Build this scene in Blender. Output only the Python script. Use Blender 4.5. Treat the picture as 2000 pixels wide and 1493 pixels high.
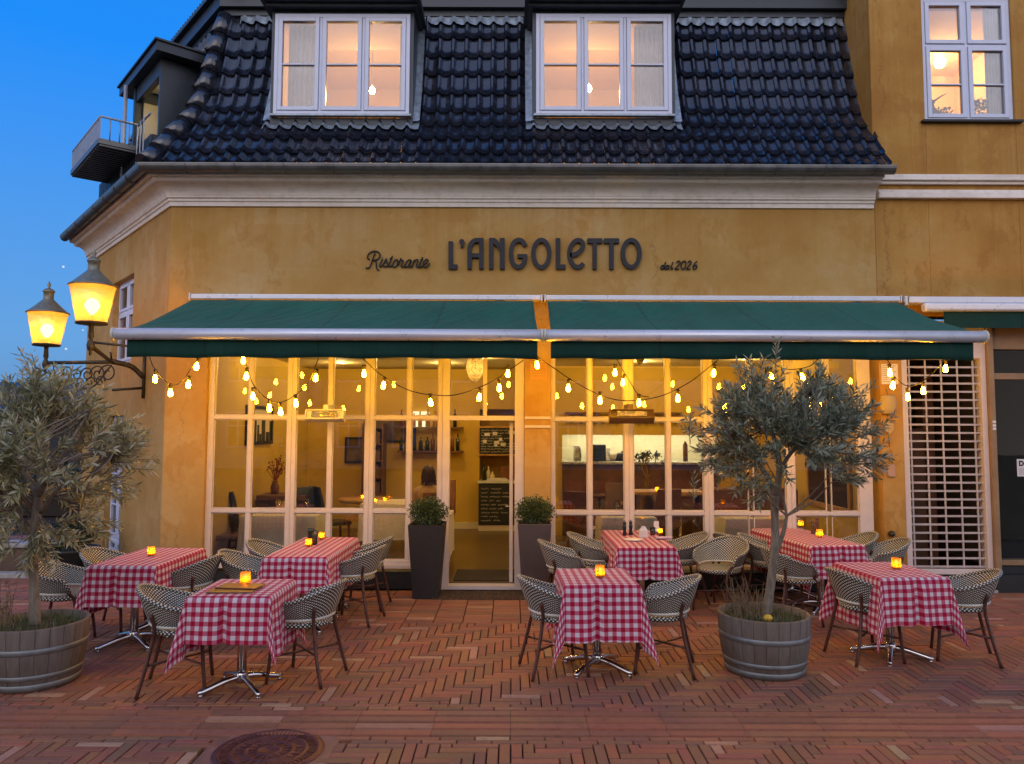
import bpy, math, random
from mathutils import Vector, Matrix
R = math.radians
PI = math.pi
sc = bpy.context.scene
for o in list(bpy.data.objects):
    bpy.data.objects.remove(o)
col = sc.collection

# ------------------------------------------------------------------ camera
F, U0, V0, PITCH, ROLL, EYE = 1500.0, 1000.0, 730.0, R(4.0), R(0.2), 2.0
cam_d = bpy.data.cameras.new('camera')
cam = bpy.data.objects.new('camera', cam_d); col.objects.link(cam)
CM = Matrix.Rotation(R(90) + PITCH, 3, 'X') @ Matrix.Rotation(ROLL, 3, 'Z')
cam.matrix_world = Matrix.Translation((0, 0, EYE)) @ CM.to_4x4()
cam_d.sensor_width = 36; cam_d.lens = 36 * F / 2000
cam_d.shift_y = -(746.5 - V0) / 2000
cam_d.clip_start = 0.05; cam_d.clip_end = 600
sc.camera = cam

# ------------------------------------------------------------------ dusk sky, soft sun, exposure
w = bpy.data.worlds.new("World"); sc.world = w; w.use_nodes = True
nt = w.node_tree; nt.nodes.clear()
def wn(t, **k):
    n = nt.nodes.new(t)
    for a, b in k.items(): setattr(n, a, b)
    return n
def ramp(node, stops):
    cr = node.color_ramp
    while len(cr.elements) > 1: cr.elements.remove(cr.elements[-1])
    cr.elements[0].position = stops[0][0]; cr.elements[0].color = (*stops[0][1], 1)
    for p, c in stops[1:]:
        e = cr.elements.new(p); e.color = (*c, 1)
tc = wn('ShaderNodeTexCoord'); sep = wn('ShaderNodeSeparateXYZ')
nt.links.new(tc.outputs['Generated'], sep.inputs[0])
front = wn('ShaderNodeValToRGB'); ramp(front, [(0.0, (.12, .32, .62)), (.10, (.115, .40, .88)), (.42, (.0, .30, 1.12)), (1, (.04, .2, .65))])
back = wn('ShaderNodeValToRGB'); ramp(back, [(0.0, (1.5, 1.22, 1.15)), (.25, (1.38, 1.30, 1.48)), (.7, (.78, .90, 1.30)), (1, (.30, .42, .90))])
nt.links.new(sep.outputs[2], front.inputs[0]); nt.links.new(sep.outputs[2], back.inputs[0])
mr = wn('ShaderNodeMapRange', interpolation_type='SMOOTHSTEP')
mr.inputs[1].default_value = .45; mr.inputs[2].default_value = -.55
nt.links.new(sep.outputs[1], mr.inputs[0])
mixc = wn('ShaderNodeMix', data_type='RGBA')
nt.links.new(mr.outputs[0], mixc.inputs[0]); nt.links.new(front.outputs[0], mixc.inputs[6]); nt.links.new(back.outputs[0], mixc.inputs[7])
vor = wn('ShaderNodeTexVoronoi'); vor.inputs['Scale'].default_value = 60
nt.links.new(tc.outputs['Generated'], vor.inputs['Vector'])
lt = wn('ShaderNodeMath', operation='LESS_THAN'); lt.inputs[1].default_value = .075
nt.links.new(vor.outputs['Distance'], lt.inputs[0])
vs = wn('ShaderNodeSeparateColor'); nt.links.new(vor.outputs['Color'], vs.inputs[0])
g2 = wn('ShaderNodeMath', operation='GREATER_THAN'); g2.inputs[1].default_value = .72
nt.links.new(vs.outputs[0], g2.inputs[0])
mm = wn('ShaderNodeMath', operation='MULTIPLY'); nt.links.new(lt.outputs[0], mm.inputs[0]); nt.links.new(g2.outputs[0], mm.inputs[1])
star = wn('ShaderNodeMix', data_type='RGBA'); star.inputs[7].default_value = (.75, .9, 1.1, 1)
nt.links.new(mm.outputs[0], star.inputs[0]); nt.links.new(mixc.outputs[2], star.inputs[6])
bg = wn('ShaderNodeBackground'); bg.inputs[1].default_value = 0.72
nt.links.new(star.outputs[2], bg.inputs[0])
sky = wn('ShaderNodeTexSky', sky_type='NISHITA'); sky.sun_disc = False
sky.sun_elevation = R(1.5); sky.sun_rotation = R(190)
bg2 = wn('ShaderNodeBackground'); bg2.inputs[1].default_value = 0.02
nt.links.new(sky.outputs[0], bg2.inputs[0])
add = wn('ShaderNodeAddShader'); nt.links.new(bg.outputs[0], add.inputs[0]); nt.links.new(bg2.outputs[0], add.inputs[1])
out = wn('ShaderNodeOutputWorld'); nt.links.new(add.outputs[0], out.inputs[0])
sl = bpy.data.lights.new('afterglow_sun', 'SUN'); sl.energy = 0.5; sl.angle = R(50); sl.color = (1, .86, .84)
so = bpy.data.objects.new('afterglow_sun', sl); col.objects.link(so)
so.rotation_euler = (R(62), 0, R(-10))
sc.view_settings.view_transform = 'Standard'; sc.view_settings.look = 'None'
sc.view_settings.exposure = 0.22; sc.view_settings.gamma = 1.0
cy = sc.cycles
cy.use_denoising = True
cy.max_bounces = 7; cy.diffuse_bounces = 3; cy.glossy_bounces = 4; cy.transmission_bounces = 4; cy.transparent_max_bounces = 24
cy.sample_clamp_indirect = 4; cy.caustics_reflective = False; cy.caustics_refractive = False
cy.use_adaptive_sampling = True; cy.adaptive_threshold = 0.01

# ------------------------------------------------------------------ pixel -> place
def ray(u, v):
    return CM @ Vector(((u - U0) / F, (V0 - v) / F, -1))
def at(u, v, Y):
    d = ray(u, v); return Vector((0, 0, EYE)) + d * (Y / d.y)
def atz(u, v, z):
    d = ray(u, v); return Vector((0, 0, EYE)) + d * ((z - EYE) / d.z)
FY = 9.6
def fx(u, v): return at(u, v, FY).x
def fz(u, v): return at(u, v, FY).z

# ------------------------------------------------------------------ mesh helpers
class MB:
    def __init__(s): s.v = []; s.f = []; s.uv = []; s.m = []; s.sm = []; s.c = []
    def face(s, idx, uv=None, smooth=False, m=0, c=None):
        s.f.append(idx); s.uv.append(uv); s.sm.append(smooth); s.m.append(m); s.c.append(c)
    def poly(s, pts, uv=None, smooth=False, m=0, c=None):
        b = len(s.v); s.v += [tuple(p) for p in pts]; s.face(list(range(b, b + len(pts))), uv, smooth, m, c); return s
    def box(s, x0, x1, y0, y1, z0, z1, mat=None, m=0, c=None):
        if x1 < x0: x0, x1 = x1, x0
        if y1 < y0: y0, y1 = y1, y0
        if z1 < z0: z0, z1 = z1, z0
        P = [Vector((x, y, z)) for z in (z0, z1) for y in (y0, y1) for x in (x0, x1)]
        if mat is not None: P = [mat @ p for p in P]
        b = len(s.v); s.v += [tuple(p) for p in P]
        for q in ((0, 2, 3, 1), (4, 5, 7, 6), (0, 1, 5, 4), (2, 6, 7, 3), (0, 4, 6, 2), (1, 3, 7, 5)):
            s.face([b + i for i in q], m=m, c=c)
        return s
    def tube(s, pts, r, n=8, cap=True, m=0, uvw=None, c=None, closed=False):
        pts = [Vector(p) for p in pts]; N = len(pts)
        rr = r if isinstance(r, (list, tuple)) else [r] * N
        b = len(s.v); t0 = None; up = None; L = 0.0; Ls = []
        for i, p in enumerate(pts):
            if closed: t = pts[(i + 1) % N] - pts[i - 1]
            else: t = pts[min(i + 1, N - 1)] - pts[max(i - 1, 0)]
            if t.length < 1e-9: t = Vector((0, 0, 1))
            t.normalize()
            if up is None:
                up = Vector((0, 0, 1)) if abs(t.z) < .9 else Vector((1, 0, 0))
            up = (up - t * up.dot(t))
            if up.length < 1e-6: up = t.orthogonal()
            up.normalize(); sd = t.cross(up)
            if i: L += (pts[i] - pts[i - 1]).length
            Ls.append(L)
            for k in range(n):
                a = 2 * PI * k / n
                s.v.append(tuple(p + (up * math.cos(a) + sd * math.sin(a)) * rr[i]))
        for i in range(N if closed else N - 1):
            j = (i + 1) % N
            for k in range(n):
                k2 = (k + 1) % n
                uv = None
                if uvw:
                    l2 = Ls[j] if j else L + (pts[0] - pts[-1]).length
                    uv = [(Ls[i], uvw * k / n), (Ls[i], uvw * (k + 1) / n), (l2, uvw * (k + 1) / n), (l2, uvw * k / n)]
                s.face([b + i * n + k, b + i * n + k2, b + j * n + k2, b + j * n + k], uv, True, m, c)
        if cap and not closed:
            s.face([b + k for k in range(n)][::-1], m=m, c=c); s.face([b + (N - 1) * n + k for k in range(n)], m=m, c=c)
        return s
    def lathe(s, prof, n=20, o=(0, 0, 0), mat=None, m=0, smooth=True, sx=1, sy=1):
        b = len(s.v)
        for (r, z) in prof:
            for k in range(n):
                a = 2 * PI * k / n
                p = Vector((o[0] + r * sx * math.cos(a), o[1] + r * sy * math.sin(a), o[2] + z))
                s.v.append(tuple(mat @ p if mat is not None else p))
        for i in range(len(prof) - 1):
            for k in range(n):
                k2 = (k + 1) % n
                uv = [(k / n, i), ((k + 1) / n, i), ((k + 1) / n, i + 1), (k / n, i + 1)]
                s.face([b + i * n + k, b + i * n + k2, b + (i + 1) * n + k2, b + (i + 1) * n + k], uv, smooth, m)
        if prof[0][0] > 1e-4: s.face([b + k for k in range(n)][::-1], m=m)
        if prof[-1][0] > 1e-4: s.face([b + (len(prof) - 1) * n + k for k in range(n)], m=m)
        return s
    def grid(s, fn, nu, nv, uvfn=None, smooth=True, m=0, flip=False):
        b = len(s.v)
        for j in range(nv + 1):
            for i in range(nu + 1): s.v.append(tuple(fn(i / nu, j / nv)))
        for j in range(nv):
            for i in range(nu):
                q = [(i, j), (i + 1, j), (i + 1, j + 1), (i, j + 1)]
                if flip: q.reverse()
                s.face([b + jj * (nu + 1) + ii for ii, jj in q], [uvfn(ii / nu, jj / nv) for ii, jj in q] if uvfn else None, smooth, m)
        return s
    def extrude(s, poly, fmap, d0, d1, m=0):
        """poly: 2-D outline; fmap(a,b,d)->3-D"""
        n = len(poly); b = len(s.v)
        s.v += [tuple(fmap(a, c, d0)) for a, c in poly] + [tuple(fmap(a, c, d1)) for a, c in poly]
        s.face(list(range(b, b + n)), m=m); s.face([b + n + i for i in range(n)][::-1], m=m)
        for i in range(n):
            j = (i + 1) % n; s.face([b + i, b + n + i, b + n + j, b + j], m=m)
        return s
    def ribbon(s, pts, wd, fmap, d0, d1, closed=False):
        """flat stroke of width wd along a 2-D line, given thickness"""
        P = [Vector(p) for p in pts]; N = len(P); Lf = []; Rt = []
        for i in range(N):
            t = (P[(i + 1) % N] - P[i - 1]) if closed else (P[min(i + 1, N - 1)] - P[max(i - 1, 0)])
            t.normalize(); nn = Vector((-t.y, t.x)) * wd / 2
            Lf.append(P[i] + nn); Rt.append(P[i] - nn)
        for i in range(N if closed else N - 1):
            j = (i + 1) % N
            a, b_, c, d = Lf[i], Lf[j], Rt[j], Rt[i]
            f0 = [fmap(p.x, p.y, d0) for p in (a, b_, c, d)]; f1 = [fmap(p.x, p.y, d1) for p in (a, b_, c, d)]
            s.poly(f1); s.poly(f0[::-1]); s.poly([f0[0], f0[1], f1[1], f1[0]]); s.poly([f0[3], f1[3], f1[2], f0[2]])
            if not closed and i == 0: s.poly([f0[0], f1[0], f1[3], f0[3]])
            if not closed and i == N - 2: s.poly([f0[1], f0[2], f1[2], f1[1]])
        return s
    def build(s, name, mat, parent=None, bevel=0, seg=2, loc=None, rotz=0, subsurf=0):
        me = bpy.data.meshes.new(name)
        me.from_pydata(s.v, [], s.f)
        mats = mat if isinstance(mat, (list, tuple)) else [mat]
        for q in mats: me.materials.append(q)
        if any(s.uv):
            uvl = me.uv_layers.new(name='UVMap'); flat = []
            for f, u in zip(s.f, s.uv):
                for k in range(len(f)): flat += list(u[k]) if u else [0, 0]
            uvl.data.foreach_set('uv', flat)
        if any(c is not None for c in s.c):
            at_ = me.attributes.new('tint', 'FLOAT_COLOR', 'FACE')
            flat = []
            for c in s.c: flat += list(c if c else (.5, .5, .5)) + [1]
            at_.data.foreach_set('color', flat)
        me.polygons.foreach_set('use_smooth', s.sm); me.polygons.foreach_set('material_index', s.m)
        me.update()
        o = bpy.data.objects.new(name, me); col.objects.link(o)
        if parent: o.parent = parent
        if loc: o.location = loc
        o.rotation_euler.z = rotz
        if bevel:
            b = o.modifiers.new('bevel', 'BEVEL'); b.width = bevel; b.segments = seg; b.limit_method = 'ANGLE'; b.angle_limit = R(40)
        if subsurf:
            b = o.modifiers.new('subsurf', 'SUBSURF'); b.levels = subsurf; b.render_levels = subsurf
        return o

def tag(o, label=None, cat=None, group=None, kind=None):
    if label: o['label'] = label
    if cat: o['category'] = cat
    if group: o['group'] = group
    if kind: o['kind'] = kind
    return o
def thing(name, label, cat, loc=(0, 0, 0), rotz=0, group=None):
    o = bpy.data.objects.new(name, None); col.objects.link(o); o.empty_display_size = .1
    o.location = loc; o.rotation_euler = (0, 0, rotz)
    return tag(o, label, cat, group)
kids = {}
def copy_tree(o, parent=None):
    c = o.copy(); col.objects.link(c)
    if parent: c.parent = parent
    for ch in list(o.children): copy_tree(ch, c)
    return c
def spline(pts, n=6, closed=False):
    P = [Vector(p) for p in pts]; N = len(P); o = []
    for i in range(N if closed else N - 1):
        a = P[i - 1] if (i or closed) else P[0] * 2 - P[1]; b = P[i]; c = P[(i + 1) % N]
        d = P[(i + 2) % N] if (i + 2 < N or closed) else c * 2 - b
        for k in range(n):
            t = k / n
            o.append(.5 * ((2 * b) + (c - a) * t + (2 * a - 5 * b + 4 * c - d) * t * t + (3 * b - a - 3 * c + d) * t ** 3))
    if not closed: o.append(P[-1])
    return o

# ------------------------------------------------------------------ materials
def newmat(name):
    m = bpy.data.materials.new(name); m.use_nodes = True; m.node_tree.nodes.clear(); return m, m.node_tree
class NB:
    def __init__(s, name):
        s.m, s.t = newmat(name)
    def n(s, t, ins=None, **k):
        n = s.t.nodes.new(t)
        for a, b in k.items(): setattr(n, a, b)
        for a, b in (ins or {}).items():
            if hasattr(b, 'is_output') or isinstance(b, bpy.types.NodeSocket): s.t.links.new(b, n.inputs[a])
            else: n.inputs[a].default_value = b
        return n
    def math(s, op, a, b=0.0, c=None):
        ins = {0: a, 1: b}
        if c is not None: ins[2] = c
        return s.n('ShaderNodeMath', ins, operation=op).outputs[0]
    def mix(s, f, a, b, blend='MIX'):
        def cc(x): return (*x, 1) if isinstance(x, tuple) and len(x) == 3 else x
        return s.n('ShaderNodeMix', {0: f, 6: cc(a), 7: cc(b)}, data_type='RGBA', blend_type=blend).outputs[2]
    def ramp(s, f, stops):
        n = s.n('ShaderNodeValToRGB', {0: f}); ramp(n, stops); return n.outputs[0]
    def noise(s, scale, vec=None, detail=4, rough=.6, dist=0):
        ins = {'Scale': scale, 'Detail': detail, 'Roughness': rough, 'Distortion': dist}
        if vec is not None: ins['Vector'] = vec
        return s.n('ShaderNodeTexNoise', ins).outputs[0]
    def obj(s): return s.n('ShaderNodeTexCoord').outputs['Object']
    def geo(s): return s.n('ShaderNodeNewGeometry').outputs['Position']
    def mapping(s, vec, scale): return s.n('ShaderNodeMapping', {'Vector': vec, 'Scale': scale}).outputs[0]
    def bump(s, h, strength=.3, dist=.01):
        return s.n('ShaderNodeBump', {'Height': h, 'Strength': strength, 'Distance': dist}).outputs[0]
    def finish(s, shader):
        o = s.n('ShaderNodeOutputMaterial'); s.t.links.new(shader, o.inputs[0]); return s.m
    def pbr(s, color, rough=.6, metal=0, normal=None, spec=.5, coat=0, sheen=0, sss=0, em=None, ems=0):
        def cc(x): return (*x, 1) if isinstance(x, tuple) and len(x) == 3 else x
        ins = {'Base Color': cc(color), 'Roughness': rough, 'Metallic': metal, 'Specular IOR Level': spec, 'Coat Weight': coat, 'Sheen Weight': sheen}
        if normal is not None: ins['Normal'] = normal
        if em: ins['Emission Color'] = cc(em); ins['Emission Strength'] = ems
        n = s.n('ShaderNodeBsdfPrincipled', ins); return s.finish(n.outputs[0])

def simple(name, color, rough=.6, metal=0, var=.12, scale=8, bump=.12, bscale=60, bdist=.004, spec=.5, coat=0, sheen=0):
    b = NB(name); ob = b.obj()
    n1 = b.noise(scale, ob, 5)
    lo = tuple(max(0, c * (1 - var)) for c in color); hi = tuple(min(1, c * (1 + var)) for c in color)
    c = b.ramp(n1, [(.3, lo), (.7, hi)])
    nb = b.noise(bscale, ob, 3)
    rr = b.n('ShaderNodeMapRange', {0: n1, 1: .3, 2: .7, 3: max(.03, rough - .07), 4: min(1, rough + .07)}).outputs[0]
    return b.pbr(c, rr, metal, b.bump(nb, bump, bdist), spec, coat, sheen)

def emit(name, color, strength):
    b = NB(name); e = b.n('ShaderNodeEmission', {0: (*color, 1), 1: strength}); return b.finish(e.outputs[0])

def plaster(name, base, lite, dark, stain):
    b = NB(name); p = b.geo()
    n1 = b.noise(.9, p, 6, .6, .1); n2 = b.noise(2.4, b.mapping(p, (1, 1, .7)), 6, .7, .15)
    n3 = b.noise(14, p, 5, .7); n4 = b.noise(1.9, b.mapping(p, (1.6, 1, .4)), 6, .7, .1)
    c = b.ramp(n1, [(.32, dark), (.5, base), (.68, lite)])
    c = b.mix(b.ramp(n2, [(.54, (0, 0, 0)), (.585, (.5, .5, .5)), (.72, (.3, .3, .3))]), c, stain)
    c = b.mix(b.ramp(n4, [(.58, (0, 0, 0)), (.66, (.5, .5, .5))]), c, lite)
    # patched repair squares
    vo = b.n('ShaderNodeTexVoronoi', {'Vector': b.mapping(p, (.9, .9, 1.5)), 'Scale': 1.6}, distance='CHEBYCHEV')
    sc_ = b.n('ShaderNodeSeparateColor', {0: vo.outputs['Color']}).outputs[0]
    pm = b.ramp(sc_, [(.7, (0, 0, 0)), (.74, (.3, .3, .3))])
    c = b.mix(pm, c, dark)
    c = b.mix(b.ramp(n3, [(.35, (.22, .22, .22)), (.6, (0, 0, 0))]), c, dark)
    sx = b.n('ShaderNodeSeparateXYZ', {0: p})
    stk = b.ramp(b.noise(1.0, b.mapping(p, (9, 9, .35)), 5, .7), [(.47, (0, 0, 0)), (.66, (.6, .6, .6))])
    zm = b.n('ShaderNodeMapRange', {0: sx.outputs[2], 1: 3.7, 2: 4.8, 3: .1, 4: .8}).outputs[0]
    c = b.mix(b.math('MULTIPLY', b.n('ShaderNodeSeparateColor', {0: stk}).outputs[0], zm), c, stain)
    wob = b.math('MULTIPLY', b.math('SUBTRACT', b.noise(2.6, p, 8, .75), .5), .55)
    cr = b.math('ABSOLUTE', b.math('SUBTRACT', b.math('FRACT', b.math('DIVIDE', b.math('ADD', b.math('ADD', sx.outputs[0], 23.28), wob), 2.95)), .5))
    crk = b.n('ShaderNodeMapRange', {0: cr, 1: .0012, 2: .0034, 3: .42, 4: 0}).outputs[0]
    crk = b.math('MULTIPLY', crk, b.n('ShaderNodeMapRange', {0: b.noise(.7, p, 3), 1: .44, 2: .56}).outputs[0])
    c = b.mix(crk, c, (.10, .055, .02))
    spl = b.math('MULTIPLY', b.n('ShaderNodeMapRange', {0: sx.outputs[2], 1: .0, 2: .75, 3: .75, 4: 0}).outputs[0], b.n('ShaderNodeMapRange', {0: n3, 1: .3, 2: .6}).outputs[0])
    c = b.mix(spl, c, (.10, .065, .035))
    nb = b.math('ADD', b.math('MULTIPLY', n3, .5), b.math('MULTIPLY', b.noise(3.2, p, 6, .65, .3), .6))
    nb = b.math('ADD', nb, b.math('MULTIPLY', b.noise(90, p, 2), .25))
    return b.pbr(c, .86, 0, b.bump(nb, .35, .02), .3)

M = {}
M['ochre'] = plaster('ochre_plaster', (.46, .285, .088), (.51, .36, .16), (.40, .22, .052), (.38, .195, .038))
M['ochre2'] = plaster('ochre_plaster_neighbour', (.44, .245, .060), (.47, .30, .10), (.36, .18, .036), (.31, .14, .03))
def stone():
    b = NB('painted_cornice'); p = b.geo()
    n1 = b.noise(1.3, b.mapping(p, (.6, 1, 4)), 6, .65, .5); n2 = b.noise(9, p, 5)
    c = b.ramp(n1, [(.3, (.66, .60, .52)), (.5, (.80, .75, .67)), (.7, (.84, .80, .73))])
    c = b.mix(b.ramp(n2, [(.3, (.35, .35, .35)), (.5, (0, 0, 0))]), c, (.42, .38, .32))
    return b.pbr(c, .75, 0, b.bump(n2, .2, .01), .3)
M['cornice'] = stone()
M['white_frame'] = simple('white_painted_frame', (.62, .545, .52), .42, var=.05, bump=.04)
M['blue_white_frame'] = simple('white_gloss_window_paint', (.58, .64, .78), .35, var=.04, bump=.03)
M['dark_wood'] = simple('dark_plinth', (.012, .015, .016), .5)
M['lead'] = simple('lead_flashing', (.27, .33, .385), .38, .4, var=.35, scale=14, bump=.3, bscale=25)
M['zinc'] = simple('zinc_gutter', (.16, .165, .16), .42, .75, var=.25, scale=6)
M['zinc_dark'] = simple('dark_zinc_cladding', (.035, .045, .055), .4, .3, var=.2)
M['black_metal'] = simple('black_metal', (.02, .022, .025), .45, .4)
M['alu'] = simple('white_aluminium', (.66, .68, .73), .32, .35, var=.05, bump=.02)
M['iron'] = simple('wrought_iron', (.055, .048, .035), .5, .5, var=.4, scale=30)
M['lantern_cap'] = simple('verdigris_lantern_cap', (.20, .20, .15), .42, .4, var=.3, scale=20)
def roof_mat():
    b = NB('glazed_roof_tile'); p = b.geo()
    a = b.n('ShaderNodeAttribute', attribute_name='tint').outputs[0]
    n = b.noise(11, p, 5); c = b.mix(.6, a, b.ramp(n, [(.3, (.005, .008, .016)), (.7, (.020, .026, .042))]))
    r = b.n('ShaderNodeMapRange', {0: n, 1: .3, 2: .7, 3: .10, 4: .34}).outputs[0]
    return b.pbr(c, r, 0, b.bump(b.noise(45, p, 3), .08, .004), .8, .35)
M['tile'] = roof_mat()
def fabric(name, c1, c2):
    b = NB(name); p = b.geo(); sx = b.n('ShaderNodeSeparateXYZ', {0: p})
    n = b.noise(2.2, b.mapping(p, (1, .35, .35)), 5, .65); c = b.ramp(n, [(.35, c1), (.65, c2)])
    fr = b.math('ABSOLUTE', b.math('SUBTRACT', b.math('FRACT', b.math('DIVIDE', b.math('ADD', sx.outputs[0], 20.3), 1.18)), .5))
    seam = b.n('ShaderNodeMapRange', {0: fr, 1: .010, 2: .014, 3: .6, 4: 0}).outputs[0]
    c = b.mix(seam, c, tuple(q * .45 for q in c1))
    dirt = b.ramp(b.noise(7, b.mapping(p, (1.5, .3, .3)), 6, .7), [(.52, (0, 0, 0)), (.75, (.28, .28, .28))])
    c = b.mix(dirt, c, (.05, .07, .055))
    wr = b.noise(3.0, b.mapping(b.n('ShaderNodeMapping', {'Vector': p, 'Rotation': (0, 0, .5)}).outputs[0], (2.2, .5, .5)), 3, .5)
    h = b.math('ADD', b.math('MULTIPLY', wr, 1.0), b.math('MULTIPLY', b.noise(260, p, 1), .03))
    bs = b.n('ShaderNodeBsdfPrincipled', {'Base Color': c, 'Roughness': .8, 'Specular IOR Level': .25, 'Normal': b.bump(h, .75, .07), 'Sheen Weight': .1})
    tr = b.n('ShaderNodeBsdfTranslucent', {0: (.012, .12, .05, 1)})
    mx = b.n('ShaderNodeMixShader', {0: .3}); b.t.links.new(bs.outputs[0], mx.inputs[1]); b.t.links.new(tr.outputs[0], mx.inputs[2])
    return b.finish(mx.outputs[0])
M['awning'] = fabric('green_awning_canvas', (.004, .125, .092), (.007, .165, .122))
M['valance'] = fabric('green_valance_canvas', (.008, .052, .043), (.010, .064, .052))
def glass(name, tint=(.97, .98, .96), refl=1.0):
    b = NB(name)
    fr = b.n('ShaderNodeFresnel', {0: 1.5}).outputs[0]
    f2 = b.math('MULTIPLY', fr, refl)
    t = b.n('ShaderNodeBsdfTransparent', {0: (*tint, 1)}); g = b.n('ShaderNodeBsdfGlossy', {0: (1, 1, 1, 1), 1: .01})
    mx = b.n('ShaderNodeMixShader', {0: f2}); b.t.links.new(t.outputs[0], mx.inputs[1]); b.t.links.new(g.outputs[0], mx.inputs[2])
    return b.finish(mx.outputs[0])
M['glass'] = glass('window_glass', refl=1.7)
M['dark_glass'] = glass('shop_glass', (.8, .85, .85), .22)
def frosted(name, color, trans):
    b = NB(name)
    t = b.n('ShaderNodeBsdfTransparent', {0: (*color, 1)}); d = b.n('ShaderNodeBsdfTranslucent', {0: (*color, 1)})
    g = b.n('ShaderNodeBsdfGlossy', {0: (1, 1, 1, 1), 1: .15})
    mx = b.n('ShaderNodeMixShader', {0: trans}); b.t.links.new(d.outputs[0], mx.inputs[1]); b.t.links.new(t.outputs[0], mx.inputs[2])
    m2 = b.n('ShaderNodeMixShader', {0: .06}); b.t.links.new(mx.outputs[0], m2.inputs[1]); b.t.links.new(g.outputs[0], m2.inputs[2])
    return b.finish(m2.outputs[0])
M['lantern_glass'] = frosted('amber_lantern_glass', (.92, .76, .52), .76)
M['votive'] = frosted('amber_votive_glass', (.95, .66, .27), .5)
M['bulb'] = emit('lit_bulb', (1, .45, .0115), 230)
M['lantern_bulb'] = emit('lit_lantern_bulb', (1, .48, .085), 55)
M['flame'] = emit('candle_flame', (1, .47, .012), 120)
M['room_bulb'] = emit('lit_room_bulb', (1, .62, .28), 60)
M['cable'] = simple('black_cable', (.018, .012, .01), .6)
M['socket'] = simple('black_bulb_socket', (.025, .015, .01), .5)
def brick_mat():
    b = NB('clay_pavers'); p = b.geo()
    a = b.n('ShaderNodeAttribute', attribute_name='tint').outputs[0]
    n = b.noise(16, p, 6, .7); n2 = b.noise(.8, p, 4, .6, .5); n3 = b.noise(120, p, 3)
    c = b.mix(b.ramp(n, [(.3, (.5, .5, .5)), (.5, (0, 0, 0))]), a, (.09, .045, .035))
    gr = b.ramp(b.noise(55, p, 5, .75), [(.58, (0, 0, 0)), (.74, (.45, .45, .45))]); c = b.mix(gr, c, (.30, .20, .15))
    c = b.mix(b.ramp(n2, [(.5, (0, 0, 0)), (.72, (.5, .5, .5))]), c, (.12, .065, .055))
    r = b.n('ShaderNodeMapRange', {0: n, 1: .3, 2: .7, 3: .52, 4: .78}).outputs[0]
    return b.pbr(c, r, 0, b.bump(b.math('ADD', n, b.math('MULTIPLY', n3, .5)), .25, .006), .45)
M['brick'] = brick_mat()
M['mortar'] = simple('sand_joint', (.018, .012, .010), .95, var=.3, scale=30)
M['asphalt'] = simple('street_asphalt', (.06, .05, .05), .85, var=.3, scale=10)
M['slab'] = simple('ribbed_clay_slab', (.23, .105, .07), .6, var=.28, scale=7)
M['ironcast'] = simple('cast_iron_cover', (.13, .045, .035), .5, .35, var=.4, scale=18, bump=.3)
def gingham():
    b = NB('gingham_cloth'); uv = b.n('ShaderNodeUVMap').outputs[0]
    s = b.n('ShaderNodeSeparateXYZ', {0: uv})
    P = .066
    fa = b.math('FRACT', b.math('DIVIDE', s.outputs[0], P)); fb = b.math('FRACT', b.math('DIVIDE', s.outputs[1], P))
    def soft(f): return b.n('ShaderNodeMapRange', {0: b.math('ABSOLUTE', b.math('SUBTRACT', f, .5)), 1: .235, 2: .265, 3: 1, 4: 0}).outputs[0]
    a, c = soft(fa), soft(fb)
    t = b.math('MULTIPLY', b.math('ADD', a, c), .5)
    colr = b.ramp(t, [(0, (.80, .71, .72)), (.5, (.60, .14, .21)), (1, (.42, .008, .042))])
    th = b.n('ShaderNodeTexNoise', {'Vector': b.mapping(uv, (700, 700, 1)), 'Scale': 1.0, 'Detail': 1.0}).outputs[0]
    colr = b.mix(.12, colr, b.ramp(th, [(.3, (.2, .2, .2)), (.7, (1, 1, 1))]), 'MULTIPLY')
    bs = b.n('ShaderNodeBsdfPrincipled', {'Base Color': colr, 'Roughness': .9, 'Specular IOR Level': .15, 'Sheen Weight': .15, 'Normal': b.bump(b.math('ADD', b.math('ADD', b.noise(18, b.obj(), 3), b.math('MULTIPLY', b.noise(5, b.obj(), 3), 2.0)), b.math('MULTIPLY', b.n('ShaderNodeMapRange', {0: b.math('ABSOLUTE', b.math('SUBTRACT', b.math('FRACT', b.math('DIVIDE', b.math('ADD', s.outputs[0], 5.13), .36)), .5)), 1: 0.0, 2: .02, 3: 1.2, 4: 0}).outputs[0], 1.0)), .35, .012)})
    tr = b.n('ShaderNodeBsdfTranslucent', {0: colr})
    mx = b.n('ShaderNodeMixShader', {0: .18}); b.t.links.new(bs.outputs[0], mx.inputs[1]); b.t.links.new(tr.outputs[0], mx.inputs[2])
    return b.finish(mx.outputs[0])
M['gingham'] = gingham()
def wicker(name, P, lightc, darkc, thr):
    b = NB(name); uv = b.n('ShaderNodeUVMap').outputs[0]; s = b.n('ShaderNodeSeparateXYZ', {0: uv})
    x = b.math('DIVIDE', s.outputs[0], P); y = b.math('DIVIDE', s.outputs[1], P)
    p = b.math('MULTIPLY', b.math('ADD', x, y), PI * .7071); q = b.math('MULTIPLY', b.math('SUBTRACT', x, y), PI * .7071)
    h = b.math('MULTIPLY', b.math('ABSOLUTE', b.math('SINE', p)), b.math('ABSOLUTE', b.math('SINE', q)))
    mk = b.n('ShaderNodeMapRange', {0: h, 1: thr - .08, 2: thr + .08}).outputs[0]
    c = b.mix(mk, darkc, lightc)
    return b.pbr(c, .45, 0, b.bump(h, .5, .004), .5)
M['wicker'] = wicker('woven_black_white_rattan', .0235, (.76, .75, .62), (.006, .010, .008), .60)
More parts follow.
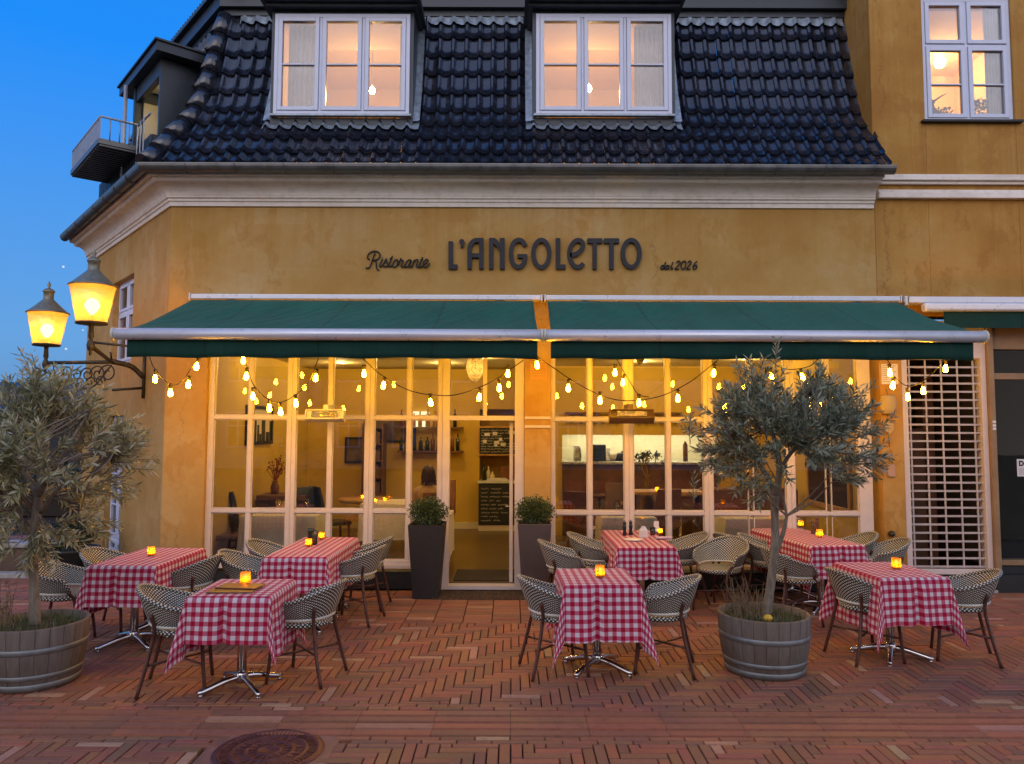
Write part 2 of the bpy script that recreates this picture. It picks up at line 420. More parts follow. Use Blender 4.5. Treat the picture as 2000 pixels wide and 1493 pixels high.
M['wicker_rim'] = wicker('woven_rim', .022, (.62, .60, .50), (.015, .017, .016), .52)
M['cream_band'] = simple('cream_plastic_band', (.60, .60, .50), .45)
M['chair_leg'] = simple('bamboo_look_brown_tube', (.085, .032, .020), .32, var=.3, scale=20)
M['chrome'] = simple('polished_steel', (.62, .60, .57), .16, 1, var=.08, bump=.02)
M['dark_metal'] = simple('table_underside', (.03, .03, .03), .6)
M['candle'] = simple('wax', (.8, .72, .5), .5)
def leafmat(name, top, top2, under):
    b = NB(name); a = b.n('ShaderNodeAttribute', attribute_name='tint').outputs[0]
    ar = b.n('ShaderNodeSeparateColor', {0: a}).outputs[0]
    c = b.mix(ar, top, top2)
    bf = b.n('ShaderNodeNewGeometry').outputs['Backfacing']
    c = b.mix(bf, c, under)
    bs = b.n('ShaderNodeBsdfPrincipled', {'Base Color': c, 'Roughness': .34, 'Specular IOR Level': .55})
    tr = b.n('ShaderNodeBsdfTranslucent', {0: c})
    mx = b.n('ShaderNodeMixShader', {0: .22}); b.t.links.new(bs.outputs[0], mx.inputs[1]); b.t.links.new(tr.outputs[0], mx.inputs[2])
    return b.finish(mx.outputs[0])
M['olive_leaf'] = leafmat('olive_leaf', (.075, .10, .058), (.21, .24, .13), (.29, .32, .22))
M['olive_leaf_lit'] = leafmat('olive_leaf_lamplit_tone', (.13, .15, .065), (.40, .38, .17), (.43, .42, .27))  # same olive leaf, with lamp light on the left crown mixed into its colour
M['box_leaf'] = leafmat('boxwood_leaf', (.028, .055, .014), (.075, .115, .025), (.07, .10, .04))
M['hedge_leaf'] = leafmat('hedge_leaf', (.015, .03, .012), (.03, .055, .02), (.03, .05, .025))
M['grass'] = leafmat('tub_grass', (.05, .085, .018), (.14, .13, .05), (.08, .1, .03))
M['dry_stem'] = simple('dry_stems', (.20, .14, .07), .8, var=.3)
def bark():
    b = NB('olive_bark'); p = b.obj(); n = b.noise(9, b.mapping(p, (3, 3, .7)), 6, .7, .8); n2 = b.noise(4, p, 3)
    c = b.ramp(n, [(.3, (.10, .075, .05)), (.55, (.22, .185, .135)), (.75, (.31, .27, .21))])
    c = b.mix(b.ramp(n2, [(.6, (0, 0, 0)), (.68, (.8, .8, .8))]), c, (.06, .035, .02))
    return b.pbr(c, .85, 0, b.bump(n, .6, .012), .3)
M['bark'] = bark()
def staves():
    b = NB('weathered_barrel_staves'); p = b.obj(); s = b.n('ShaderNodeSeparateXYZ', {0: p})
    ang = b.math('ARCTAN2', s.outputs[1], s.outputs[0]); k = b.math('MULTIPLY', ang, 24 / (2 * PI))
    fl = b.math('FLOOR', k); fr = b.math('FRACT', k)
    rnd = b.n('ShaderNodeTexWhiteNoise', {1: fl}, noise_dimensions='1D').outputs[0]
    gap = b.n('ShaderNodeMapRange', {0: b.math('ABSOLUTE', b.math('SUBTRACT', fr, .5)), 1: .47, 2: .495}).outputs[0]
    n = b.noise(22, b.mapping(p, (1, 1, .12)), 5, .7)
    c = b.ramp(n, [(.3, (.105, .085, .068)), (.7, (.215, .175, .14))])
    c = b.mix(b.math('MULTIPLY', rnd, .55), c, (.12, .085, .06)); c = b.mix(gap, c, (.02, .016, .012))
    c = b.mix(b.ramp(b.noise(3, p, 4), [(.5, (0, 0, 0)), (.7, (.4, .4, .4))]), c, (.16, .155, .14))
    return b.pbr(c, .8, 0, b.bump(b.math('SUBTRACT', n, b.math('MULTIPLY', gap, 2)), .4, .006), .3)
M['stave'] = staves()
M['hoop'] = simple('galvanised_hoop', (.22, .23, .22), .5, .5, var=.25)
M['soil'] = simple('soil', (.03, .022, .015), .95, var=.4, scale=40)
M['planter'] = simple('grey_brown_planter', (.075, .055, .052), .55)
def weave(name, c1, c2, P):
    b = NB(name); p = b.obj(); s = b.n('ShaderNodeSeparateXYZ', {0: p})
    x = b.math('ADD', s.outputs[0], s.outputs[1])
    a = b.math('SINE', b.math('MULTIPLY', x, 2 * PI / P)); c = b.math('SINE', b.math('MULTIPLY', s.outputs[2], 2 * PI / (P * .55)))
    h = b.math('MULTIPLY', a, c); k = b.n('ShaderNodeMapRange', {0: h, 1: -.6, 2: .6}).outputs[0]
    return b.pbr(b.mix(k, c1, c2), .5, 0, b.bump(h, .7, .006), .4)
M['planter_weave'] = weave('woven_brown_planter', (.006, .005, .005), (.034, .026, .025), .042)
M['basket'] = weave('straw_weave', (.32, .24, .12), (.66, .53, .32), .03)
M['coir'] = simple('coir_mat', (.14, .085, .05), .95, var=.5, scale=30, bump=1, bscale=180, bdist=.02)
M['mat_dark'] = simple('dark_entrance_mat', (.035, .025, .014), .95, var=.2, bump=.6, bscale=200)
M['yellow_wall'] = simple('mustard_room_wall', (.58, .37, .05), .8, var=.08, scale=2)
M['cream_wall'] = simple('pale_room_wall', (.66, .56, .36), .8, var=.06, scale=2)
M['ceiling'] = simple('dim_ceiling', (.42, .34, .17), .85, var=.06)
def floor_tiles():
    b = NB('room_floor_tiles'); p = b.geo()
    br = b.n('ShaderNodeTexBrick', {'Vector': p, 'Color1': (.11, .075, .03, 1), 'Color2': (.13, .09, .035, 1), 'Mortar': (.06, .04, .02, 1), 'Scale': 1.0, 'Mortar Size': .006, 'Brick Width': .62, 'Row Height': .62}, offset=0.0)
    c = b.mix(.4, br.outputs[0], b.ramp(b.noise(5, p, 4), [(.3, (.08, .055, .025)), (.7, (.15, .10, .04))]))
    return b.pbr(c, .3, 0, None, .5)
M['room_floor'] = floor_tiles()
M['peach_wall'] = simple('peach_room_wall', (.70, .465, .185), .8, var=.05, scale=2)
M['curtain'] = simple('lilac_curtain', (.55, .50, .52), .9, var=.1)
M['linen'] = simple('white_linen', (.72, .66, .58), .9, var=.06, bump=.15, bscale=30)
M['walnut'] = simple('brown_wood', (.12, .050, .018), .45, var=.35, scale=6)
M['oak'] = simple('oak_top', (.46, .24, .06), .4, var=.25, scale=5)
M['brown_leather'] = simple('brown_leather', (.16, .055, .018), .42, var=.25)
M['slate'] = simple('chalkboard', (.012, .012, .012), .7)
M['chalk'] = simple('chalk', (.55, .50, .40), .9)
M['paper'] = simple('paper', (.72, .70, .70), .8, var=.05)
M['ink'] = simple('black_ink', (.012, .012, .014), .7)
M['sign'] = simple('charcoal_sign_letters', (.017, .017, .021), .6, .1)
M['steel'] = simple('kitchen_steel', (.55, .55, .5), .3, .8)
M['splash'] = simple('pale_backsplash', (.78, .72, .52), .4, var=.05)
M['bottle'] = simple('dark_bottle_glass', (.02, .03, .015), .1)
M['heater'] = simple('heater_enamel', (.55, .52, .46), .4)
M['heater_dark'] = simple('heater_dark_enamel', (.10, .055, .02), .45)
M['heater_tube'] = simple('heater_reflector', (.75, .65, .4), .2, .9)
def crystal_mat():
    b = NB('crystal_shade'); v = b.n('ShaderNodeTexVoronoi', {'Vector': b.obj(), 'Scale': 46.0}, feature='DISTANCE_TO_EDGE').outputs[0]
    k = b.n('ShaderNodeMapRange', {0: v, 1: .04, 2: .16}).outputs[0]
    t = b.n('ShaderNodeBsdfTranslucent', {0: (1, .78, .38, 1)}); d = b.n('ShaderNodeBsdfDiffuse', {0: (.10, .055, .012, 1)})
    mx = b.n('ShaderNodeMixShader', {0: k}); b.t.links.new(d.outputs[0], mx.inputs[1]); b.t.links.new(t.outputs[0], mx.inputs[2]); return b.finish(mx.outputs[0])
M['crystal'] = crystal_mat()
M['skin'] = simple('skin', (.50, .30, .20), .55)
M['hair'] = simple('brown_hair', (.045, .018, .008), .5, var=.4, scale=60)
M['jacket'] = simple('camel_jacket', (.40, .23, .075), .8, var=.2)
M['trousers'] = simple('dark_trousers', (.03, .03, .04), .85)
M['timber'] = simple('oiled_timber_pilaster', (.27, .17, .085), .5, var=.2, scale=4)
M['shop_dark'] = simple('dark_shop_wall', (.045, .032, .022), .8, var=.3, scale=2)
M['brown_panel'] = simple('brown_shop_panel', (.15, .075, .042), .6, var=.3, scale=3)
M['pale_stone'] = simple('pale_coping', (.32, .33, .33), .7, var=.2)
M['brown_wall'] = simple('brown_low_wall', (.11, .075, .05), .85, var=.2)
M['napkin'] = simple('lilac_napkin', (.60, .42, .50), .9)
M['yellow_lamp'] = simple('yellow_glazed_ball', (.7, .4, .03), .4)

# ================================================================== GROUND
rnd = random.Random(7)
def clay():
    k = rnd.random()
    if k < .05: return tuple(c * rnd.uniform(.85, 1.15) for c in (.46, .28, .18))
    if k < .38: return tuple(c * rnd.uniform(.8, 1.15) for c in (.34, .125, .058))
    if k < .62: return tuple(c * rnd.uniform(.8, 1.2) for c in (.27, .095, .055))
    if k < .85: return tuple(c * rnd.uniform(.8, 1.2) for c in (.225, .094, .052))
    return tuple(c * rnd.uniform(.8, 1.2) for c in (.165, .074, .047))
def paver(mb, x0, x1, y0, y1, c=None, h=None):
    g = .0034; bv = .0045
    x0 += g; x1 -= g; y0 += g; y1 -= g
    if x1 - x0 < .012 or y1 - y0 < .012: return
    c = c or tuple(.66 * q + .34 * e for q, e in zip(clay(), (.28, .112, .06))); h = rnd.uniform(-.0022, .0022) if h is None else h
    tx, ty = rnd.uniform(-.012, .012), rnd.uniform(-.012, .012)
    def zz(x, y): return h + (x - x0) * tx * .3 + (y - y0) * ty * .3
    b = len(mb.v)
    for (x, y) in ((x0, y0), (x1, y0), (x1, y1), (x0, y1)): mb.v.append((x, y, -.034))
    for (x, y) in ((x0 + bv * .2, y0 + bv * .2), (x1 - bv * .2, y0 + bv * .2), (x1 - bv * .2, y1 - bv * .2), (x0 + bv * .2, y1 - bv * .2)): mb.v.append((x, y, zz(x, y) - bv * .8))
    for (x, y) in ((x0 + bv, y0 + bv), (x1 - bv, y0 + bv), (x1 - bv, y1 - bv), (x0 + bv, y1 - bv)): mb.v.append((x, y, zz(x, y)))
    mb.face([b + 8, b + 9, b + 10, b + 11], c=c)
    for k in range(4):
        k2 = (k + 1) % 4
        mb.face([b + k, b + k2, b + 4 + k2, b + 4 + k], c=c); mb.face([b + 4 + k, b + 4 + k2, b + 8 + k2, b + 8 + k], c=c)
MHX, MHY = atz(525, 1466, 0).x, atz(525, 1466, 0).y
CORNER = Vector((at(325, 700, FY).x, FY, 0))
DL = Vector((-.648, .762, 0)).normalized(); NL = Vector((-.762, -.648, 0)).normalized()
def inside_building(x, y):
    if y > FY + .02 and x > CORNER.x: return True
    v = Vector((x, y, 0)) - CORNER
    return y > FY and v.dot(NL) < -.02
def herring(mb, X0, X1, Y0, Y1, W=.074, n=4, stop=None):
    nx0, nx1 = int(X0 / W) - n, int(X1 / W) + n; ny0, ny1 = int(Y0 / W) - n, int(Y1 / W) + n
    def put(x0, x1, y0, y1):
        x0, x1, y0, y1 = max(x0, X0), min(x1, X1), max(y0, Y0), min(y1, Y1)
        if x1 <= x0 or y1 <= y0: return
        cx, cy_ = (x0 + x1) / 2, (y0 + y1) / 2
        if stop and stop(cx, cy_): return
        paver(mb, x0, x1, y0, y1)
    for y in range(ny0, ny1):
        x = nx0 + ((y - nx0) % (2 * n))
        while x < nx1: put(x * W, (x + n) * W, y * W, (y + 1) * W); x += 2 * n
    for x in range(nx0, nx1):
        # verticals: cells with (x-y) mod 2n in [n,2n)
        y = ny0 + ((x + 1 - ny0) % (2 * n)) - 2 * n
        while y < ny1: put(x * W, (x + 1) * W, y * W, (y + n) * W); y += 2 * n
gb = MB()
def stop_mh(x, y): return abs(x - MHX) < .41 and abs(y - MHY) < .37
YA, YB, YC, YD = 5.02, 5.13, 5.60, 5.72
herring(gb, -7.0, 7.0, 2.4, YA, stop=stop_mh)
herring(gb, -9.0, 9.0, YD, 8.02)
# stack-bond field along the house front, stretcher courses either side of the ribbed slabs
def courses(mb, X0, X1, Y0, Y1, L, W, shift, stop=None):
    k = 0; y = Y0
    while y < Y1 - .01:
        x = X0 - (k % 2) * shift - rnd.random() * (.02 if shift else 0)
        while x < X1:
            if not (stop and stop(x + L / 2, y + W / 2)): paver(mb, x, min(x + L, X1), y, min(y + W, Y1))
            x += L
        y += W; k += 1
courses(gb, -6.5, 9.5, 8.02, FY - .02, .30, .074, 0)
courses(gb, -8.2, 8.2, YA, YB, .225, .055, .11, stop_mh)
courses(gb, -8.2, 8.2, YC, YD, .225, .06, .11)
herring(gb, -13, -4.2, FY - .02, 14.2, stop=lambda x, y: inside_building(x, y))
herring(gb, -13, -9.0, YD, FY - .02); herring(gb, -9.0, -6.5, 8.02, FY - .02)
tag(gb.build('pavement', M['brick']), kind='structure')
rb = MB(); x = -8.33
while x < 8.3:
    for k in range(4):
        cc = clay(); cc = tuple(.5 * q + .5 * e for q, e in zip(cc, (.33, .13, .075))); y0 = YB + .012 + k * .116 + rnd.uniform(-.003, .003); y1 = y0 + .084
        a = [(y0, -.034), (y0 + .004, .004), (y1 - .004, .004), (y1, -.034)]
        for i in range(3):
            rb.poly([(x + .0015, a[i][0], a[i][1]), (x + .519, a[i][0], a[i][1]), (x + .519, a[i + 1][0], a[i + 1][1]), (x + .0015, a[i + 1][0], a[i + 1][1])], c=cc)
        for xx in (x + .0015, x + .519): rb.poly([(xx, p, q) for p, q in a], c=cc)
    x += .5205
tag(rb.build('pavement_band', M['brick']), kind='structure')
mb_ = MB().poly([(-60, -40, -.033), (60, -40, -.033), (60, 90, -.033), (-60, 90, -.033)])
tag(mb_.build('ground', M['mortar']), kind='structure')
# manhole cover
mh = thing('manhole_cover', 'round rusty cast iron manhole cover with concentric rings in the brick paving', 'manhole cover', (MHX, MHY, 0))
b = MB(); b.box(-.40, .40, -.36, .36, -.034, -.004); b.build('frame', M['slab'], mh)
b = MB(); b.lathe([(0, .0), (.055, .0), (.06, .004), (.075, .004), (.08, 0), (.13, 0), (.135, .005), (.15, .005), (.155, 0), (.21, 0), (.215, .005), (.232, .005), (.237, 0), (.29, 0), (.294, .006), (.312, .006), (.316, .001), (.335, .001), (.335, -.008)], 72)
for r0, r1, nn, wd in ((.24, .286, 64, .008), (.16, .205, 24, .011), (.085, .125, 16, .010)):
    for k in range(nn):
        if r0 == .16 and k % 6 in (2, 3): continue
        mt = Matrix.Rotation(2 * PI * k / nn, 4, 'Z')
        b.box(r0, r1, -wd / 2, wd / 2, .0005, .005, mt)
b.build('lid', M['ironcast'], mh)

# ================================================================== RESTAURANT BUILDING
bld = thing('corner_building', 'ochre corner building with black tiled mansard roof, two dormers and a glazed restaurant front', 'building', (0, FY, 0))
def P(o):  # parent to building keeping world coordinates
    o.parent = bld; o.matrix_parent_inverse = Matrix.Translation((0, -FY, 0)); return o
ROOT = bld
class BMB(MB):
    def part(s, name, mat, parent, **k):
        o = s.build(name, mat, **k); o.parent = parent
        o.matrix_parent_inverse = parent_inv(parent); return o
def parent_inv(p):
    m = Matrix.Identity(4); q = p
    m = Matrix.Translation(q.location) @ Matrix.Rotation(q.rotation_euler.z, 4, 'Z')
    if q.parent is not None: m = parent_world(q.parent) @ q.matrix_parent_inverse @ m
    return m.inverted()
def parent_world(q):
    m = Matrix.Translation(q.location) @ Matrix.Rotation(q.rotation_euler.z, 4, 'Z')
    if q.parent is not None: m = parent_world(q.parent) @ q.matrix_parent_inverse @ m
    return m
XC = CORNER.x; XB = fx(1711, 500); ZT = 3.36; ZTOP = 5.1
xw = {u: fx(u, 900) for u in (405, 483, 565, 641, 719, 797, 870, 1014, 1024, 1076, 1081, 1153, 1230, 1308, 1386, 1548, 1623, 1692, 1708)}
ML = Matrix(((DL.x, -NL.x, 0, CORNER.x), (DL.y, -NL.y, 0, CORNER.y), (0, 0, 1, 0), (0, 0, 0, 1)))   # (t, depth inward, z)
def hitL(u, v, d=0.0):
    r = ray(u, v); o = Vector((0, 0, EYE)); pt = CORNER - NL * d
    k = (pt - o).dot(NL) / r.dot(NL); p = o + r * k; q = p - CORNER
    return q.dot(DL), p.z
LT = 4.5
t_a, z_a1 = hitL(262, 533); t_b, _ = hitL(222, 552); _, z_a0 = hitL(225, 700)
z_a0 = z_a0 - .1
t_c, _ = hitL(236, 960); t_d, _ = hitL(204, 960); z_c1 = 2.15
wall = BMB()
wall.box(XC, xw[405] - .035, FY, FY + .35, 0, ZT)
wall.box(XC, XB, FY, FY + .35, ZT, ZTOP)
wall.box(xw[1024], xw[1076], FY, FY + .35, 0, ZT)
TH = .28
wall.box(0, t_a, 0, TH, 0, ZTOP, ML) if t_a < t_c else wall.box(0, t_c, 0, TH, 0, ZTOP, ML)
ta0 = min(t_a, t_c)
# left face, split round its two openings
wall.box(ta0, t_b, 0, TH, z_a1, ZTOP, ML)
wall.box(t_a, t_c, 0, TH, 0, z_a0, ML) if t_c > t_a + .01 else None
wall.box(t_c, t_b, 0, TH, z_c1, z_a0, ML) if t_b > t_c else None
wall.box(t_b, LT, 0, TH, z_c1, ZTOP, ML)
wall.box(t_d, LT, 0, TH, 0, z_c1, ML)
wall.part('wall', M['ochre'], bld, bevel=.006, seg=1)
# rear mass so that the house has a back
rear = BMB(); rear.box(XC - 1.2, XB, 15.4, 15.6, 0, 8.4); e = CORNER + DL * LT
rear.poly([(e.x, e.y, 0), (e.x + .9, e.y + 2.8, 0), (e.x + .9, e.y + 2.8, 4.9), (e.x, e.y, 4.9)])
rear.part('rear_wall', M['ochre'], bld)
pl = BMB(); pl.box(xw[405] - .03, xw[870] - .05, FY + .05, FY + .3, 0, .21); pl.box(xw[1076], xw[1708], FY + .05, FY + .3, 0, .21)
pl.part('plinth', M['dark_wood'], bld)

# cornice swept along front and left face
def sweep(mb, prof, xr, tl, closed_end=True):
    """prof: (out, z) list; front run xr -> corner, left run corner -> tl, mitred"""
    w_ = Vector(((1 - .648) / .762, 1, 0))      # bisector for unit outward offset
    rows = []
    for (o_, z) in prof:
        a = Vector((xr, FY - o_, z)); c_ = CORNER + Vector((-w_.x * o_, -o_, 0)); c_.z = z
        e_ = CORNER + DL * tl + NL * o_; e_.z = z
        rows.append((a, c_, e_))
    b = len(mb.v)
    for r_ in rows: mb.v += [tuple(p) for p in r_]
    for i in range(len(rows) - 1):
        for k in range(2):
            mb.face([b + i * 3 + k, b + (i + 1) * 3 + k, b + (i + 1) * 3 + k + 1, b + i * 3 + k + 1], smooth=False)
    if closed_end: mb.face([b + i * 3 for i in range(len(rows))]); mb.face([b + i * 3 + 2 for i in range(len(rows))][::-1])
zb, zt = fz(1000, 406), at(1000, 346, FY - .3).z
H = zt - zb
prof = [(0, zb), (.03, zb), (.03, zb + .05), (.05, zb + .06), (.05, zb + .085), (.075, zb + .10), (.075, zb + .12)]
prof += [(.08 + .10 * (1 - math.cos(k / 8 * PI / 2)) * 1.6, zb + .13 + (H * .55) * math.sin(k / 8 * PI / 2) * .75) for k in range(9)]
x0_, z0_ = prof[-1]
prof += [(.255, z0_ + .012), (.262, z0_ + .03), (.27, z0_ + .05)] + [(.27 + .05 * math.sin(k / 5 * PI / 2), z0_ + .05 + (zt - z0_ - .05) * k / 5) for k in range(1, 6)]
prof += [(.33, zt + .03), (.335, zt + .14), (0, zt + .16)]
cb = BMB(); sweep(cb, prof, XB - .02, LT)
cb.part('cornice', M['cornice'], bld)
# gutter: half round trough with brackets
GO = .40; GZ = at(1000, 322, FY - GO - .06).z
gp = [(GO + .075 * math.cos(a), GZ + .085 * math.sin(a)) for a in [PI * 2 * 0 - k * PI / 10 for k in range(11)]]
gp = [(GO + .075, GZ + .012)] + gp + [(GO - .068, GZ - .0), ] + [(GO + .066 * math.cos(-PI + k * PI / 10), GZ + .075 * math.sin(-PI + k * PI / 10)) for k in range(11)] + [(GO + .068, GZ + .012)]
gb2 = BMB(); sweep(gb2, gp, XB + .06, LT)
gut = gb2.part('gutter', M['zinc'], bld)
br = BMB()
def bracket(mat_):
    pts = [mat_ @ Vector((0, GO + .080 * math.cos(-k * PI / 10), GZ + .09 * math.sin(-k * PI / 10))) for k in range(11)]
    br.tube(pts, .007, 5)
k = 0; xx = XC + .35
while xx < XB:
    br_m = Matrix(((1, 0, 0, xx), (0, -1, 0, FY), (0, 0, 1, 0), (0, 0, 0, 1))); bracket(br_m); xx += .60
tt = .35
while tt < LT:
    p0 = CORNER + DL * tt
    bracket(Matrix(((DL.x, NL.x, 0, p0.x), (DL.y, NL.y, 0, p0.y), (0, 0, 1, 0), (0, 0, 0, 1)))); tt += .6
o_b = br.part('brackets', M['zinc'], gut); o_b['kind'] = 'stuff'

# ------------------------------------------------ tiled mansard
prof_uv = [(9.24, 327), (9.36, 311), (9.50, 292), (9.66, 264), (9.80, 247), (9.92, 229), (10.02, 196), (10.11, 156), (10.20, 118), (10.27, 80), (10.33, 50), (10.35, 38)]
RP = [(FY - Y, at(1000, v, Y).z) for Y, v in prof_uv]      # (outset, z)
cum = [0]
for i in range(1, len(RP)): cum.append(cum[-1] + math.hypot(RP[i][0] - RP[i - 1][0], RP[i][1] - RP[i - 1][1]))
def rp(s):
    s = max(0, min(cum[-1], s)); i = 0
    while i < len(cum) - 2 and cum[i + 1] < s: i += 1
    f = (s - cum[i]) / (cum[i + 1] - cum[i])
    o_ = RP[i][0] + f * (RP[i + 1][0] - RP[i][0]); z = RP[i][1] + f * (RP[i + 1][1] - RP[i][1])
    tx, tz = RP[i + 1][0] - RP[i][0], RP[i + 1][1] - RP[i][1]; l = math.hypot(tx, tz)
    return o_, z, tz / l, -tx / l            # outset, z, normal (out, z)
WX = (1 - .648) / .762
TW = .182; NROW = 9
def shape(f):   # pantile section, f in 0..1 across a tile
    if f < .34: return .050 * math.sin(PI * f / .34) ** .7
    return -.012 * math.sin(PI * (f - .34) / .66)
DORM = [(535, 800), (1047, 1312)]
DY = 9.70
dboxes = []
for u0, u1 in DORM:
    dboxes.append((at(u0, 130, DY).x, at(u1, 130, DY).x, at(u0, 226, DY).z))
tiles = BMB(); trnd = random.Random(3)
LW = 7
def tilerun(front):
    L_ = (XB - XC + 1.2) if front else (LT + 1)
    ncol = int(L_ / TW) + 3
    for r in range(NROW):
        s0 = cum[-1] * r / NROW - (.05 if r else .0); s1 = cum[-1] * (r + 1) / NROW
        for c_ in range(-2, ncol):
            base = (XB - (c_ + 1) * TW) if front else ((c_) * TW - .35)
            h = trnd.uniform(-.004, .004); g = trnd.uniform(.6, 1.35)
            colr = (.016 * g, .018 * g, .026 * g)
            if trnd.random() < .12: colr = (.035 * g, .030 * g, .032 * g)
            def pt(i, j):
                f = i / LW; q = j / 3
                s = s0 + (s1 - s0) * q
                o_, z, no, nz = rp(s)
                lift = shape(f) + .032 * (1 - q) + h + .012
                o2, z2 = o_ + no * lift, z + nz * lift
                a = base + f * TW
                if front: return Vector((a, FY - o2, z2)), o2
                p = CORNER + DL * a + NL * o2; return Vector((p.x, p.y, z2)), o2
            ok = []
            b = len(tiles.v); ps = []
            for j in range(4):
                for i in range(LW + 1):
                    p, o2 = pt(i, j)
                    hipx = XC - WX * o2
                    if front: p.x = max(p.x, hipx); ps.append((p, p.x > hipx + 1e-4 and p.x < XB + .002))
                    else:
                        q_ = Vector((p.x, p.y, 0)) - CORNER; ta = q_.dot(DL); lim = WX * o2
                        ins = ta > -0 + (-WX * o2) * 1 if False else True
                        tmin = WX * o2      # along-left coordinate of the hip, mirrored
                        tm = -tmin if False else None
                        ps.append((p, p.x < hipx + .02 and ta < LT))
                    tiles.v.append(tuple(p))
            low = len(tiles.v)
            for i in range(LW + 1):
                p, o2 = pt(i, 0); o_, z, no, nz = rp(s0)
                d_ = Vector((0, -no, nz)) if front else Vector((NL.x * no, NL.y * no, nz))
                pp = Vector(tiles.v[b + i]) - d_ * .026; tiles.v.append(tuple(pp))
            def hidden(k):
                p = ps[k][0]
                if not front: return False
                for (dx0, dx1, dz0) in dboxes:
                    if dx0 - .03 < p.x < dx1 + .03 and p.z > dz0 - .06: return True
                return False
            for j in range(3):
                for i in range(LW):
                    q = [j * (LW + 1) + i, j * (LW + 1) + i + 1, (j + 1) * (LW + 1) + i + 1, (j + 1) * (LW + 1) + i]
                    if not any(ps[k][1] for k in q) or all(hidden(k) for k in q): continue
                    qq = [b + k for k in q]
                    tiles.face(qq if front else qq[::-1], None, True, 0, colr)
            for i in range(LW):
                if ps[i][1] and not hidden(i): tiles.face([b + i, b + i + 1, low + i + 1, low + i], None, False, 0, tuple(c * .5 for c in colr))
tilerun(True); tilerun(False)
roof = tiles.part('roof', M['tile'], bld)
rt = BMB()
def hipp(s, lift=.03):
    o_, z, no, nz = rp(s); o2 = o_ + no * lift
    return Vector((XC - WX * o2, FY - o2, z + nz * lift))
NH = 9
for k in range(NH):
    s0, s1 = cum[-1] * k / NH - .03, cum[-1] * (k + 1) / NH
    rt.tube([hipp(max(0, s0), .05), hipp((s0 + s1) / 2, .04), hipp(s1, .025)], [.118, .112, .107], 14, c=(.02, .023, .032))
rt.part('ridge_tiles', M['tile'], roof)
# verge strip against the neighbour's wall, lead along the top and the upper eave
fl = BMB()
def lead_strip(xa, xb, s0, s1, lift=.022, amp=1.0, wave=.012):
    def fn(a, q):
        xx = xa + (xb - xa) * a; f = ((XB - xx) / TW) % 1.0; f = 1 - f if False else f
        s = s0 + (s1 - s0) * q - (wave * math.sin(2 * PI * (XB - xx) / TW + 1) if q < .01 else 0)
        o_, z, no, nz = rp(s); sh = shape(1 - f) * amp * (1 - q * .5) if True else 0
        l = sh + lift + .012 + .028 * (1 - q) * .6
        return (xx, FY - o_ - no * l, z + nz * l)
    fl.grid(fn, int(abs(xb - xa) / TW * 8) + 2, 3)
x_d = [(a - .14, b_ + .14) for a, b_, _ in dboxes]
smax = cum[-1]
lead_strip(XC + .55, x_d[0][0] - .06, smax - .13, smax + 0, .03)
lead_strip(x_d[0][1] + .02, x_d[1][0] - .02, smax - .13, smax, .03)
lead_strip(x_d[1][1] + .02, XB - .03, smax - .13, smax, .03)
def s_at_z(z):
    lo, hi = 0, smax
    for _ in range(30):
        md = (lo + hi) / 2
        if rp(md)[1] < z: lo = md
        else: hi = md
    return lo
for (a, b_, dz) in dboxes:
    s_ = s_at_z(dz - .10)
    lead_strip(a - .13, b_ + .13, s_ - .15, s_ + .06, .026)
    for sx_ in (a - .135, b_ + .02):      # soakers beside the cheeks
        lead_strip(sx_, sx_ + .115, s_, smax - .02, .05, .3, 0)
fl.part('lead_flashing', M['lead'], roof)
ue = BMB()
oT, zTp = RP[-1]
def run(mb, o0, o1, z0, z1, xr=XB - .004):
    for z_a, z_b in ((z0, z1),):
        q = []
        for o_ in (o0, o1):
            q.append([Vector((xr, FY - o_, 0)), CORNER + Vector((-WX * o_, -o_, 0)), CORNER + DL * LT + NL * o_])
        for k in range(2):
            P8 = [q[0][k], q[0][k + 1], q[1][k + 1], q[1][k]]
            lo = [(p.x, p.y, z_a) for p in P8]; hi = [(p.x, p.y, z_b) for p in P8]
            mb.poly(lo[::-1]); mb.poly(hi)
            for i in range(4): mb.poly([lo[i], lo[(i + 1) % 4], hi[(i + 1) % 4], hi[i]])
run(ue, oT + .05, oT - .35, zTp + .015, zTp + .10)
run(ue, oT + .13, oT - .35, zTp + .104, zTp + .30)
run(ue, oT + .20, oT - .35, zTp + .304, zTp + .34)
ue.part('upper_eave', M['zinc_dark'], roof)
ut = BMB(); tt = .0
while tt < LT:
    p = CORNER + DL * tt + NL * (oT + .16)
    ut.tube([Vector((p.x, p.y, zTp + .37)), Vector((p.x - NL.x * .5, p.y - NL.y * .5, zTp + .62))], .055, 8, c=(.02, .022, .03)); tt += TW * .6
cpt = CORNER + Vector((0, 1.2, 0))
p1 = CORNER + Vector((-WX * (oT + .1), -(oT + .1), 0)); p2 = CORNER + DL * LT + NL * (oT + .1)
ut.poly([(XB, FY - oT - .1, zTp + .345), (p1.x, p1.y, zTp + .345), (p1.x + .6, p1.y + 1.6, zTp + .9), (XB, p1.y + 1.6, zTp + .9)])
ut.poly([(p1.x, p1.y, zTp + .345), (p2.x, p2.y, zTp + .345), (p2.x + 1.2, p2.y + 1, zTp + .9), (p1.x + .6, p1.y + 1.6, zTp + .9)])
ut.part('upper_tiles', M['tile'], roof)

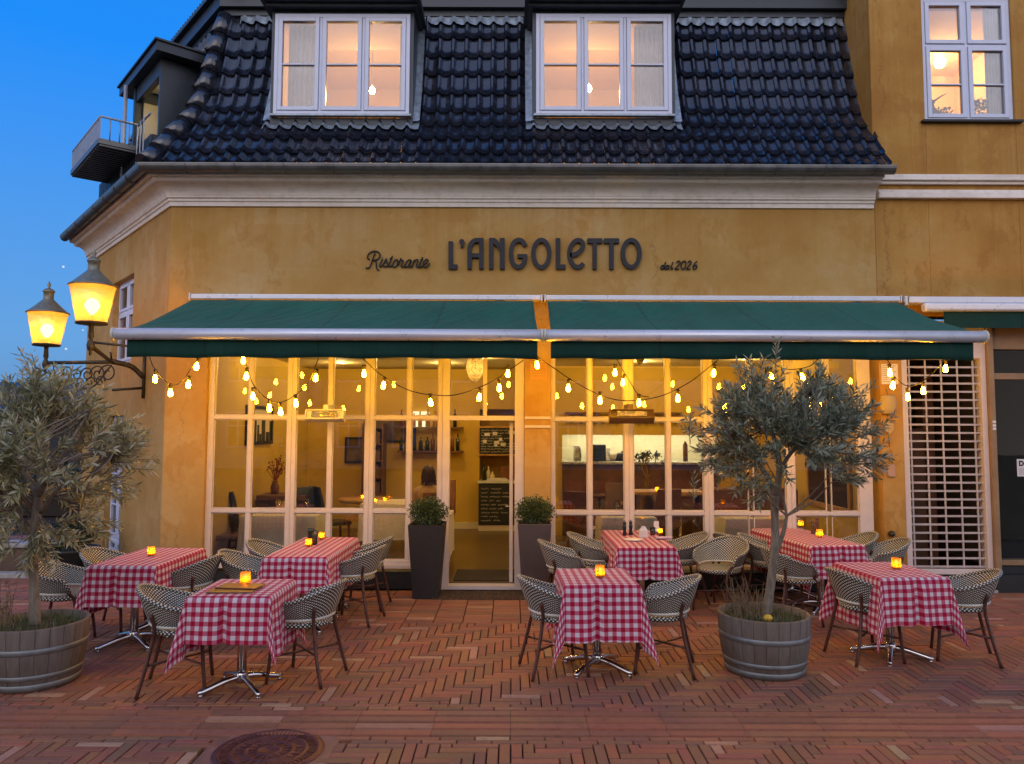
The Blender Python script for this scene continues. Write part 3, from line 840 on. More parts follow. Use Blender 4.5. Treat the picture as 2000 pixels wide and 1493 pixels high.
# ------------------------------------------------ windows
def rect_frame(mb, x0, x1, z0, z1, y0, y1, wd):
    mb.box(x0, x0 + wd, y0, y1, z0, z1); mb.box(x1 - wd, x1, y0, y1, z0, z1)
    mb.box(x0 + wd, x1 - wd, y0, y1, z0, z0 + wd); mb.box(x0 + wd, x1 - wd, y0, y1, z1 - wd, z1)
def casement(par, x0, x1, z0, z1, Y, cols, rowz, mat, barz=(), name='window', sash=.052):
    """outer frame + sashes with glazing bars, and one pane mesh"""
    f = BMB(); g = BMB()
    fw = .05
    rect_frame(f, x0, x1, z0, z1, Y, Y + .09, fw)
    xs = [x0 + fw + (x1 - x0 - 2 * fw) * k / cols for k in range(cols + 1)]
    zs = [z0 + fw] + [z0 + (z1 - z0) * q for q in rowz] + [z1 - fw]
    for k in range(1, cols): f.box(xs[k] - .018, xs[k] + .018, Y + .004, Y + .088, z0 + fw, z1 - fw)
    for q in zs[1:-1]:
        for k in range(cols): f.box(xs[k] + (.018 if k else 0), xs[k + 1] - (.018 if k < cols - 1 else 0), Y + .006, Y + .086, q - .018, q + .018)
    for k in range(cols):
        for r_ in range(len(zs) - 1):
            a0, a1 = xs[k] + (.022 if k else .004), xs[k + 1] - (.022 if k < cols - 1 else .004)
            c0, c1 = zs[r_] + (.022 if r_ else .004), zs[r_ + 1] - (.022 if r_ < len(zs) - 2 else .004)
            rect_frame(f, a0, a1, c0, c1, Y - .012, Y + .05, sash)
            for q in barz:
                zz_ = z0 + (z1 - z0) * q
                if c0 < zz_ < c1: f.box(a0 + sash, a1 - sash, Y - .004, Y + .04, zz_ - .011, zz_ + .011)
            g.box(a0 + sash - .004, a1 - sash + .004, Y + .022, Y + .028, c0 + sash - .004, c1 - sash + .004)
    w_ = f.part(name, mat, par, bevel=.004, seg=1)
    g.part('pane', M['glass'], w_)
    return w_
def room_light(name, loc, watts, rad=.05, color=(1, .66, .34)):
    l = bpy.data.lights.new(name, 'POINT'); l.energy = watts; l.shadow_soft_size = rad; l.color = color
    o = bpy.data.objects.new(name, l); col.objects.link(o); o.location = loc; return o
def pendant(u, v, Y, ceil, lab):
    p = at(u, v, Y)
    t = thing('pendant_lamp', lab, 'lamp', p)
    MB().lathe([(.0, -.07), (.03, -.055), (.045, -.02), (.035, .02), (.016, .045), (.016, .05)], 12).build('bulb', M['room_bulb'], t)
    b = MB(); b.lathe([(.02, .045), (.022, .09), (.006, .10)], 10); b.tube([(0, 0, .1), (0, 0, ceil - p.z)], .004, 5); b.lathe([(.05, ceil - p.z - .03), (.05, ceil - p.z)], 10)
    b.build('cable', M['alu'], t)
    return t
for i, (u0, u1) in enumerate(DORM):
    x0, x1 = at(u0, 130, DY).x, at(u1, 130, DY).x; z0, z1 = at((u0 + u1) / 2, 224, DY).z, at((u0 + u1) / 2, 27, DY).z
    d = BMB()
    d.box(x0 - .045, x0 - .003, DY + .03, 10.62, z0 - .14, z1 + .05); d.box(x1 + .003, x1 + .045, DY + .03, 10.62, z0 - .14, z1 + .05)
    d.box(x0 - .003, x1 + .003, DY + .03, DY + .12, z0 - .14, z0 - .034)
    d.box(x0 - .003, x1 + .003, DY + .03, 10.62, z1 + .004, z1 + .05)
    dm = d.part('dormer', M['zinc_dark'], bld)
    q = BMB(); q.box(x0 - .03, x1 + .03, DY - .045, DY + .028, z0 - .03, z0 - .004); q.part('window_sill', M['lead'], dm)
    q = BMB(); q.box(x0 - .15, x1 + .15, DY - .20, 10.7, z1 + .09, z1 + .16); q.box(x0 - .10, x1 + .10, DY - .10, 10.7, z1 + .052, z1 + .088)
    q.part('dormer_roof', M['zinc_dark'], dm)
    q = BMB(); q.box(x0 - .16, x1 + .16, DY - .225, DY - .202, z1 + .10, z1 + .20); q.part('roof_edge', M['lead'], dm)
    # the dormer's window hangs on the dormer; its pane is one mesh of its own
    wv = casement(dm, x0, x1, z0, z1, DY, 3, (), M['blue_white_frame'], (.495,), 'window')
    # room behind
    rm = BMB(); xr0, xr1 = x0 - .7, x1 + .7; zf, zc = z0 - .35, z1 + .42
    rm.box(xr0, xr1, 12.9, 13.0, zf, zc); rm.box(xr0 - .1, xr0, 10.64, 13.0, zf, zc); rm.box(xr1, xr1 + .1, 10.64, 13.0, zf, zc)
    rm.box(xr0 - .1, xr1 + .1, 10.64, 13.0, zc, zc + .05); rm.box(xr0 - .1, xr1 + .1, 10.64, 13.0, zf - .05, zf)
    rm.box(x0, x1, DY + .13, 10.64, z0 - .06, z0 - .036); rm.box(x0, x1, DY + .13, 10.64, z1 - .016, z1 + .002)
    rm.box(x0 - .002, x0 + .012, DY + .13, 10.64, z0 - .036, z1 - .016); rm.box(x1 - .012, x1 + .002, DY + .13, 10.64, z0 - .036, z1 - .016)
    rm.box(xr0, x0, 10.63, 10.66, zf, zc); rm.box(x1, xr1, 10.63, 10.66, zf, zc); rm.box(x0, x1, 10.63, 10.66, z1, zc)
    rm.part('room_wall', M['peach_wall'], dm)
    cu = BMB()
    ca, cb_ = ((x0 + .10, x0 + .50) if i == 0 else (x1 - .44, x1 - .02))
    cu.grid(lambda a, q_: (ca + (cb_ - ca) * a, DY + .30 + .025 * math.sin(a * 40), z0 + (z1 - z0) * q_), 48, 2)
    cv = BMB()
    if i == 1: cv.grid(lambda a, q_: (x0 + .04 + .10 * a * (1 - .3 * q_), DY + .30 + .02 * math.sin(a * 14), z0 + (z1 - z0) * q_), 12, 2)
    else: cv.grid(lambda a, q_: (x1 - .17 + .12 * a, DY + .30 + .02 * math.sin(a * 14), z0 + (z1 - z0) * q_), 12, 2)
    cu.part('curtain', M['curtain'], dm); cv.part('curtain', M['curtain'], dm)
    uu, vv = ((727, 176), (1150, 172))[i]
    lp = pendant(uu, vv, 11.2, zc, ('bare bulb pendant glowing in the right pane of the dormer above the script lettering', 'bare bulb pendant glowing in the middle pane of the dormer above the big lettering')[i])
    lo = room_light('room_light', (at(uu, vv, 11.2).x, 11.2, at(uu, vv, 11.2).z + .02), 40, .06, (1, .68, .32))
    lo.parent = lp; lo.location = (0, 0, -.12)
# left-face windows
def left_window(t0, t1, z0, z1, rows, bars):
    f = BMB(); g = BMB(); a, b_ = t0 + .01, t1 - .01
    def bx(mb, *q): mb.box(*q, ML)
    def fr(x0, x1, c0, c1, y0, y1, wd):
        bx(f, x0, x0 + wd, y0, y1, c0, c1); bx(f, x1 - wd, x1, y0, y1, c0, c1); bx(f, x0 + wd, x1 - wd, y0, y1, c0, c0 + wd); bx(f, x0 + wd, x1 - wd, y0, y1, c1 - wd, c1)
    fr(a, b_, z0, z1, .09, .17, .05); mid = (a + b_) / 2
    bx(f, mid - .03, mid + .03, .085, .165, z0 + .05, z1 - .05)
    zz = [z0 + .05] + [z0 + (z1 - z0) * r_ for r_ in rows] + [z1 - .05]
    for q in zz[1:-1]: bx(f, a + .05, mid - .03, .088, .165, q - .025, q + .025); bx(f, mid + .03, b_ - .05, .088, .165, q - .025, q + .025)
    for (l, r_) in ((a + .05, mid - .03), (mid + .03, b_ - .05)):
        for j in range(len(zz) - 1): fr(l, r_, zz[j] + (.025 if j else 0), zz[j + 1] - (.025 if j < len(zz) - 2 else 0), .075, .13, .045)
        for q in bars: bx(f, l + .045, r_ - .045, .08, .12, z0 + (z1 - z0) * q - .012, z0 + (z1 - z0) * q + .012)
    bx(g, a + .05, b_ - .05, .105, .111, z0 + .05, z1 - .05)
    w_ = f.part('window', M['blue_white_frame'], bld, bevel=.004, seg=1); g.part('pane', M['dark_glass'], w_)
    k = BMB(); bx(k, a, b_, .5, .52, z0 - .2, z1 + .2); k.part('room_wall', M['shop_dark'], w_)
left_window(t_a, t_b, z_a0, z_a1, (.62,), ())
left_window(t_c, t_d, .08, z_c1, (.12, ), (.36, .58, .8))

# ------------------------------------------------ roof terrace on the left slope
LM = lambda t, o_, z: CORNER + DL * t + NL * o_ + Vector((0, 0, z))
MO = Matrix(((DL.x, NL.x, 0, CORNER.x), (DL.y, NL.y, 0, CORNER.y), (0, 0, 1, 0), (0, 0, 0, 1)))   # (t, outset, z)
zfl = hitL(245, 272)[1] - .46; ztp = hitL(262, 128)[1] - .38
ter = BMB()
ter.box(.78, .84, -.95, -.02, zfl - .3, ztp, MO)             # cheek next to the hip
ter.box(1.98, 2.06, -.95, .0, zfl, ztp, MO)
ter.box(.84, 1.98, -.10, -.02, ztp - .22, ztp, MO)             # lintel
te = ter.part('terrace_dormer', M['zinc_dark'], bld)
q = BMB(); q.box(.56, 2.5, -1.1, .10, ztp + .004, ztp + .13, MO); q.box(.53, 2.53, -1.1, .13, ztp + .134, ztp + .16, MO); q.part('dormer_roof', M['zinc_dark'], te)
q = BMB(); q.box(.844, 1.976, -1.00, -.94, zfl, ztp - .004, MO); q.box(1.92, 1.976, -.936, -.12, zfl, ztp - .226, MO); q.box(.844, 1.916, -.936, -.12, ztp - .05, ztp - .006, MO); q.part('terrace_wall', M['cream_wall'], te)
q = BMB(); q.box(.6, 3.45, -.4, .10, GZ + .02, zfl - .03, MO)
t_ = .61
while t_ < 3.42: q.box(t_, t_ + .045, .102, .125, GZ + .02, zfl - .034, MO); t_ += .085
q.part('parapet', M['zinc_dark'], te)
q = BMB(); q.box(1.22, 3.0, .10, .62, zfl - .10, zfl - .03, MO)
t_ = 1.24
while t_ < 2.97: q.box(t_, t_ + .05, .12, .60, zfl - .125, zfl - .102, MO); t_ += .1
q.part('balcony_floor', M['zinc'], te)
q = BMB(); rz = zfl + .27
def rail(a, b_): q.tube([LM(*a), LM(*b_)], .016, 6)
rail((1.22, .60, rz), (2.98, .60, rz)); rail((1.22, .12, rz), (1.22, .60, rz)); rail((2.98, .12, rz), (2.98, .60, rz)); rail((.66, .12, rz), (1.22, .12, rz))
t_ = 1.22
while t_ < 3.0: q.box(t_ - .014, t_ + .014, .598, .606, zfl - .05, rz, MO); t_ += .052
for o_ in (.12, .24, .36, .48):
    q.tube([LM(1.22, o_, zfl - .04), LM(1.22, o_, rz)], .009, 5); q.tube([LM(2.98, o_, zfl - .04), LM(2.98, o_, rz)], .009, 5)
for t_ in (.88, 1.04, 1.2): q.tube([LM(t_, .14, zfl - .75), LM(t_, .14, rz)], .010, 5)
q.tube([LM(2.02, .12, GZ + .05), LM(2.02, .12, ztp)], .03, 6)
q.part('railing', simple('pale_zinc_rail', (.34, .37, .42), .45, .3), te)
tl = room_light('terrace_light', LM(1.3, -.5, ztp - .2), 26, .06, (1, .82, .5)); tl.parent = te; tl.matrix_parent_inverse = parent_inv(te)
q = BMB(); q.lathe([(.09, 0), (.09, .03), (0, .035)], 14, LM(1.3, -.5, ztp - .09)); q.part('ceiling_lamp', M['cream_band'], te)

# ------------------------------------------------ restaurant glazing
Z1, Z2, Z3 = fz(700, 816), fz(700, 1000), fz(700, 1106)
def shop_window(xa, xb, mull, rails, zb_, zt_, la=.055, lb=.055, mull_top=None):
    f = BMB(); g = BMB(); Y0 = FY + .06; Y1 = FY + .16
    f.box(xa, xa + la, Y0, Y1, zb_, zt_); f.box(xb - lb, xb, Y0, Y1, zb_, zt_)
    f.box(xa + la, xb - lb, Y0, Y1, zb_, zb_ + .06); f.box(xa + la, xb - lb, Y0, Y1, zt_ - .06, zt_)
    f.box(xa + .001, xb - .001, Y0 - .045, Y0 - .002, zb_ - .035, zb_ + .012)      # sill nosing
    zs = [zb_ + .06] + list(rails) + [zt_ - .06]
    xs = [xa + la] + list(mull) + [xb - lb]
    for m_ in mull:
        lo_ = rails[-1] if mull_top else zb_ + .06
        f.box(m_ - .027, m_ + .027, Y0 + .006, Y1 - .006, lo_ + (.022 if mull_top else 0), zt_ - .06)
    for r_ in rails:
        f.box(xa + la, xb - lb, Y0 + .003, Y1 - .003, r_ - .024, r_ + .024)
    # putty beads round each light
    for i in range(len(xs) - 1):
        for j in range(len(zs) - 1):
            a, b_ = xs[i] + (.027 if i else 0), xs[i + 1] - (.027 if i < len(xs) - 2 else 0)
            c_, d_ = zs[j] + (.024 if j else 0), zs[j + 1] - (.024 if j < len(zs) - 2 else 0)
            rect_frame(f, a + .0005, b_ - .0005, c_ + .0005, d_ - .0005, Y0 + .02, Y0 + .062, .012)
    g.box(xa + la - .01, xb - lb + .01, Y0 + .038, Y0 + .046, zb_ + .05, zt_ - .05)
    w_ = f.part('shop_window', M['white_frame'], bld, bevel=.004, seg=1); g.part('pane', M['glass'], w_)
    return w_
shop_window(xw[405] - .034, xw[565], [xw[483]], [Z2, Z1], Z3, ZT - .003, .075)
shop_window(xw[565] + .002, xw[719], [xw[641]], [Z2, Z1], Z3, ZT - .003)
shop_window(xw[719] + .002, xw[870] - .045, [xw[797]], [Z2, Z1], Z3, ZT - .003)
zr = -.012
shop_window(xw[1076] + .003, xw[1230], [xw[1153]], [Z2 + zr, Z1 + zr], Z3, ZT - .003, .045)
shop_window(xw[1230] + .002, xw[1386], [xw[1308]], [Z2 + zr, Z1 + zr], Z3, ZT - .003)
shop_window(xw[1386] + .002, xw[1548], [(xw[1386] + xw[1548]) / 2 + .02], [Z2 + zr, Z1 + zr], Z3, ZT - .003, mull_top=True)
shop_window(xw[1548] + .002, xw[1708], [xw[1623]], [Z2 + zr, Z1 + zr], Z3, ZT - .003, .05, .17, mull_top=True)
df = BMB(); Y0, Y1 = FY + .04, FY + .18
df.box(xw[870] - .043, xw[870] + .045, Y0, Y1, .05, ZT - .003); df.box(xw[1014] - .055, xw[1024] - .002, Y0, Y1, .05, ZT - .003)
df.box(xw[870] + .045, xw[1014] - .055, Y0, Y1, Z1 - .03, Z1 + .03); df.box(xw[870] + .045, xw[1014] - .055, Y0, Y1, ZT - .06, ZT - .003)
xm = fx(947, 760); df.box(xm - .025, xm + .025, Y0 + .01, Y1 - .01, Z1 + .03, ZT - .06)
df.box(xw[870] - .04, xw[1024] - .004, Y0 - .02, Y1 + .05, .0, .048)
dfo = df.part('door_frame', M['white_frame'], bld, bevel=.004, seg=1)
g = BMB(); g.box(xw[870] + .04, xw[1014] - .05, Y0 + .06, Y0 + .067, Z1 + .025, ZT - .05); g.part('pane', M['glass'], dfo)
# the open glazed door leaf, swung inwards against the right jamb
dl = BMB(); xd = xw[1014] - .075
dl.box(xd - .045, xd, FY + .20, FY + .28, .06, Z1 - .04); dl.box(xd - .045, xd, FY + 1.0, FY + 1.08, .06, Z1 - .04)
dl.box(xd - .045, xd, FY + .28, FY + 1.0, .06, .2); dl.box(xd - .045, xd, FY + .28, FY + 1.0, Z1 - .13, Z1 - .04)
do = dl.part('door', M['white_frame'], bld, bevel=.004, seg=1)
g = BMB(); g.box(xd - .026, xd - .019, FY + .27, FY + 1.01, .19, Z1 - .12); g.part('pane', M['glass'], do)
g = BMB(); g.tube([(xd - .05, FY + .24, 1.0), (xd - .09, FY + .24, 1.0), (xd - .09, FY + .34, 1.0)], .01, 6); g.part('handle', M['chrome'], do)
# louvred vent and two mouldings on the pier
v = BMB(); va, vb = fx(1036, 720), fx(1068, 720); v0_, v1_ = fz(1052, 742), fz(1052, 706)
rect_frame(v, va, vb, v0_, v1_, FY - .018, FY + .002, .016)
for k in range(6): v.box(va + .016, vb - .016, FY - .012, FY + .002, v0_ + .022 + k * .032, v0_ + .040 + k * .032)
v.part('vent', simple('ochre_painted_vent', (.58, .30, .09), .6), bld)
v = BMB(); v.box(xw[1024] + .004, xw[1076] - .004, FY - .02, FY + .001, fz(1050, 819), fz(1050, 814)); v.box(xw[1024] + .004, xw[1076] - .004, FY - .02, FY + .001, fz(1050, 836), fz(1050, 831))
v.part('moulding', M['white_frame'], bld)

# ================================================================== NEIGHBOURING HOUSE
nb_ = thing('neighbouring_building', 'taller ochre house with a roller grille and dark shop front beside the restaurant', 'building', (XB + 2, FY, 0))
XR = 9.5
gx0, gx1 = fx(1767, 900), fx(1930, 900); sx0 = fx(1946, 900)
wx0, wx1 = fx(1803, 120), fx(1978, 120); wz0, wz1 = fz(1890, 237), fz(1890, -6)
ZG = 3.42
wl = BMB()
wl.box(XB + .002, gx0, FY, FY + .35, 0, ZG)
wl.box(XB + .002, wx0, FY, FY + .35, ZG, 9.6); wl.box(wx1, XR, FY, FY + .35, ZG, 9.6)
wl.box(wx0, wx1, FY, FY + .35, ZG, wz0); wl.box(wx0, wx1, FY, FY + .35, wz1, 9.6)
wl.box(XB + .002, XB + .3, FY + .35, 15.4, 4.0, 9.6)
wl.part('wall', M['ochre2'], nb_, bevel=.006, seg=1)
q = BMB(); q.box(XB + .03, XR, FY - .09, FY + .001, fz(1850, 356), fz(1850, 345)); q.box(XB + .03, XR, FY - .05, FY + .001, fz(1850, 362), fz(1850, 356.5)); q.box(XB + .03, XR, FY - .075, FY + .001, fz(1850, 390), fz(1850, 379)); q.box(XB + .03, XR, FY - .05, FY + .001, fz(1850, 378.6), fz(1850, 373))
q.part('string_course', M['cornice'], nb_, bevel=.006)
wq = casement(nb_, wx0 + .002, wx1 - .002, wz0 + .002, wz1 - .002, FY + .03, 2, (.615,), M['blue_white_frame'], (.30,), 'window')
q = BMB(); q.box(wx0 - .06, wx1 + .07, FY - .07, FY + .028, wz0 - .03, wz0 - .002); q.part('window_sill', M['black_metal'], wq)
q = BMB(); q.box(wx0 - .4, wx1 + 1, FY + 3, FY + 3.1, wz0 - .6, wz1 + .6); q.box(wx0 - .4, wx1 + 1, FY + .4, FY + 3, wz1 + .35, wz1 + .4); q.box(wx0 - .4, wx1 + 1, FY + .4, FY + 3, wz0 - .65, wz0 - .6)
q.box(wx0 - .45, wx0 - .4, FY + .4, FY + 3, wz0 - .65, wz1 + .4); q.box(wx1 + 1, wx1 + 1.05, FY + .4, FY + 3, wz0 - .65, wz1 + .4)
q.part('room_wall', M['peach_wall'], wq)
lo = room_light('room_light', ((wx0 + wx1) / 2 + .9, FY + 2.2, wz1 - .1), 32, .08, (1, .70, .38)); lo.parent = wq; lo.matrix_parent_inverse = parent_inv(wq)
q = BMB(); q.lathe([(.0, 0), (.06, .03), (.09, .12), (.03, .2), (0, .2)], 12, ((wx0 + wx1) / 2 + .9, FY + 2.2, wz1 + .1)); q.part('ceiling_lamp', M['room_bulb'], wq)
cu = BMB(); cu.grid(lambda a, q_: (wx1 - .26 + .2 * a, FY + .16 + .02 * math.sin(a * 30), wz0 + .05 + (wz1 - wz0 - .1) * q_), 30, 2); cu.part('curtain', M['curtain'], wq)
# ornaments on the sill: wicker bird and a plant
ob = thing('bird_ornament', 'openwork wicker bird ornament with long beak on the upper window sill', 'ornament', (fx(1840, 220), FY + .22, wz0 + .03))
b = MB(); b.lathe([(.0, 0), (.075, .0), (.095, .07), (.09, .14), (.06, .20), (.03, .24), (.022, .28), (.035, .31), (.03, .34), (0, .35)], 14); b.build('body', simple('grey_wicker', (.10, .09, .08), .7, var=.6, scale=90), ob)
b = MB(); b.tube([(.02, 0, .325), (.13, -.01, .40), (.19, -.01, .43)], [.014, .009, .003], 6); b.build('beak', M['walnut'], ob)
def leaf(mb, p, d, L, wd, up, c, m=0):
    d = d.normalized(); s = d.cross(up)
    if s.length < 1e-4: s = d.orthogonal()
    s.normalize(); n = s.cross(d)
    b = len(mb.v); m1 = p + d * L * .5 - n * L * .04
    mb.v += [tuple(p), tuple(m1 + s * wd + n * wd * .25), tuple(p + d * L), tuple(m1 - s * wd + n * wd * .25), tuple(m1)]
    mb.face([b, b + 1, b + 4], c=c, m=m); mb.face([b + 1, b + 2, b + 4], c=c, m=m); mb.face([b, b + 4, b + 3], c=c, m=m); mb.face([b + 4, b + 2, b + 3], c=c, m=m)
def rdir(r): 
    z = r.uniform(-1, 1); a = r.uniform(0, 2 * PI); q_ = math.sqrt(1 - z * z); return Vector((q_ * math.cos(a), q_ * math.sin(a), z))
pr = random.Random(5)
def sill_plant(u, lab, n, r_, h):
    t = thing('window_plant', lab, 'plant', (fx(u, 220), FY + .22, wz0 + .03))
    MB().lathe([(0, 0), (.05, 0), (.06, .08), (0, .08)], 12).build('pot', M['walnut'], t)
    b = MB()
    for _ in range(n):
        p = Vector((pr.uniform(-r_, r_), pr.uniform(-.08, .08), .08 + pr.random() ** .7 * h)); leaf(b, p, rdir(pr), .06, .017, Vector((0, 0, 1)), (pr.random(),) * 3)
    b.build('leaves', M['hedge_leaf'], t)
sill_plant(1864, 'small leafy pot plant beside the wicker bird on the upper sill', 60, .06, .14)
sill_plant(1926, 'wide bushy plant in the right half of the upper sill', 240, .13, .26)
# roller grille door
gr = BMB(); gzt = 3.36; gzb = fz(1850, 1112)
gr.box(gx0 + .002, gx0 + .075, FY + .02, FY + .15, .03, gzt); gr.box(gx1 - .035, gx1 + .03, FY + .02, FY + .15, .03, gzt)
gr.box(gx0 + .075, gx1 - .035, FY + .05, FY + .12, gzb - .075, gzb - .01)
gr.box(gx0 + .075, gx1 - .035, FY + .02, FY + .15, fz(1850, 700), gzt)
gd = gr.part('security_grille', M['white_frame'], nb_, bevel=.004, seg=1)
gr = BMB(); z_ = gzb + .005
k = 0
while z_ < gzt - .05:
    gr.box(gx0 + .07, gx1 - .03, FY + .075, FY + .093, z_, z_ + .023); z_ += .1035
a0, a1 = gx0 + .075, gx1 - .035
for f_ in (.06, .28, .495, .715, .93):
    gr.box(a0 + (a1 - a0) * f_ - .009, a0 + (a1 - a0) * f_ + .009, FY + .077, FY + .091, gzb, gzt)
gr.part('grille_bars', simple('grille_enamel', (.46, .41, .40), .4), gd)
q = BMB(); q.box(gx0, gx1 + .03, FY - .05, FY + .2, 0, .03); q.part('door_step', M['pale_stone'], nb_)
q = BMB(); q.box(gx0 - .1, gx1 + .1, FY + 1.5, FY + 1.6, 0, 3.4); q.box(gx0 - .15, gx0 - .1, FY + .36, FY + 1.6, 0, 3.4); q.box(gx1 + .1, gx1 + .15, FY + .36, FY + 1.6, 0, 3.4)
q.box(gx0 - .1, gx1 + .1, FY + .2, FY + 1.5, .0, .02); q.part('shop_wall', M['shop_dark'], nb_)
q = BMB()
for a, wd, zz_ in ((.18, .22, 2.4), (.55, .3, 2.0), (.80, .16, 2.9)): q.box(gx0 + (gx1 - gx0) * a, gx0 + (gx1 - gx0) * a + wd, FY + 1.1, FY + 1.3, .02, zz_)
q.part('shop_panel', M['brown_panel'], nb_, bevel=.01)
q = BMB(); q.box(gx0 + .42, gx0 + .60, FY + 1.38, FY + 1.42, .1, 3.2); q.part('pale_panel', simple('olive_panel', (.16, .12, .06), .7), nb_)
# shop front at the frame's edge
q = BMB(); q.box(gx1 + .032, sx0, FY - .03, FY + .3, .22, 3.36); q.box(sx0, XR, FY + .02, FY + .2, 2.62, 2.70); q.box(sx0, XR, FY + .02, FY + .2, .32, .38); q.box(sx0, XR, FY + .02, FY + .2, 3.0, 3.36)
pil = q.part('shop_front', M['timber'], nb_, bevel=.005)
q = BMB(); q.box(gx1 + .032, XR, FY - .05, FY + .3, 0, .215); q.box(sx0, XR, FY + .05, FY + .2, .217, .318); q.part('shop_plinth', M['dark_wood'], nb_)
q = BMB(); q.box(sx0, XR, FY + .09, FY + .1, .38, 2.62); q.box(sx0, XR, FY + .09, FY + .1, 2.70, 3.0); q.part('shop_glass', M['dark_glass'], nb_)
q = BMB(); q.box(sx0 - .1, XR, FY + 2.2, FY + 2.3, 0, 3.4); q.box(sx0 - .1, XR, FY + .36, FY + 2.2, 3.3, 3.36); q.box(sx0 - .1, XR, FY + .36, FY + 2.2, .3, .33)
q.box(sx0 - .06, sx0 - .02, FY + .36, FY + 2.2, .33, 3.3); q.part('shop_wall', M['shop_dark'], nb_)
q = BMB(); q.box(sx0 + .15, sx0 + .5, FY + 1.6, FY + 1.9, .33, 1.55); q.box(sx0 + .2, sx0 + .7, FY + 1.4, FY + 1.9, .33, .9); q.part('shop_counter', M['brown_panel'], nb_)
for zz_ in (fz(1940, 822), ): 
    q = BMB()
    for i_, d_ in enumerate((0, .045, .085)): q.box(gx1 + .055, gx1 + .095, FY - .033, FY - .031, zz_ - d_ - .03, zz_ - d_)
    q.part('small_sticker', M['paper'], pil)
pa = thing('paper_notice', 'white printed notice with a bold heading taped inside the dark shop window', 'notice', (fx(1998, 915), FY + .08, fz(1990, 915)))
px0 = fx(1986, 915) - pa.location.x + .055
b = MB(); b.box(px0, px0 + .20, -.002, .002, -.105, .11); b.build('sheet', M['paper'], pa)
def text_mesh(name, body, size, mat, parent, loc, shear=0, ext=.0006, off=0):
    c = bpy.data.curves.new('t', 'FONT'); c.body = body; c.size = size; c.extrude = ext; c.shear = shear; c.offset = off
    o = bpy.data.objects.new('t', c); col.objects.link(o); dg = bpy.context.evaluated_depsgraph_get()
    me = bpy.data.meshes.new_from_object(o.evaluated_get(dg)); bpy.data.objects.remove(o)
    me.materials.clear(); me.materials.append(mat)
    n = bpy.data.objects.new(name, me); col.objects.link(n); n.parent = parent; n.location = loc; n.rotation_euler = (R(90), 0, 0); return n
text_mesh('heading', 'De', .085, M['ink'], pa, (px0 + .022, -.0035, .028), off=.0045)
b = MB()
for k in range(7): b.box(px0 + .018, px0 + .18 - .03 * (k % 3), -.0032, -.0022, -.012 - k * .012, -.008 - k * .012)
b.build('text_lines', simple('grey_print', (.25, .25, .27), .8), pa)

# small things hung on the wall strip
def wall_pos(u, v, off=0): p = at(u, v, FY - off); return p
p = wall_pos(1737, 731, .02); mbx = thing('menu_board', 'framed paper menu hung high on the ochre strip beside the grille', 'menu board', p)
b = MB(); rect_frame(b, -.12, .12, -.14, .14, -.015, .018, .015); b.build('frame', M['oak'], mbx)
b = MB(); b.box(-.105, .105, -.004, .012, -.125, .125); b.build('sheet', M['paper'], mbx)
b = MB()
for k in range(9):
    b.box(-.09, -.01 - .02 * (k % 2), -.0055, -.0042, .10 - k * .025, .106 - k * .025); b.box(.015, .08 - .02 * (k % 3), -.0055, -.0042, .10 - k * .025, .106 - k * .025)
b.build('text_lines', simple('brown_print', (.2, .12, .06), .8), mbx)
p = wall_pos(1735, 790, .05); t = thing('hanging_basket', 'squat straw wall basket hung above a smaller woven pouch', 'basket', p)
b = MB(); b.lathe([(0, -.125), (.075, -.12), (.10, -.06), (.105, .04), (.09, .10), (.08, .115), (.07, .10), (0, -.09)], 18, sy=.4); b.build('body', M['basket'], t)
b = MB(); b.tube([(0, .0, .10), (0, .03, .16), (0, .045, .19)], .004, 5); b.build('cord', M['dry_stem'], t)
p = wall_pos(1735, 835, .03); t = thing('woven_pouch', 'small pointed macrame pouch hanging below the straw basket', 'wall hanging', p)
b = MB(); b.extrude([(-.055, .075), (-.02, .095), (.03, .09), (.06, .07), (.062, -.03), (.01, -.09), (-.06, -.03)], lambda a, c, d: (a, d, c), -.02, .02); b.build('body', M['basket'], t, bevel=.008)
b = MB(); b.tube([(0, .01, .09), (0, .01, .19)], .004, 5); b.build('cord', M['dry_stem'], t)
b = MB(); b.tube([(.005, 0, -.09), (.008, 0, -.24)], [.012, .006], 6); b.build('tassel', M['dry_stem'], t)
p = wall_pos(1741, 918, .02); t = thing('wooden_tag', 'rounded wooden tag on a cord loop at the bottom of the hangings', 'wall hanging', p)
b = MB(); b.extrude([(-.045 * 1.0, -.07), (-.03, -.085), (.03, -.085), (.045, -.07), (.045, .05), (.03, .07), (-.03, .07), (-.045, .05)], lambda a, c, d: (a, d, c), -.009, .009); b.build('board', simple('tag_wood', (.42, .27, .20), .7), t, bevel=.004)
b = MB(); b.tube([(-.025, 0, .06), (-.012, 0, .22), (0, .01, .26), (.012, 0, .22), (.022, 0, .06)], .004, 5); b.build('cord', M['dry_stem'], t)
p = wall_pos(1742, 1043, .04); t = thing('iron_peg', 'small dark iron knob low on the ochre strip', 'knob', p)
MB().lathe([(0, -.04), (.03, -.04), (.04, 0), (.03, .035), (.012, .05)], 12, mat=Matrix.Rotation(R(90), 4, 'X')).build('body', M['iron'], t)

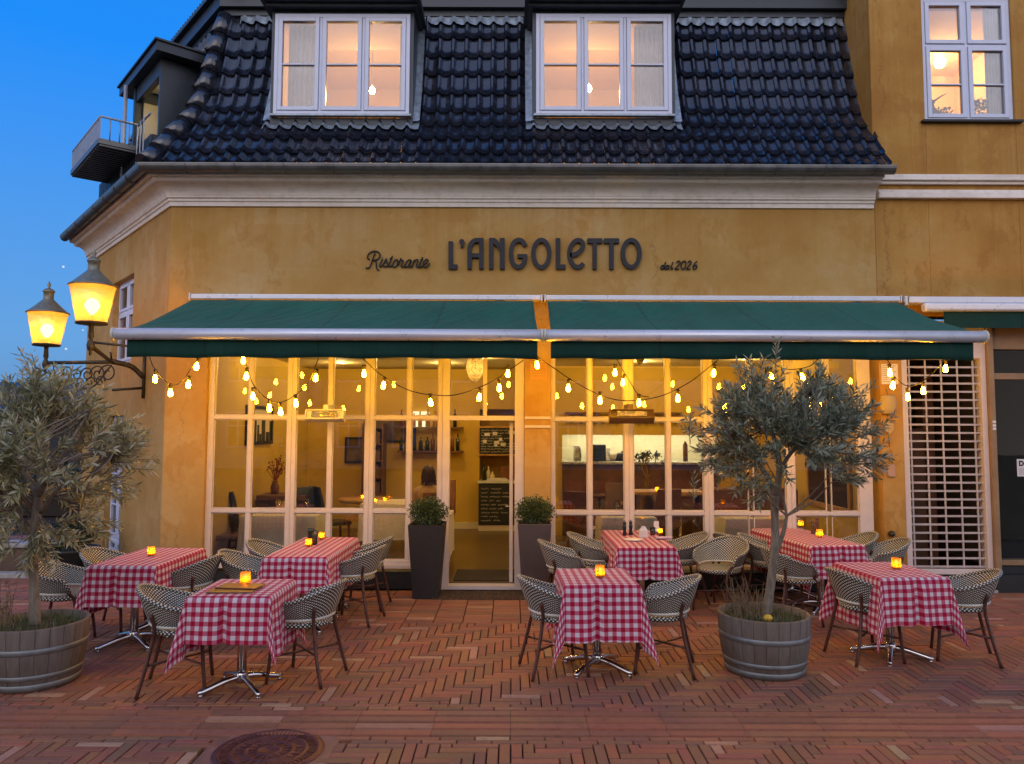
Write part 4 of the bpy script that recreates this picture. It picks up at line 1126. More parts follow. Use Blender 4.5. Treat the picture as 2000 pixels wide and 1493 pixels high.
# ================================================================== AWNINGS
YB_ = 7.9; zbar = at(1000, 655, YB_).z; ztopa = at(1000, 590, FY - .1).z
def awning(lab, ul, ur, ulb, urb, vl, vr):
    xl, xr = at(ul, 655, YB_).x, at(ur, 655, YB_).x
    xvl, xvr = at(vl, 685, YB_).x, at(vr, 685, YB_).x
    xbl, xbr = at(ulb, 583, FY - .1).x, at(urb, 583, FY - .1).x
    t = thing('awning', lab, 'awning', ((xl + xr) / 2, FY, 3.5)); inv = parent_inv(t)
    zc = at(1000, 582, FY - .1).z
    def part(mb, name, mat, **k): o = mb.build(name, mat, **k); o.parent = t; o.matrix_parent_inverse = inv; return o
    b = MB(); b.box(xbl, xbr, FY - .15, FY - .005, zc - .035, zc + .03); b.box(xbl - .02, xbl - .001, FY - .16, FY - .005, zc - .05, zc + .04); b.box(xbr + .001, xbr + .02, FY - .16, FY - .005, zc - .05, zc + .04); part(b, 'cassette', M['alu'], bevel=.012, seg=3)
    n = 60
    def fn(a, q):
        x = xvl + (xvr - xvl) * a; x2 = max(xbl + .02, min(xbr - .02, x))
        xx = x2 + (x - x2) * q
        y = FY - .15 + (YB_ + .02 - (FY - .15)) * q
        sag = -.035 * math.sin(PI * q) * (1 + .35 * math.sin(a * 23) * .5)
        z = ztopa + (zbar + .05 - ztopa) * q + sag + .012 * math.sin(a * 9 + q * 5) * math.sin(PI * q)
        return (xx, y, z)
    b = MB(); b.grid(fn, n, 14); o = part(b, 'canopy', M['awning'])
    md = o.modifiers.new('thick', 'SOLIDIFY'); md.thickness = .004
    b = MB(); rr = .062
    b.tube([(xl + .02, YB_, zbar), (xr - .02, YB_, zbar)], rr, 24); b.box(xl + .03, xr - .03, YB_ - .01, YB_ + .075, zbar - .055, zbar + .05)
    part(b, 'front_bar', M['alu'])
    b = MB(); b.tube([(xl - .005, YB_, zbar), (xl + .02, YB_, zbar)], rr + .006, 24); b.tube([(xr - .02, YB_, zbar), (xr + .005, YB_, zbar)], rr + .006, 24); part(b, 'end_caps', M['cream_band'], bevel=.008)
    zv = at(1000, 700, YB_).z
    def vf(a, q): return (xvl + (xvr - xvl) * a, YB_ + .03 + .012 * math.sin(a * 46) * q, zbar - .05 + (zv - zbar + .05 + .006 * math.sin(a * 30)) * q)
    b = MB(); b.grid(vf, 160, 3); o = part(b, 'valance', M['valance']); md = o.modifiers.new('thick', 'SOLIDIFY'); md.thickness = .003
    for s in (0, 1):
        xa = xbl + .5 if s == 0 else xbr - .5; xe = xa + (.5 if s == 0 else -.5)
        b = MB(); b.tube([(xa, FY - .12, zc - .14), (xe, FY - .95, zc - .46)], .026, 8); b.tube([(xe, FY - .95, zc - .46), (xa + (.1 if s == 0 else -.1), YB_ + .08, zbar - .04)], .022, 8)
        b.lathe([(.04, -.04), (.04, .04)], 12, (xe, FY - .95, zc - .46)); b.box(xa - .05, xa + .05, FY - .14, FY - .004, zc - .16, zc - .052); part(b, 'folding_arm', M['alu'])
    return t
awning('left dark green awning stretched over the door and the left windows', 221, 1060, 375, 1056, 245, 1050)
awning('right dark green awning stretched over the windows behind the olive tree', 1063, 1925, 1066, 1755, 1076, 1905)
xl = fx(1759, 595); t = thing('rolled_awning', 'third awning rolled into its white cassette above the dark shop at the edge', 'awning', (xl + 1, FY, 3.5)); inv = parent_inv(t)
def part(mb, name, mat, **k): o = mb.build(name, mat, **k); o.parent = t; o.matrix_parent_inverse = inv; return o
z0, z1, z2, z3 = at(1900, 640, FY - .3).z, at(1900, 608, FY - .3).z, at(1900, 592, FY - .3).z, at(1900, 580, FY - .2).z
b = MB(); b.box(xl, XR, FY - .22, FY - .004, z2 + .012, z3); part(b, 'cassette', M['alu'], bevel=.012, seg=3)
b = MB(); b.box(xl + .15, XR, FY - .30, FY - .18, z1, z2 + .008); part(b, 'front_bar', M['alu'], bevel=.03, seg=4)
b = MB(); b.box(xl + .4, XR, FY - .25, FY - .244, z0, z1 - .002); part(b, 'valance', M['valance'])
b = MB(); b.box(xl - .05, xl - .003, FY - .2, FY - .004, z2 - .02, z3 + .01); part(b, 'end_bracket', M['chrome'], bevel=.01)

# ================================================================== WALL LETTERING
S1 = 5.5556
def smap(ox, oy, s):
    def f(a, c, d): p = at(ox + a / s, oy + c / s, FY); return (p.x, FY - d, p.z)
    return f
sg = thing('wall_sign', 'large charcoal art deco capitals fixed to the ochre wall above the awning', 'sign', (0.4, FY, fz(1060, 500))); inv = parent_inv(sg)
fA, fB = smap(700, 450, S1), smap(1020, 450, S1)
def letter(fm, polys=(), strokes=(), wd=47):
    b = MB(); d = .045
    for pl_ in polys:
        b.extrude(pl_, fm, .004, d); d += .0016
    for s_ in strokes:
        pts, cl = s_ if isinstance(s_, tuple) else (s_, False)
        b.ribbon(pts, wd, fm, .004, d, cl); d += .0016
    o = b.build('letter', M['sign']); o.parent = sg; o.matrix_parent_inverse = inv
def ell(cx, cy_, rx, ry, n=48): return [(cx + rx * math.cos(2 * PI * k / n), cy_ + ry * math.sin(2 * PI * k / n)) for k in range(n)]
def sp2(p, n=8): return [(q.x, q.y) for q in spline([(a, c, 0) for a, c in p], n)]
def Lp(x0, x1, x2, y0): return [(x0, y0), (x1, y0), (x1, 378), (x2, 378), (x2, 427), (x0, 427)]
letter(fA, [Lp(980, 1028, 1076, 128)])
letter(fA, [[(1096, 128), (1103, 110), (1123, 103), (1143, 110), (1151, 130), (1148, 155), (1137, 185), (1122, 197), (1110, 190), (1118, 172), (1124, 156), (1107, 150)]])
letter(fA, [[(1311, 92), (1358, 92), (1358, 427), (1311, 427)], [(1220, 258), (1320, 258), (1320, 303), (1220, 303)]], [[(1208, 427), (1208, 215)] + sp2([(1208, 210), (1216, 170), (1240, 135), (1272, 118), (1325, 116)])])
letter(fA, [[(1418, 92), (1466, 92), (1466, 427), (1418, 427)], [(1535, 92), (1588, 92), (1588, 427), (1535, 427)], [(1460, 92), (1480, 94), (1502, 110), (1540, 160), (1540, 260), (1527, 222), (1506, 190), (1460, 145)]])
letter(fA, [[(1725, 266), (1832, 266), (1832, 310), (1725, 307)]], [sp2([(1812, 178), (1783, 130), (1738, 113), (1693, 135), (1664, 190), (1656, 260), (1664, 330), (1692, 385), (1738, 406), (1780, 385), (1804, 335), (1808, 275)])])
letter(fB, [], [(ell(206, 261, 86, 147), True)])
letter(fB, [Lp(362, 410, 468, 95)])
letter(fB, [], [sp2([(662, 366), (635, 393), (597, 406), (555, 387), (522, 330), (510, 262), (522, 190), (556, 138), (598, 116), (640, 128), (656, 168), (645, 210), (606, 250), (560, 271), (515, 277)])])
letter(fB, [[(706, 96), (866, 96), (866, 147), (706, 147)], [(761, 140), (805, 140), (805, 430), (761, 430)]])
letter(fB, [[(884, 96), (1048, 96), (1048, 147), (884, 147)], [(941, 140), (988, 140), (988, 430), (941, 430)]])
letter(fB, [], [(ell(1178, 260, 90, 146), True)])
def script_sign(name, lab, fm, lines, r_, ctr):
    t = thing(name, lab, 'sign', ctr); inv_ = parent_inv(t); b = MB(); d = .018
    for ln in lines:
        pts = spline([(a, c, 0) for a, c in ln], 5) if len(ln) > 2 else [Vector((a, c, 0)) for a, c in ln]
        b.tube([fm(p.x, p.y, d) for p in pts], r_, 6); d += .0004
    o = b.build('script_letters', M['ink']); o.parent = t; o.matrix_parent_inverse = inv_
fC = smap(700, 480, 13.333)
script_sign('wall_sign', 'thin black cursive word on the wall left of the big capitals', fC, [
    [(300, 370), (255, 345), (245, 290), (280, 220), (350, 170), (440, 155), (525, 180), (565, 240), (555, 310), (500, 365), (430, 385), (375, 385)],
    [(440, 205), (400, 300), (360, 420), (320, 530), (280, 585), (240, 600), (205, 575)],
    [(420, 385), (460, 420), (475, 500), (475, 570), (495, 625), (525, 645), (550, 630)],
    [(635, 345), (600, 430), (560, 520), (570, 555), (600, 550), (645, 510), (690, 430), (735, 350), (738, 410), (762, 480), (762, 530), (715, 550), (655, 540)],
    [(636, 318), (646, 310)],
    [(762, 535), (800, 500), (850, 390), (890, 275)], [(860, 365), (815, 480), (802, 540), (840, 555), (885, 510)], [(820, 350), (890, 355)],
    [(1000, 368), (950, 400), (912, 480), (902, 540), (940, 572), (990, 540), (1030, 460), (1030, 390), (1000, 368)],
    [(1035, 520), (1080, 430), (1115, 340), (1112, 378), (1170, 400), (1150, 470), (1122, 530), (1140, 570), (1190, 555), (1225, 510)],
    [(1382, 390), (1330, 380), (1270, 420), (1222, 510), (1228, 565), (1275, 560), (1335, 490), (1382, 390), (1350, 480), (1332, 540), (1355, 570), (1400, 545)],
    [(1400, 572), (1430, 480), (1458, 385)], [(1425, 470), (1490, 385), (1550, 382), (1548, 425), (1520, 510), (1522, 558), (1560, 570), (1605, 530)],
    [(1675, 310), (1630, 430), (1592, 520), (1600, 562), (1645, 560), (1692, 515)], [(1615, 380), (1690, 380)],
    [(1692, 500), (1760, 480), (1815, 420), (1810, 378), (1770, 370), (1722, 420), (1692, 500), (1702, 555), (1750, 575), (1810, 550), (1860, 470)],
], .0092, (fx(775, 510), FY, fz(775, 510)))
script_sign('wall_sign', 'small slanted word and year on the wall right of the big capitals', fB, [
    [(1543, 388), (1517, 386), (1500, 410), (1510, 426), (1532, 412)], [(1552, 350), (1533, 426)],
    [(1592, 388), (1567, 386), (1552, 410), (1562, 426), (1582, 410), (1592, 386), (1584, 426)],
    [(1632, 350), (1612, 410), (1618, 426), (1634, 412)],
    [(1672, 358), (1686, 339), (1706, 342), (1706, 362), (1680, 395), (1653, 424)], [(1653, 425), (1698, 425)],
    [(1752, 338), (1732, 350), (1720, 390), (1728, 420), (1745, 426), (1765, 400), (1773, 360), (1763, 340), (1752, 338)],
    [(1793, 358), (1806, 339), (1826, 342), (1826, 362), (1800, 395), (1777, 424)], [(1777, 425), (1822, 425)],
    [(1894, 341), (1870, 360), (1850, 400), (1856, 424), (1876, 424), (1891, 400), (1882, 382), (1858, 394)],
], .0085, (fx(1325, 518), FY, fz(1325, 518)))

# ================================================================== STREET LAMP ON THE CORNER
pm = hitL(284, 735); pw = CORNER + DL * pm[0]
lamp = thing('wall_street_lamp', 'wrought iron corner bracket lamp carrying two lit tapered lanterns above the left olive tree', 'street lamp', (pw.x, pw.y, 0)); inv = parent_inv(lamp)
def lpart(mb, name, mat, par=None, **k):
    o = mb.build(name, mat, **k); o.parent = par or lamp; o.matrix_parent_inverse = inv if not par else parent_inv(par); return o
tR, tL = at(177, 672, 8.75), at(89, 712, 10.2)
hub = Vector((pw.x, pw.y, 0)) + NL * .42; hub.z = at(240, 706, hub.y).z
wm = Vector((pw.x, pw.y, at(284, 735, pw.y).z))
b = MB(); b.tube([wm + Vector((0, 0, .28)) + NL * .02, wm + Vector((0, 0, -.30)) + NL * .02], .022, 8)
b.tube(spline([wm + NL * .02 + Vector((0, 0, -.02)), wm + NL * .18 + Vector((0, 0, .12)), hub], 5), .034, 8)
b.tube([wm + NL * .02 + Vector((0, 0, -.16)), wm + NL * .40 + Vector((0, 0, -.20))], .018, 8)
b.tube([hub - Vector((0, 0, .01)), tR + Vector((0, 0, -.02))], .024, 8); b.tube([hub - Vector((0, 0, .01)), tL + Vector((0, 0, .02))], .024, 8)
# scrolled fretwork hanging below the left arm and at the hub
dd = (tL - hub); dd.normalize()
def scroll(c0, r0, turns, sgn, ax):
    pts = []
    for k in range(int(turns * 14) + 1):
        a = k / 14 * 2 * PI; r_ = r0 * (1 - .75 * k / (turns * 14)); pts.append(c0 + ax * (r_ * math.cos(a) * sgn) + Vector((0, 0, r_ * math.sin(a))))
    b.tube(pts, .010, 5)
La = (tL - hub).length
for f_, r_ in ((.05, .13), (.2, .12), (.36, .10), (.52, .085)):
    scroll(hub + dd * (La * f_) + Vector((0, 0, -.16)), r_, 1.4, 1, dd); scroll(hub + dd * (La * f_ + .11) + Vector((0, 0, -.26)), r_ * .6, 1.2, -1, dd)
b.tube(spline([hub + Vector((0, 0, -.05)), hub + dd * .3 + Vector((0, 0, -.34)), hub + dd * .7 + Vector((0, 0, -.22)), hub + dd * 1.15 + Vector((0, 0, -.03))], 6), .012, 6)
scroll(tL - dd * .32 + Vector((0, 0, -.11)), .075, 1.1, -1, dd)
dR = (tR - hub).normalized()
b.tube([hub + Vector((0, 0, .02)), hub + Vector((0, 0, .1)) + dR * .1], .012, 6)
b.tube([tR + Vector((0, 0, .02)), tR + Vector((.55, .28, -.02))], .014, 6)
lpart(b, 'bracket', M['iron'])
def lantern(p, s):
    o = p
    b = MB(); b.lathe([(0, -.12), (.018, -.10), (.012, -.07), (.03, -.05), (.045, 0), (.035, .04), (.02, .07), (.032, .10), (.026, .20), (.03, .24), (.165 * s, .245), (.17 * s, .255), (.17 * s, .27), (0, .27)], 16, o)
    ln = lpart(b, 'lantern', M['iron'])
    zb_, zt_ = .27, .27 + .42 * s; rb, rt_ = .160 * s, .242 * s
    b = MB(); n_ = 32
    b.lathe([(rb, zb_ + .001), (rt_, zt_)], n_, o); b.lathe([(rt_ - .004, zt_), (rb - .004, zb_ + .001)], n_, o)
    lpart(b, 'lantern_glass', M['lantern_glass'], ln)
    b = MB(); b.lathe([(rt_ - .01, zt_ - .008), (rt_ + .012, zt_ - .01), (rt_ + .018, zt_ + .004), (.225 * s, zt_ + .025), (.16 * s, zt_ + .085), (.105 * s, zt_ + .14), (.075 * s, zt_ + .17), (.062, zt_ + .185), (.062, zt_ + .27), (.074, zt_ + .28), (.074, zt_ + .295), (.05, zt_ + .32), (.018, zt_ + .335), (.012, zt_ + .35), (.024, zt_ + .375), (.014, zt_ + .40), (0, zt_ + .44)], 28, o)
    lpart(b, 'lantern_cap', M['lantern_cap'], ln)
    b = MB(); b.lathe([(.022, zb_ + .002), (.022, zb_ + .07), (.016, zb_ + .085)], 12, o); lpart(b, 'lamp_holder', M['walnut'], ln)
    b = MB(); b.lathe([(.015, zb_ + .085), (.055, zb_ + .13), (.085, zb_ + .19), (.06, zb_ + .25), (.02, zb_ + .275), (0, zb_ + .277)], 14, o); lpart(b, 'bulb', M['lantern_bulb'], ln)
lantern(tR + Vector((0, 0, -.02)), 1.0); lantern(tL + Vector((0, 0, .0)), 1.0)

# ================================================================== STRING LIGHTS
def garland(lab, cable, bulbs, Y, slack=1):
    """cable: pixel points; bulbs: pixel centres of the glass, hung at depth Y"""
    c0 = at(*cable[0], Y); t = thing('string_lights', lab, 'string lights', c0, 0, 'string lights under the awnings')
    b = MB(); pts = spline([at(u, v, Y) - c0 for u, v in cable], 8); b.tube(pts, .0055, 6); b.build('cable', M['cable'], t)
    for (u, v) in bulbs:
        p = at(u, v, Y) - c0
        # hang from the nearest cable point straight above
        q = min(pts, key=lambda k: abs(k.x - p.x) + .2 * abs(k.z - p.z))
        o = bulb_proto if not hasattr(garland, 'used') else None
        if o is None:
            o = bulb_proto.copy(); col.objects.link(o)
            for ch in bulb_proto.children:
                c_ = ch.copy(); col.objects.link(c_); c_.parent = o
        garland.used = True
        o.parent = t; o.location = p + Vector((0, 0, 0)); o.rotation_euler = (R(pr.uniform(-9, 9)), R(pr.uniform(-9, 9)), 0)
    return t
bulb_proto = MB().lathe([(0, -.050), (.012, -.047), (.021, -.037), (.0245, -.022), (.022, -.004), (.015, .018), (.012, .034), (.012, .040)], 12).build('bulb', M['bulb'])
MB().lathe([(.0135, .036), (.017, .038), (.018, .075), (.022, .078), (.022, .092), (.0, .094)], 10).build('socket', M['socket'], bulb_proto)
garland('short string of four bulbs at the left end of the left awning', [(292, 698), (303, 722), (333, 752), (355, 745), (372, 722), (388, 699)], [(303, 739), (333, 766), (368, 750), (384, 715)], 8.3)
garland('sagging string of seven bulbs over the left windows', [(471, 690), (482, 716), (495, 752), (520, 778), (548, 786), (580, 770), (604, 744), (622, 700)], [(475, 703), (481, 734), (494, 773), (526, 796), (548, 803), (578, 787), (617, 737)], 8.5)
garland('long string of bulbs sagging across the open door', [(707, 699), (745, 733), (800, 763), (860, 773), (905, 768), (960, 746), (1005, 716), (1024, 703)], [(711, 729), (749, 752), (841, 785), (936, 775), (975, 757), (992, 729)], 8.6)
garland('long string of bulbs beside the pier over the right windows', [(1050, 698), (1080, 718), (1125, 748), (1180, 775), (1230, 783), (1290, 774), (1345, 748), (1392, 712), (1402, 703)], [(1049, 712), (1110, 757), (1172, 781), (1248, 786), (1324, 777), (1394, 728)], 8.6)
garland('inner pair of hanging bulb strings close to the right glass', [(1205, 702), (1212, 716), (1228, 742), (1246, 770), (1268, 776)], [(1201, 727), (1217, 746)], 9.2)
garland('string of bulbs half hidden in the right olive crown', [(1500, 700), (1520, 716), (1545, 722), (1580, 716), (1600, 700)], [(1507, 734), (1567, 736)], 8.6)
garland('short string of bulbs behind the lower olive branches', [(1400, 760), (1420, 772), (1500, 780), (1590, 772), (1600, 764)], [(1415, 792), (1507, 796), (1585, 792)], 8.8)
garland('short string of five bulbs across the roller grille', [(1730, 699), (1738, 712), (1746, 735), (1772, 754), (1800, 746), (1828, 722), (1845, 700)], [(1738, 727), (1744, 752), (1773, 774), (1803, 762), (1847, 719)], 8.5)

# ================================================================== HEATERS
def heater(lab, u0, u1, v0, v1, Y, mat, tilt):
    c = at((u0 + u1) / 2, (v0 + v1) / 2, Y); wd = at(u1, v0, Y).x - at(u0, v0, Y).x; hh = at(u0, v0, Y).z - at(u0, v1, Y).z
    t = thing('patio_heater', lab, 'heater', c); mt = Matrix.Rotation(tilt, 4, 'X')
    b = MB(); b.box(-wd / 2, wd / 2, .0, .10, -hh / 2, hh / 2, mt); rect_frame(b, -wd / 2, wd / 2, -hh / 2, hh / 2, -.03, -.001, .018)
    if tilt: b.v = [tuple(mt @ Vector(v_)) if i >= 8 else v_ for i, v_ in enumerate(b.v)]
    b.build('housing', mat, t, bevel=.01)
    b = MB(); b.box(-wd * .33, wd * .33, -.02, -.002, -hh * .28, hh * .28, mt); b.build('reflector', M['heater_tube'], t)
    b = MB()
    for k in (-1, 0, 1): b.tube([mt @ Vector((-wd * .33, -.024, k * hh * .17)), mt @ Vector((wd * .33, -.024, k * hh * .17))], .006, 6)
    b.build('heating_tube', M['heater_tube'], t)
    b = MB(); b.box(-.03, .03, .06, FY + .06 - Y - .0, hh / 2 - .02, hh / 2 + .06); b.build('mount', mat, t)
heater('cream infrared heater under the left awning', 596, 672, 800, 821, 9.25, M['heater'], R(-20))
heater('dark brown infrared heater under the right awning', 1190, 1278, 799, 821, 9.2, M['heater_dark'], R(-35))

# ================================================================== TERRACE FURNITURE
def tp(u, v): return atz(u, v, .75)
TABLES = {}
def make_cloth(name, wd, ln, over, seed, ang=0.0, label='', drop_shift=(0, 0), ex=.12):
    """square-cut cloth laid over a wd x ln top: flat where it lies, folds and pointed corners where it hangs"""
    r_ = random.Random(seed); ph = [r_.uniform(0, 6.28) for _ in range(6)]; a_ = [r_.uniform(.6, 1.3) for _ in range(6)]
    hx, hy = wd / 2, ln / 2; X, Y = hx + over + ex, hy + over
    nx, ny = int(2 * X / .021), int(2 * Y / .021); ca, sa = math.cos(ang), math.sin(ang)
    pinch = r_.uniform(-.06, .06)
    def fn(a, q):
        s, t = (a - .5) * 2 * X + drop_shift[0], (q - .5) * 2 * Y + drop_shift[1]
        x, y = s * ca - t * sa, s * sa + t * ca
        cx, cy_ = max(-hx, min(hx, x)), max(-hy, min(hy, y)); dx, dy = x - cx, y - cy_
        d = math.hypot(dx, dy)
        if d < 1e-6:
            return (x, y, .757 + .0015 * math.sin(x * 9 + ph[0]) * math.sin(y * 7 + ph[1]))
        ux, uy = dx / d, dy / d
        cn = abs(ux * uy) * 2                                        # 0 on a side, 1 on the corner diagonal
        al = (cy_ if abs(ux) > abs(uy) else cx)
        wav = (.55 * math.sin(al * (9 + 5 * a_[2]) + ph[2]) * a_[0] + .30 * math.sin(al * 21 + ph[3]) * a_[1] + .18 * math.sin(al * 37 + ph[4]))
        o_ = .012 * min(1, d / .02) + d * (.05 + .085 * wav * (1 - cn) + .24 * cn ** 2 * a_[2 + (ux > 0) + 2 * (uy > 0)] * .8)
        side = abs(uy) > .98
        if side:
            g = math.exp(-((cx - pinch) / .022) ** 2); o_ += -g * .040 * min(1, d / .05) + .024 * math.exp(-((cx - pinch) / .10) ** 2) * min(1, d / .1)
        o_ = max(.004, o_)
        z = .757 - math.sqrt(max(1e-6, (d) ** 2 - min(o_ - .010, d * .9) ** 2)) + .006 * math.exp(-d / .012) - .006
        if side: z += .012 * math.exp(-((cx - pinch) / .03) ** 2) * min(1, d / .1)
        return (cx + ux * o_, cy_ + uy * o_, z)
    b = MB(); b.grid(fn, nx, ny, lambda a, q: ((a - .5) * 2 * X + .012, (q - .5) * 2 * Y + .02))
    o = b.build(name, M['gingham']); tag(o, label, 'tablecloth', 'gingham tablecloths on the terrace tables'); return o
def foot_base(t, x, y, rot):
    b = MB(); b.tube([(x, y, .045), (x, y, .72)], [.036, .034], 16); b.lathe([(.036, .04), (.055, .06), (.045, .11), (.034, .13)], 16, (x, y, 0)); b.build('column', M['chrome'], t)
    for k in range(4):
        a = rot + k * PI / 2; d = Vector((math.cos(a), math.sin(a), 0)); o = Vector((x, y, 0))
        b = MB(); pts = [o + d * .03 + Vector((0, 0, .085)), o + d * .12 + Vector((0, 0, .075)), o + d * .24 + Vector((0, 0, .045)), o + d * .33 + Vector((0, 0, .022))]
        b.tube(spline(pts, 4), [.026, .026, .026, .025, .025, .025, .024, .024, .023, .023, .022, .020, .016], 10); b.lathe([(.018, 0), (.018, .014)], 10, tuple(o + d * .31)); b.build('foot', M['chrome'], t)
def table(key, fl, fr, blv, lab, clab, over, seed, ang=0, rot=0, long_=False, sh=(0, 0)):
    a, c = tp(*fl), tp(*fr); wd = .60
    yb = (tp(fl[0], blv)).y
    ln = yb - a.y; mid = (a + c) / 2; d = Vector((math.sin(ang), math.cos(ang), 0))
    ctr = mid + d * (ln / 2); ctr.z = 0
    t = thing('cafe_table', lab, 'table', ctr, -ang, 'terrace tables under gingham cloths')
    b = MB(); b.box(-wd / 2 + .003, wd / 2 - .003, -ln / 2 + .003, ln / 2 - .003, .72, .748); b.build('tabletop', M['dark_metal'], t, bevel=.01)
    for yy in ((-ln / 4, ln / 4) if long_ else (0,)): foot_base(t, 0, yy, PI / 4 + rot)
    cl = make_cloth('tablecloth', wd, ln, over, seed, R(rot * 3), clab, sh); cl.location = ctr; cl.rotation_euler.z = -ang
    TABLES[key] = (ctr, -ang, wd, ln)
table('T1', (184, 1107), (291, 1107), 1071, 'long steel-footed table hidden under cloth beside the left corner wall', 'gingham cloth on the long table against the left corner wall', .31, 11, .03, .1, True, (-.03, -.04))
table('T2', (519, 1090), (633, 1090), 1050, 'long table at the left shop windows behind the front left table', 'gingham cloth on the long table touching the left shop windows', .31, 12, .02, 0, True, (.0, -.02))
table('T3', (373, 1167), (519, 1168), 1132, 'front left table on a polished four-footed base', 'gingham cloth under the brown menus on the front left table', .33, 13, 0, -.05, False, (0, 0))
table('T4', (1103, 1145), (1250, 1145), 1112, 'front table on a polished base in the middle of the terrace', 'gingham cloth reaching lowest, on the middle front table', .38, 14, -.02, .1, False, (.0, -.05))
table('T5', (1203, 1070), (1324, 1070), 1037, 'table at the right windows set with plate and napkin', 'gingham cloth under the plate and folded napkin at the right windows', .30, 15, -.01, 0, True, (0, -.03))
table('T6', (1581, 1066), (1692, 1068), 1032, 'long table behind the right olive tub at the windows', 'gingham cloth on the long table behind the right olive tub', .31, 16, -.13, 0, True, (-.03, -.03))
table('T7', (1716, 1130), (1858, 1131), 1099, 'front right table on a polished base near the roller grille', 'gingham cloth on the front right table before the roller grille', .35, 17, -.10, .2, False, (.0, -.03))

# ------------------------------------------------ rattan chairs
A_ = R(122)
def ss(x): x = max(0, min(1, x)); return x * x * (3 - 2 * x)
def top_z(f): 
    z = .768 - .140 * ss(f / .9)
    return z if f < .84 else z - (.60 * ((f - .84) / .16) ** 2.2) * .19
def shell(a, k, off=0):
    f = abs(a) / A_; zt_ = top_z(f); zb_ = .495 + .015 * (1 - f)
    flare = .335 - .045 * ss(f / .8); rb = .235 + off
    rr = rb + (flare + off - rb) * k ** .85
    dx, dy = -math.cos(a), math.sin(a)
    return Vector((dx * rr * .97 - .005, dy * rr, zb_ + (zt_ - zb_) * k))
def make_chair():
    t = thing('rattan_chair', 'x', 'chair', (0, 0, 0), 0, 'black and white rattan terrace chairs')
    n = 44
    b = MB(); uv = lambda a, k: ((a * 2 - 1) * A_ * .29, k * .31)
    b.grid(lambda a, k: shell((a * 2 - 1) * A_, k, 0), n, 8, uv); b.grid(lambda a, k: shell((a * 2 - 1) * A_, k, -.014), n, 8, uv, flip=True)
    b.build('backrest', M['wicker'], t)
    b = MB(); b.tube([shell((i / n * 2 - 1) * A_, 1, -.006) for i in range(n + 1)], .0165, 8, uvw=.10); b.build('back_rim', M['wicker_rim'], t)
    b = MB(); b.tube([shell((i / n * 2 - 1) * A_, 0, -.004) - Vector((0, 0, .004)) for i in range(n + 1)], .0125, 8); b.build('lower_band', M['cream_band'], t)
    b = MB()
    prof = [(0, .425), (.20, .425), (.225, .432), (.236, .448), (.23, .466), (.21, .474), (.10, .470), (0, .469)]
    m_ = 32; base = len(b.v)
    for r_, z in prof:
        for k in range(m_):
            a = 2 * PI * k / m_; b.v.append((.02 + r_ * 1.02 * math.cos(a), r_ * math.sin(a), z))
    for i in range(len(prof) - 1):
        for k in range(m_):
            k2 = (k + 1) % m_; idx = [base + i * m_ + k, base + i * m_ + k2, base + (i + 1) * m_ + k2, base + (i + 1) * m_ + k]
            flat = i >= 4 or i == 0
            b.face(idx, [(b.v[j][0], b.v[j][1]) if flat else (2 * PI * .235 * ((k + (jj in (1, 2))) / m_), b.v[j][2]) for jj, j in enumerate(idx)], True)
    b.build('seat', M['wicker'], t)
    for sx, sy in ((1, 1), (1, -1), (-1, 1), (-1, -1)):
        b = MB()
        if sx < 0:
            ang = R(48); q0, q1, q2 = shell(sy * ang, .45, .014), shell(sy * ang, 0, .016), Vector((-.165, sy * .175, .43))
            b.tube(spline([q0, q1, Vector((-.175, sy * .185, .40)), Vector((-.215, sy * .215, .2)), Vector((-.265, sy * .235, 0))], 4), .0145, 8)
        else:
            q0 = shell(sy * A_, .9, 0)
            b.tube(spline([q0, shell(sy * A_, .1, .002), Vector((.165, sy * .185, .42)), Vector((.185, sy * .2, .2)), Vector((.205, sy * .215, 0))], 4), .0145, 8)
        b.build('leg', M['chair_leg'], t)
    b = MB(); b.tube([(.19, .20, .20), (-.222, -.215, .225)], .0095, 6); b.tube([(.19, -.20, .205), (-.222, .215, .232)], .0095, 6); b.build('stretcher', M['chair_leg'], t)
    return t
chair0 = make_chair(); chair0.location = (0, -100, 0)
used = []
def chair(x, y, face, lab):
    t = chair0 if not used else copy_tree(chair0); used.append(1)
    t.location = (x, y, 0); t.rotation_euler = (0, 0, R(face)); t['label'] = lab; t['group'] = 'black and white rattan terrace chairs'; return t
def ch(u, v, face, lab): p = atz(u, v, 0); return chair(p.x, p.y, face, lab)
chair(-4.12, 7.2, 8, 'rattan chair at the outer left side of the corner table')
chair(-3.95, 7.8, -5, 'rattan chair half hidden behind the corner table, next to the left wall window')
chair(-3.12, 7.5, 172, 'rattan chair tucked into the right side of the corner table')
chair(-2.55, 6.08, 14, 'rattan chair facing the brown menus from the left')
chair(-1.66, 6.3, 168, 'rattan chair facing the brown menus from the right')
chair(-2.56, 7.72, 2, 'nearer rattan chair on the left side of the table with two candles')
chair(-2.52, 8.4, -6, 'farther rattan chair on the left side of the table with two candles, by the glass')
chair(-1.64, 8.1, 170, 'nearer rattan chair on the right side of the table with two candles')
chair(-1.66, 8.75, 176, 'farther rattan chair between the table with two candles and the woven planter')
chair(0.38, 6.5, 12, 'rattan chair on the left side of the middle front table')
chair(1.25, 6.55, 168, 'rattan chair on the right side of the middle front table')
chair(0.62, 8.5, 4, 'nearer rattan chair left of the table with plate and napkin')
chair(0.98, 9.05, -8, 'farther rattan chair left of the table with plate and napkin, against the glass')
chair(1.97, 9.1, 184, 'farther rattan chair right of the table with plate and napkin')
chair(2.3, 8.6, 224, 'rattan chair turned towards the street between napkin table and olive tub')
chair(2.95, 8.95, -20, 'farther rattan chair behind the olive trunk at the long table')
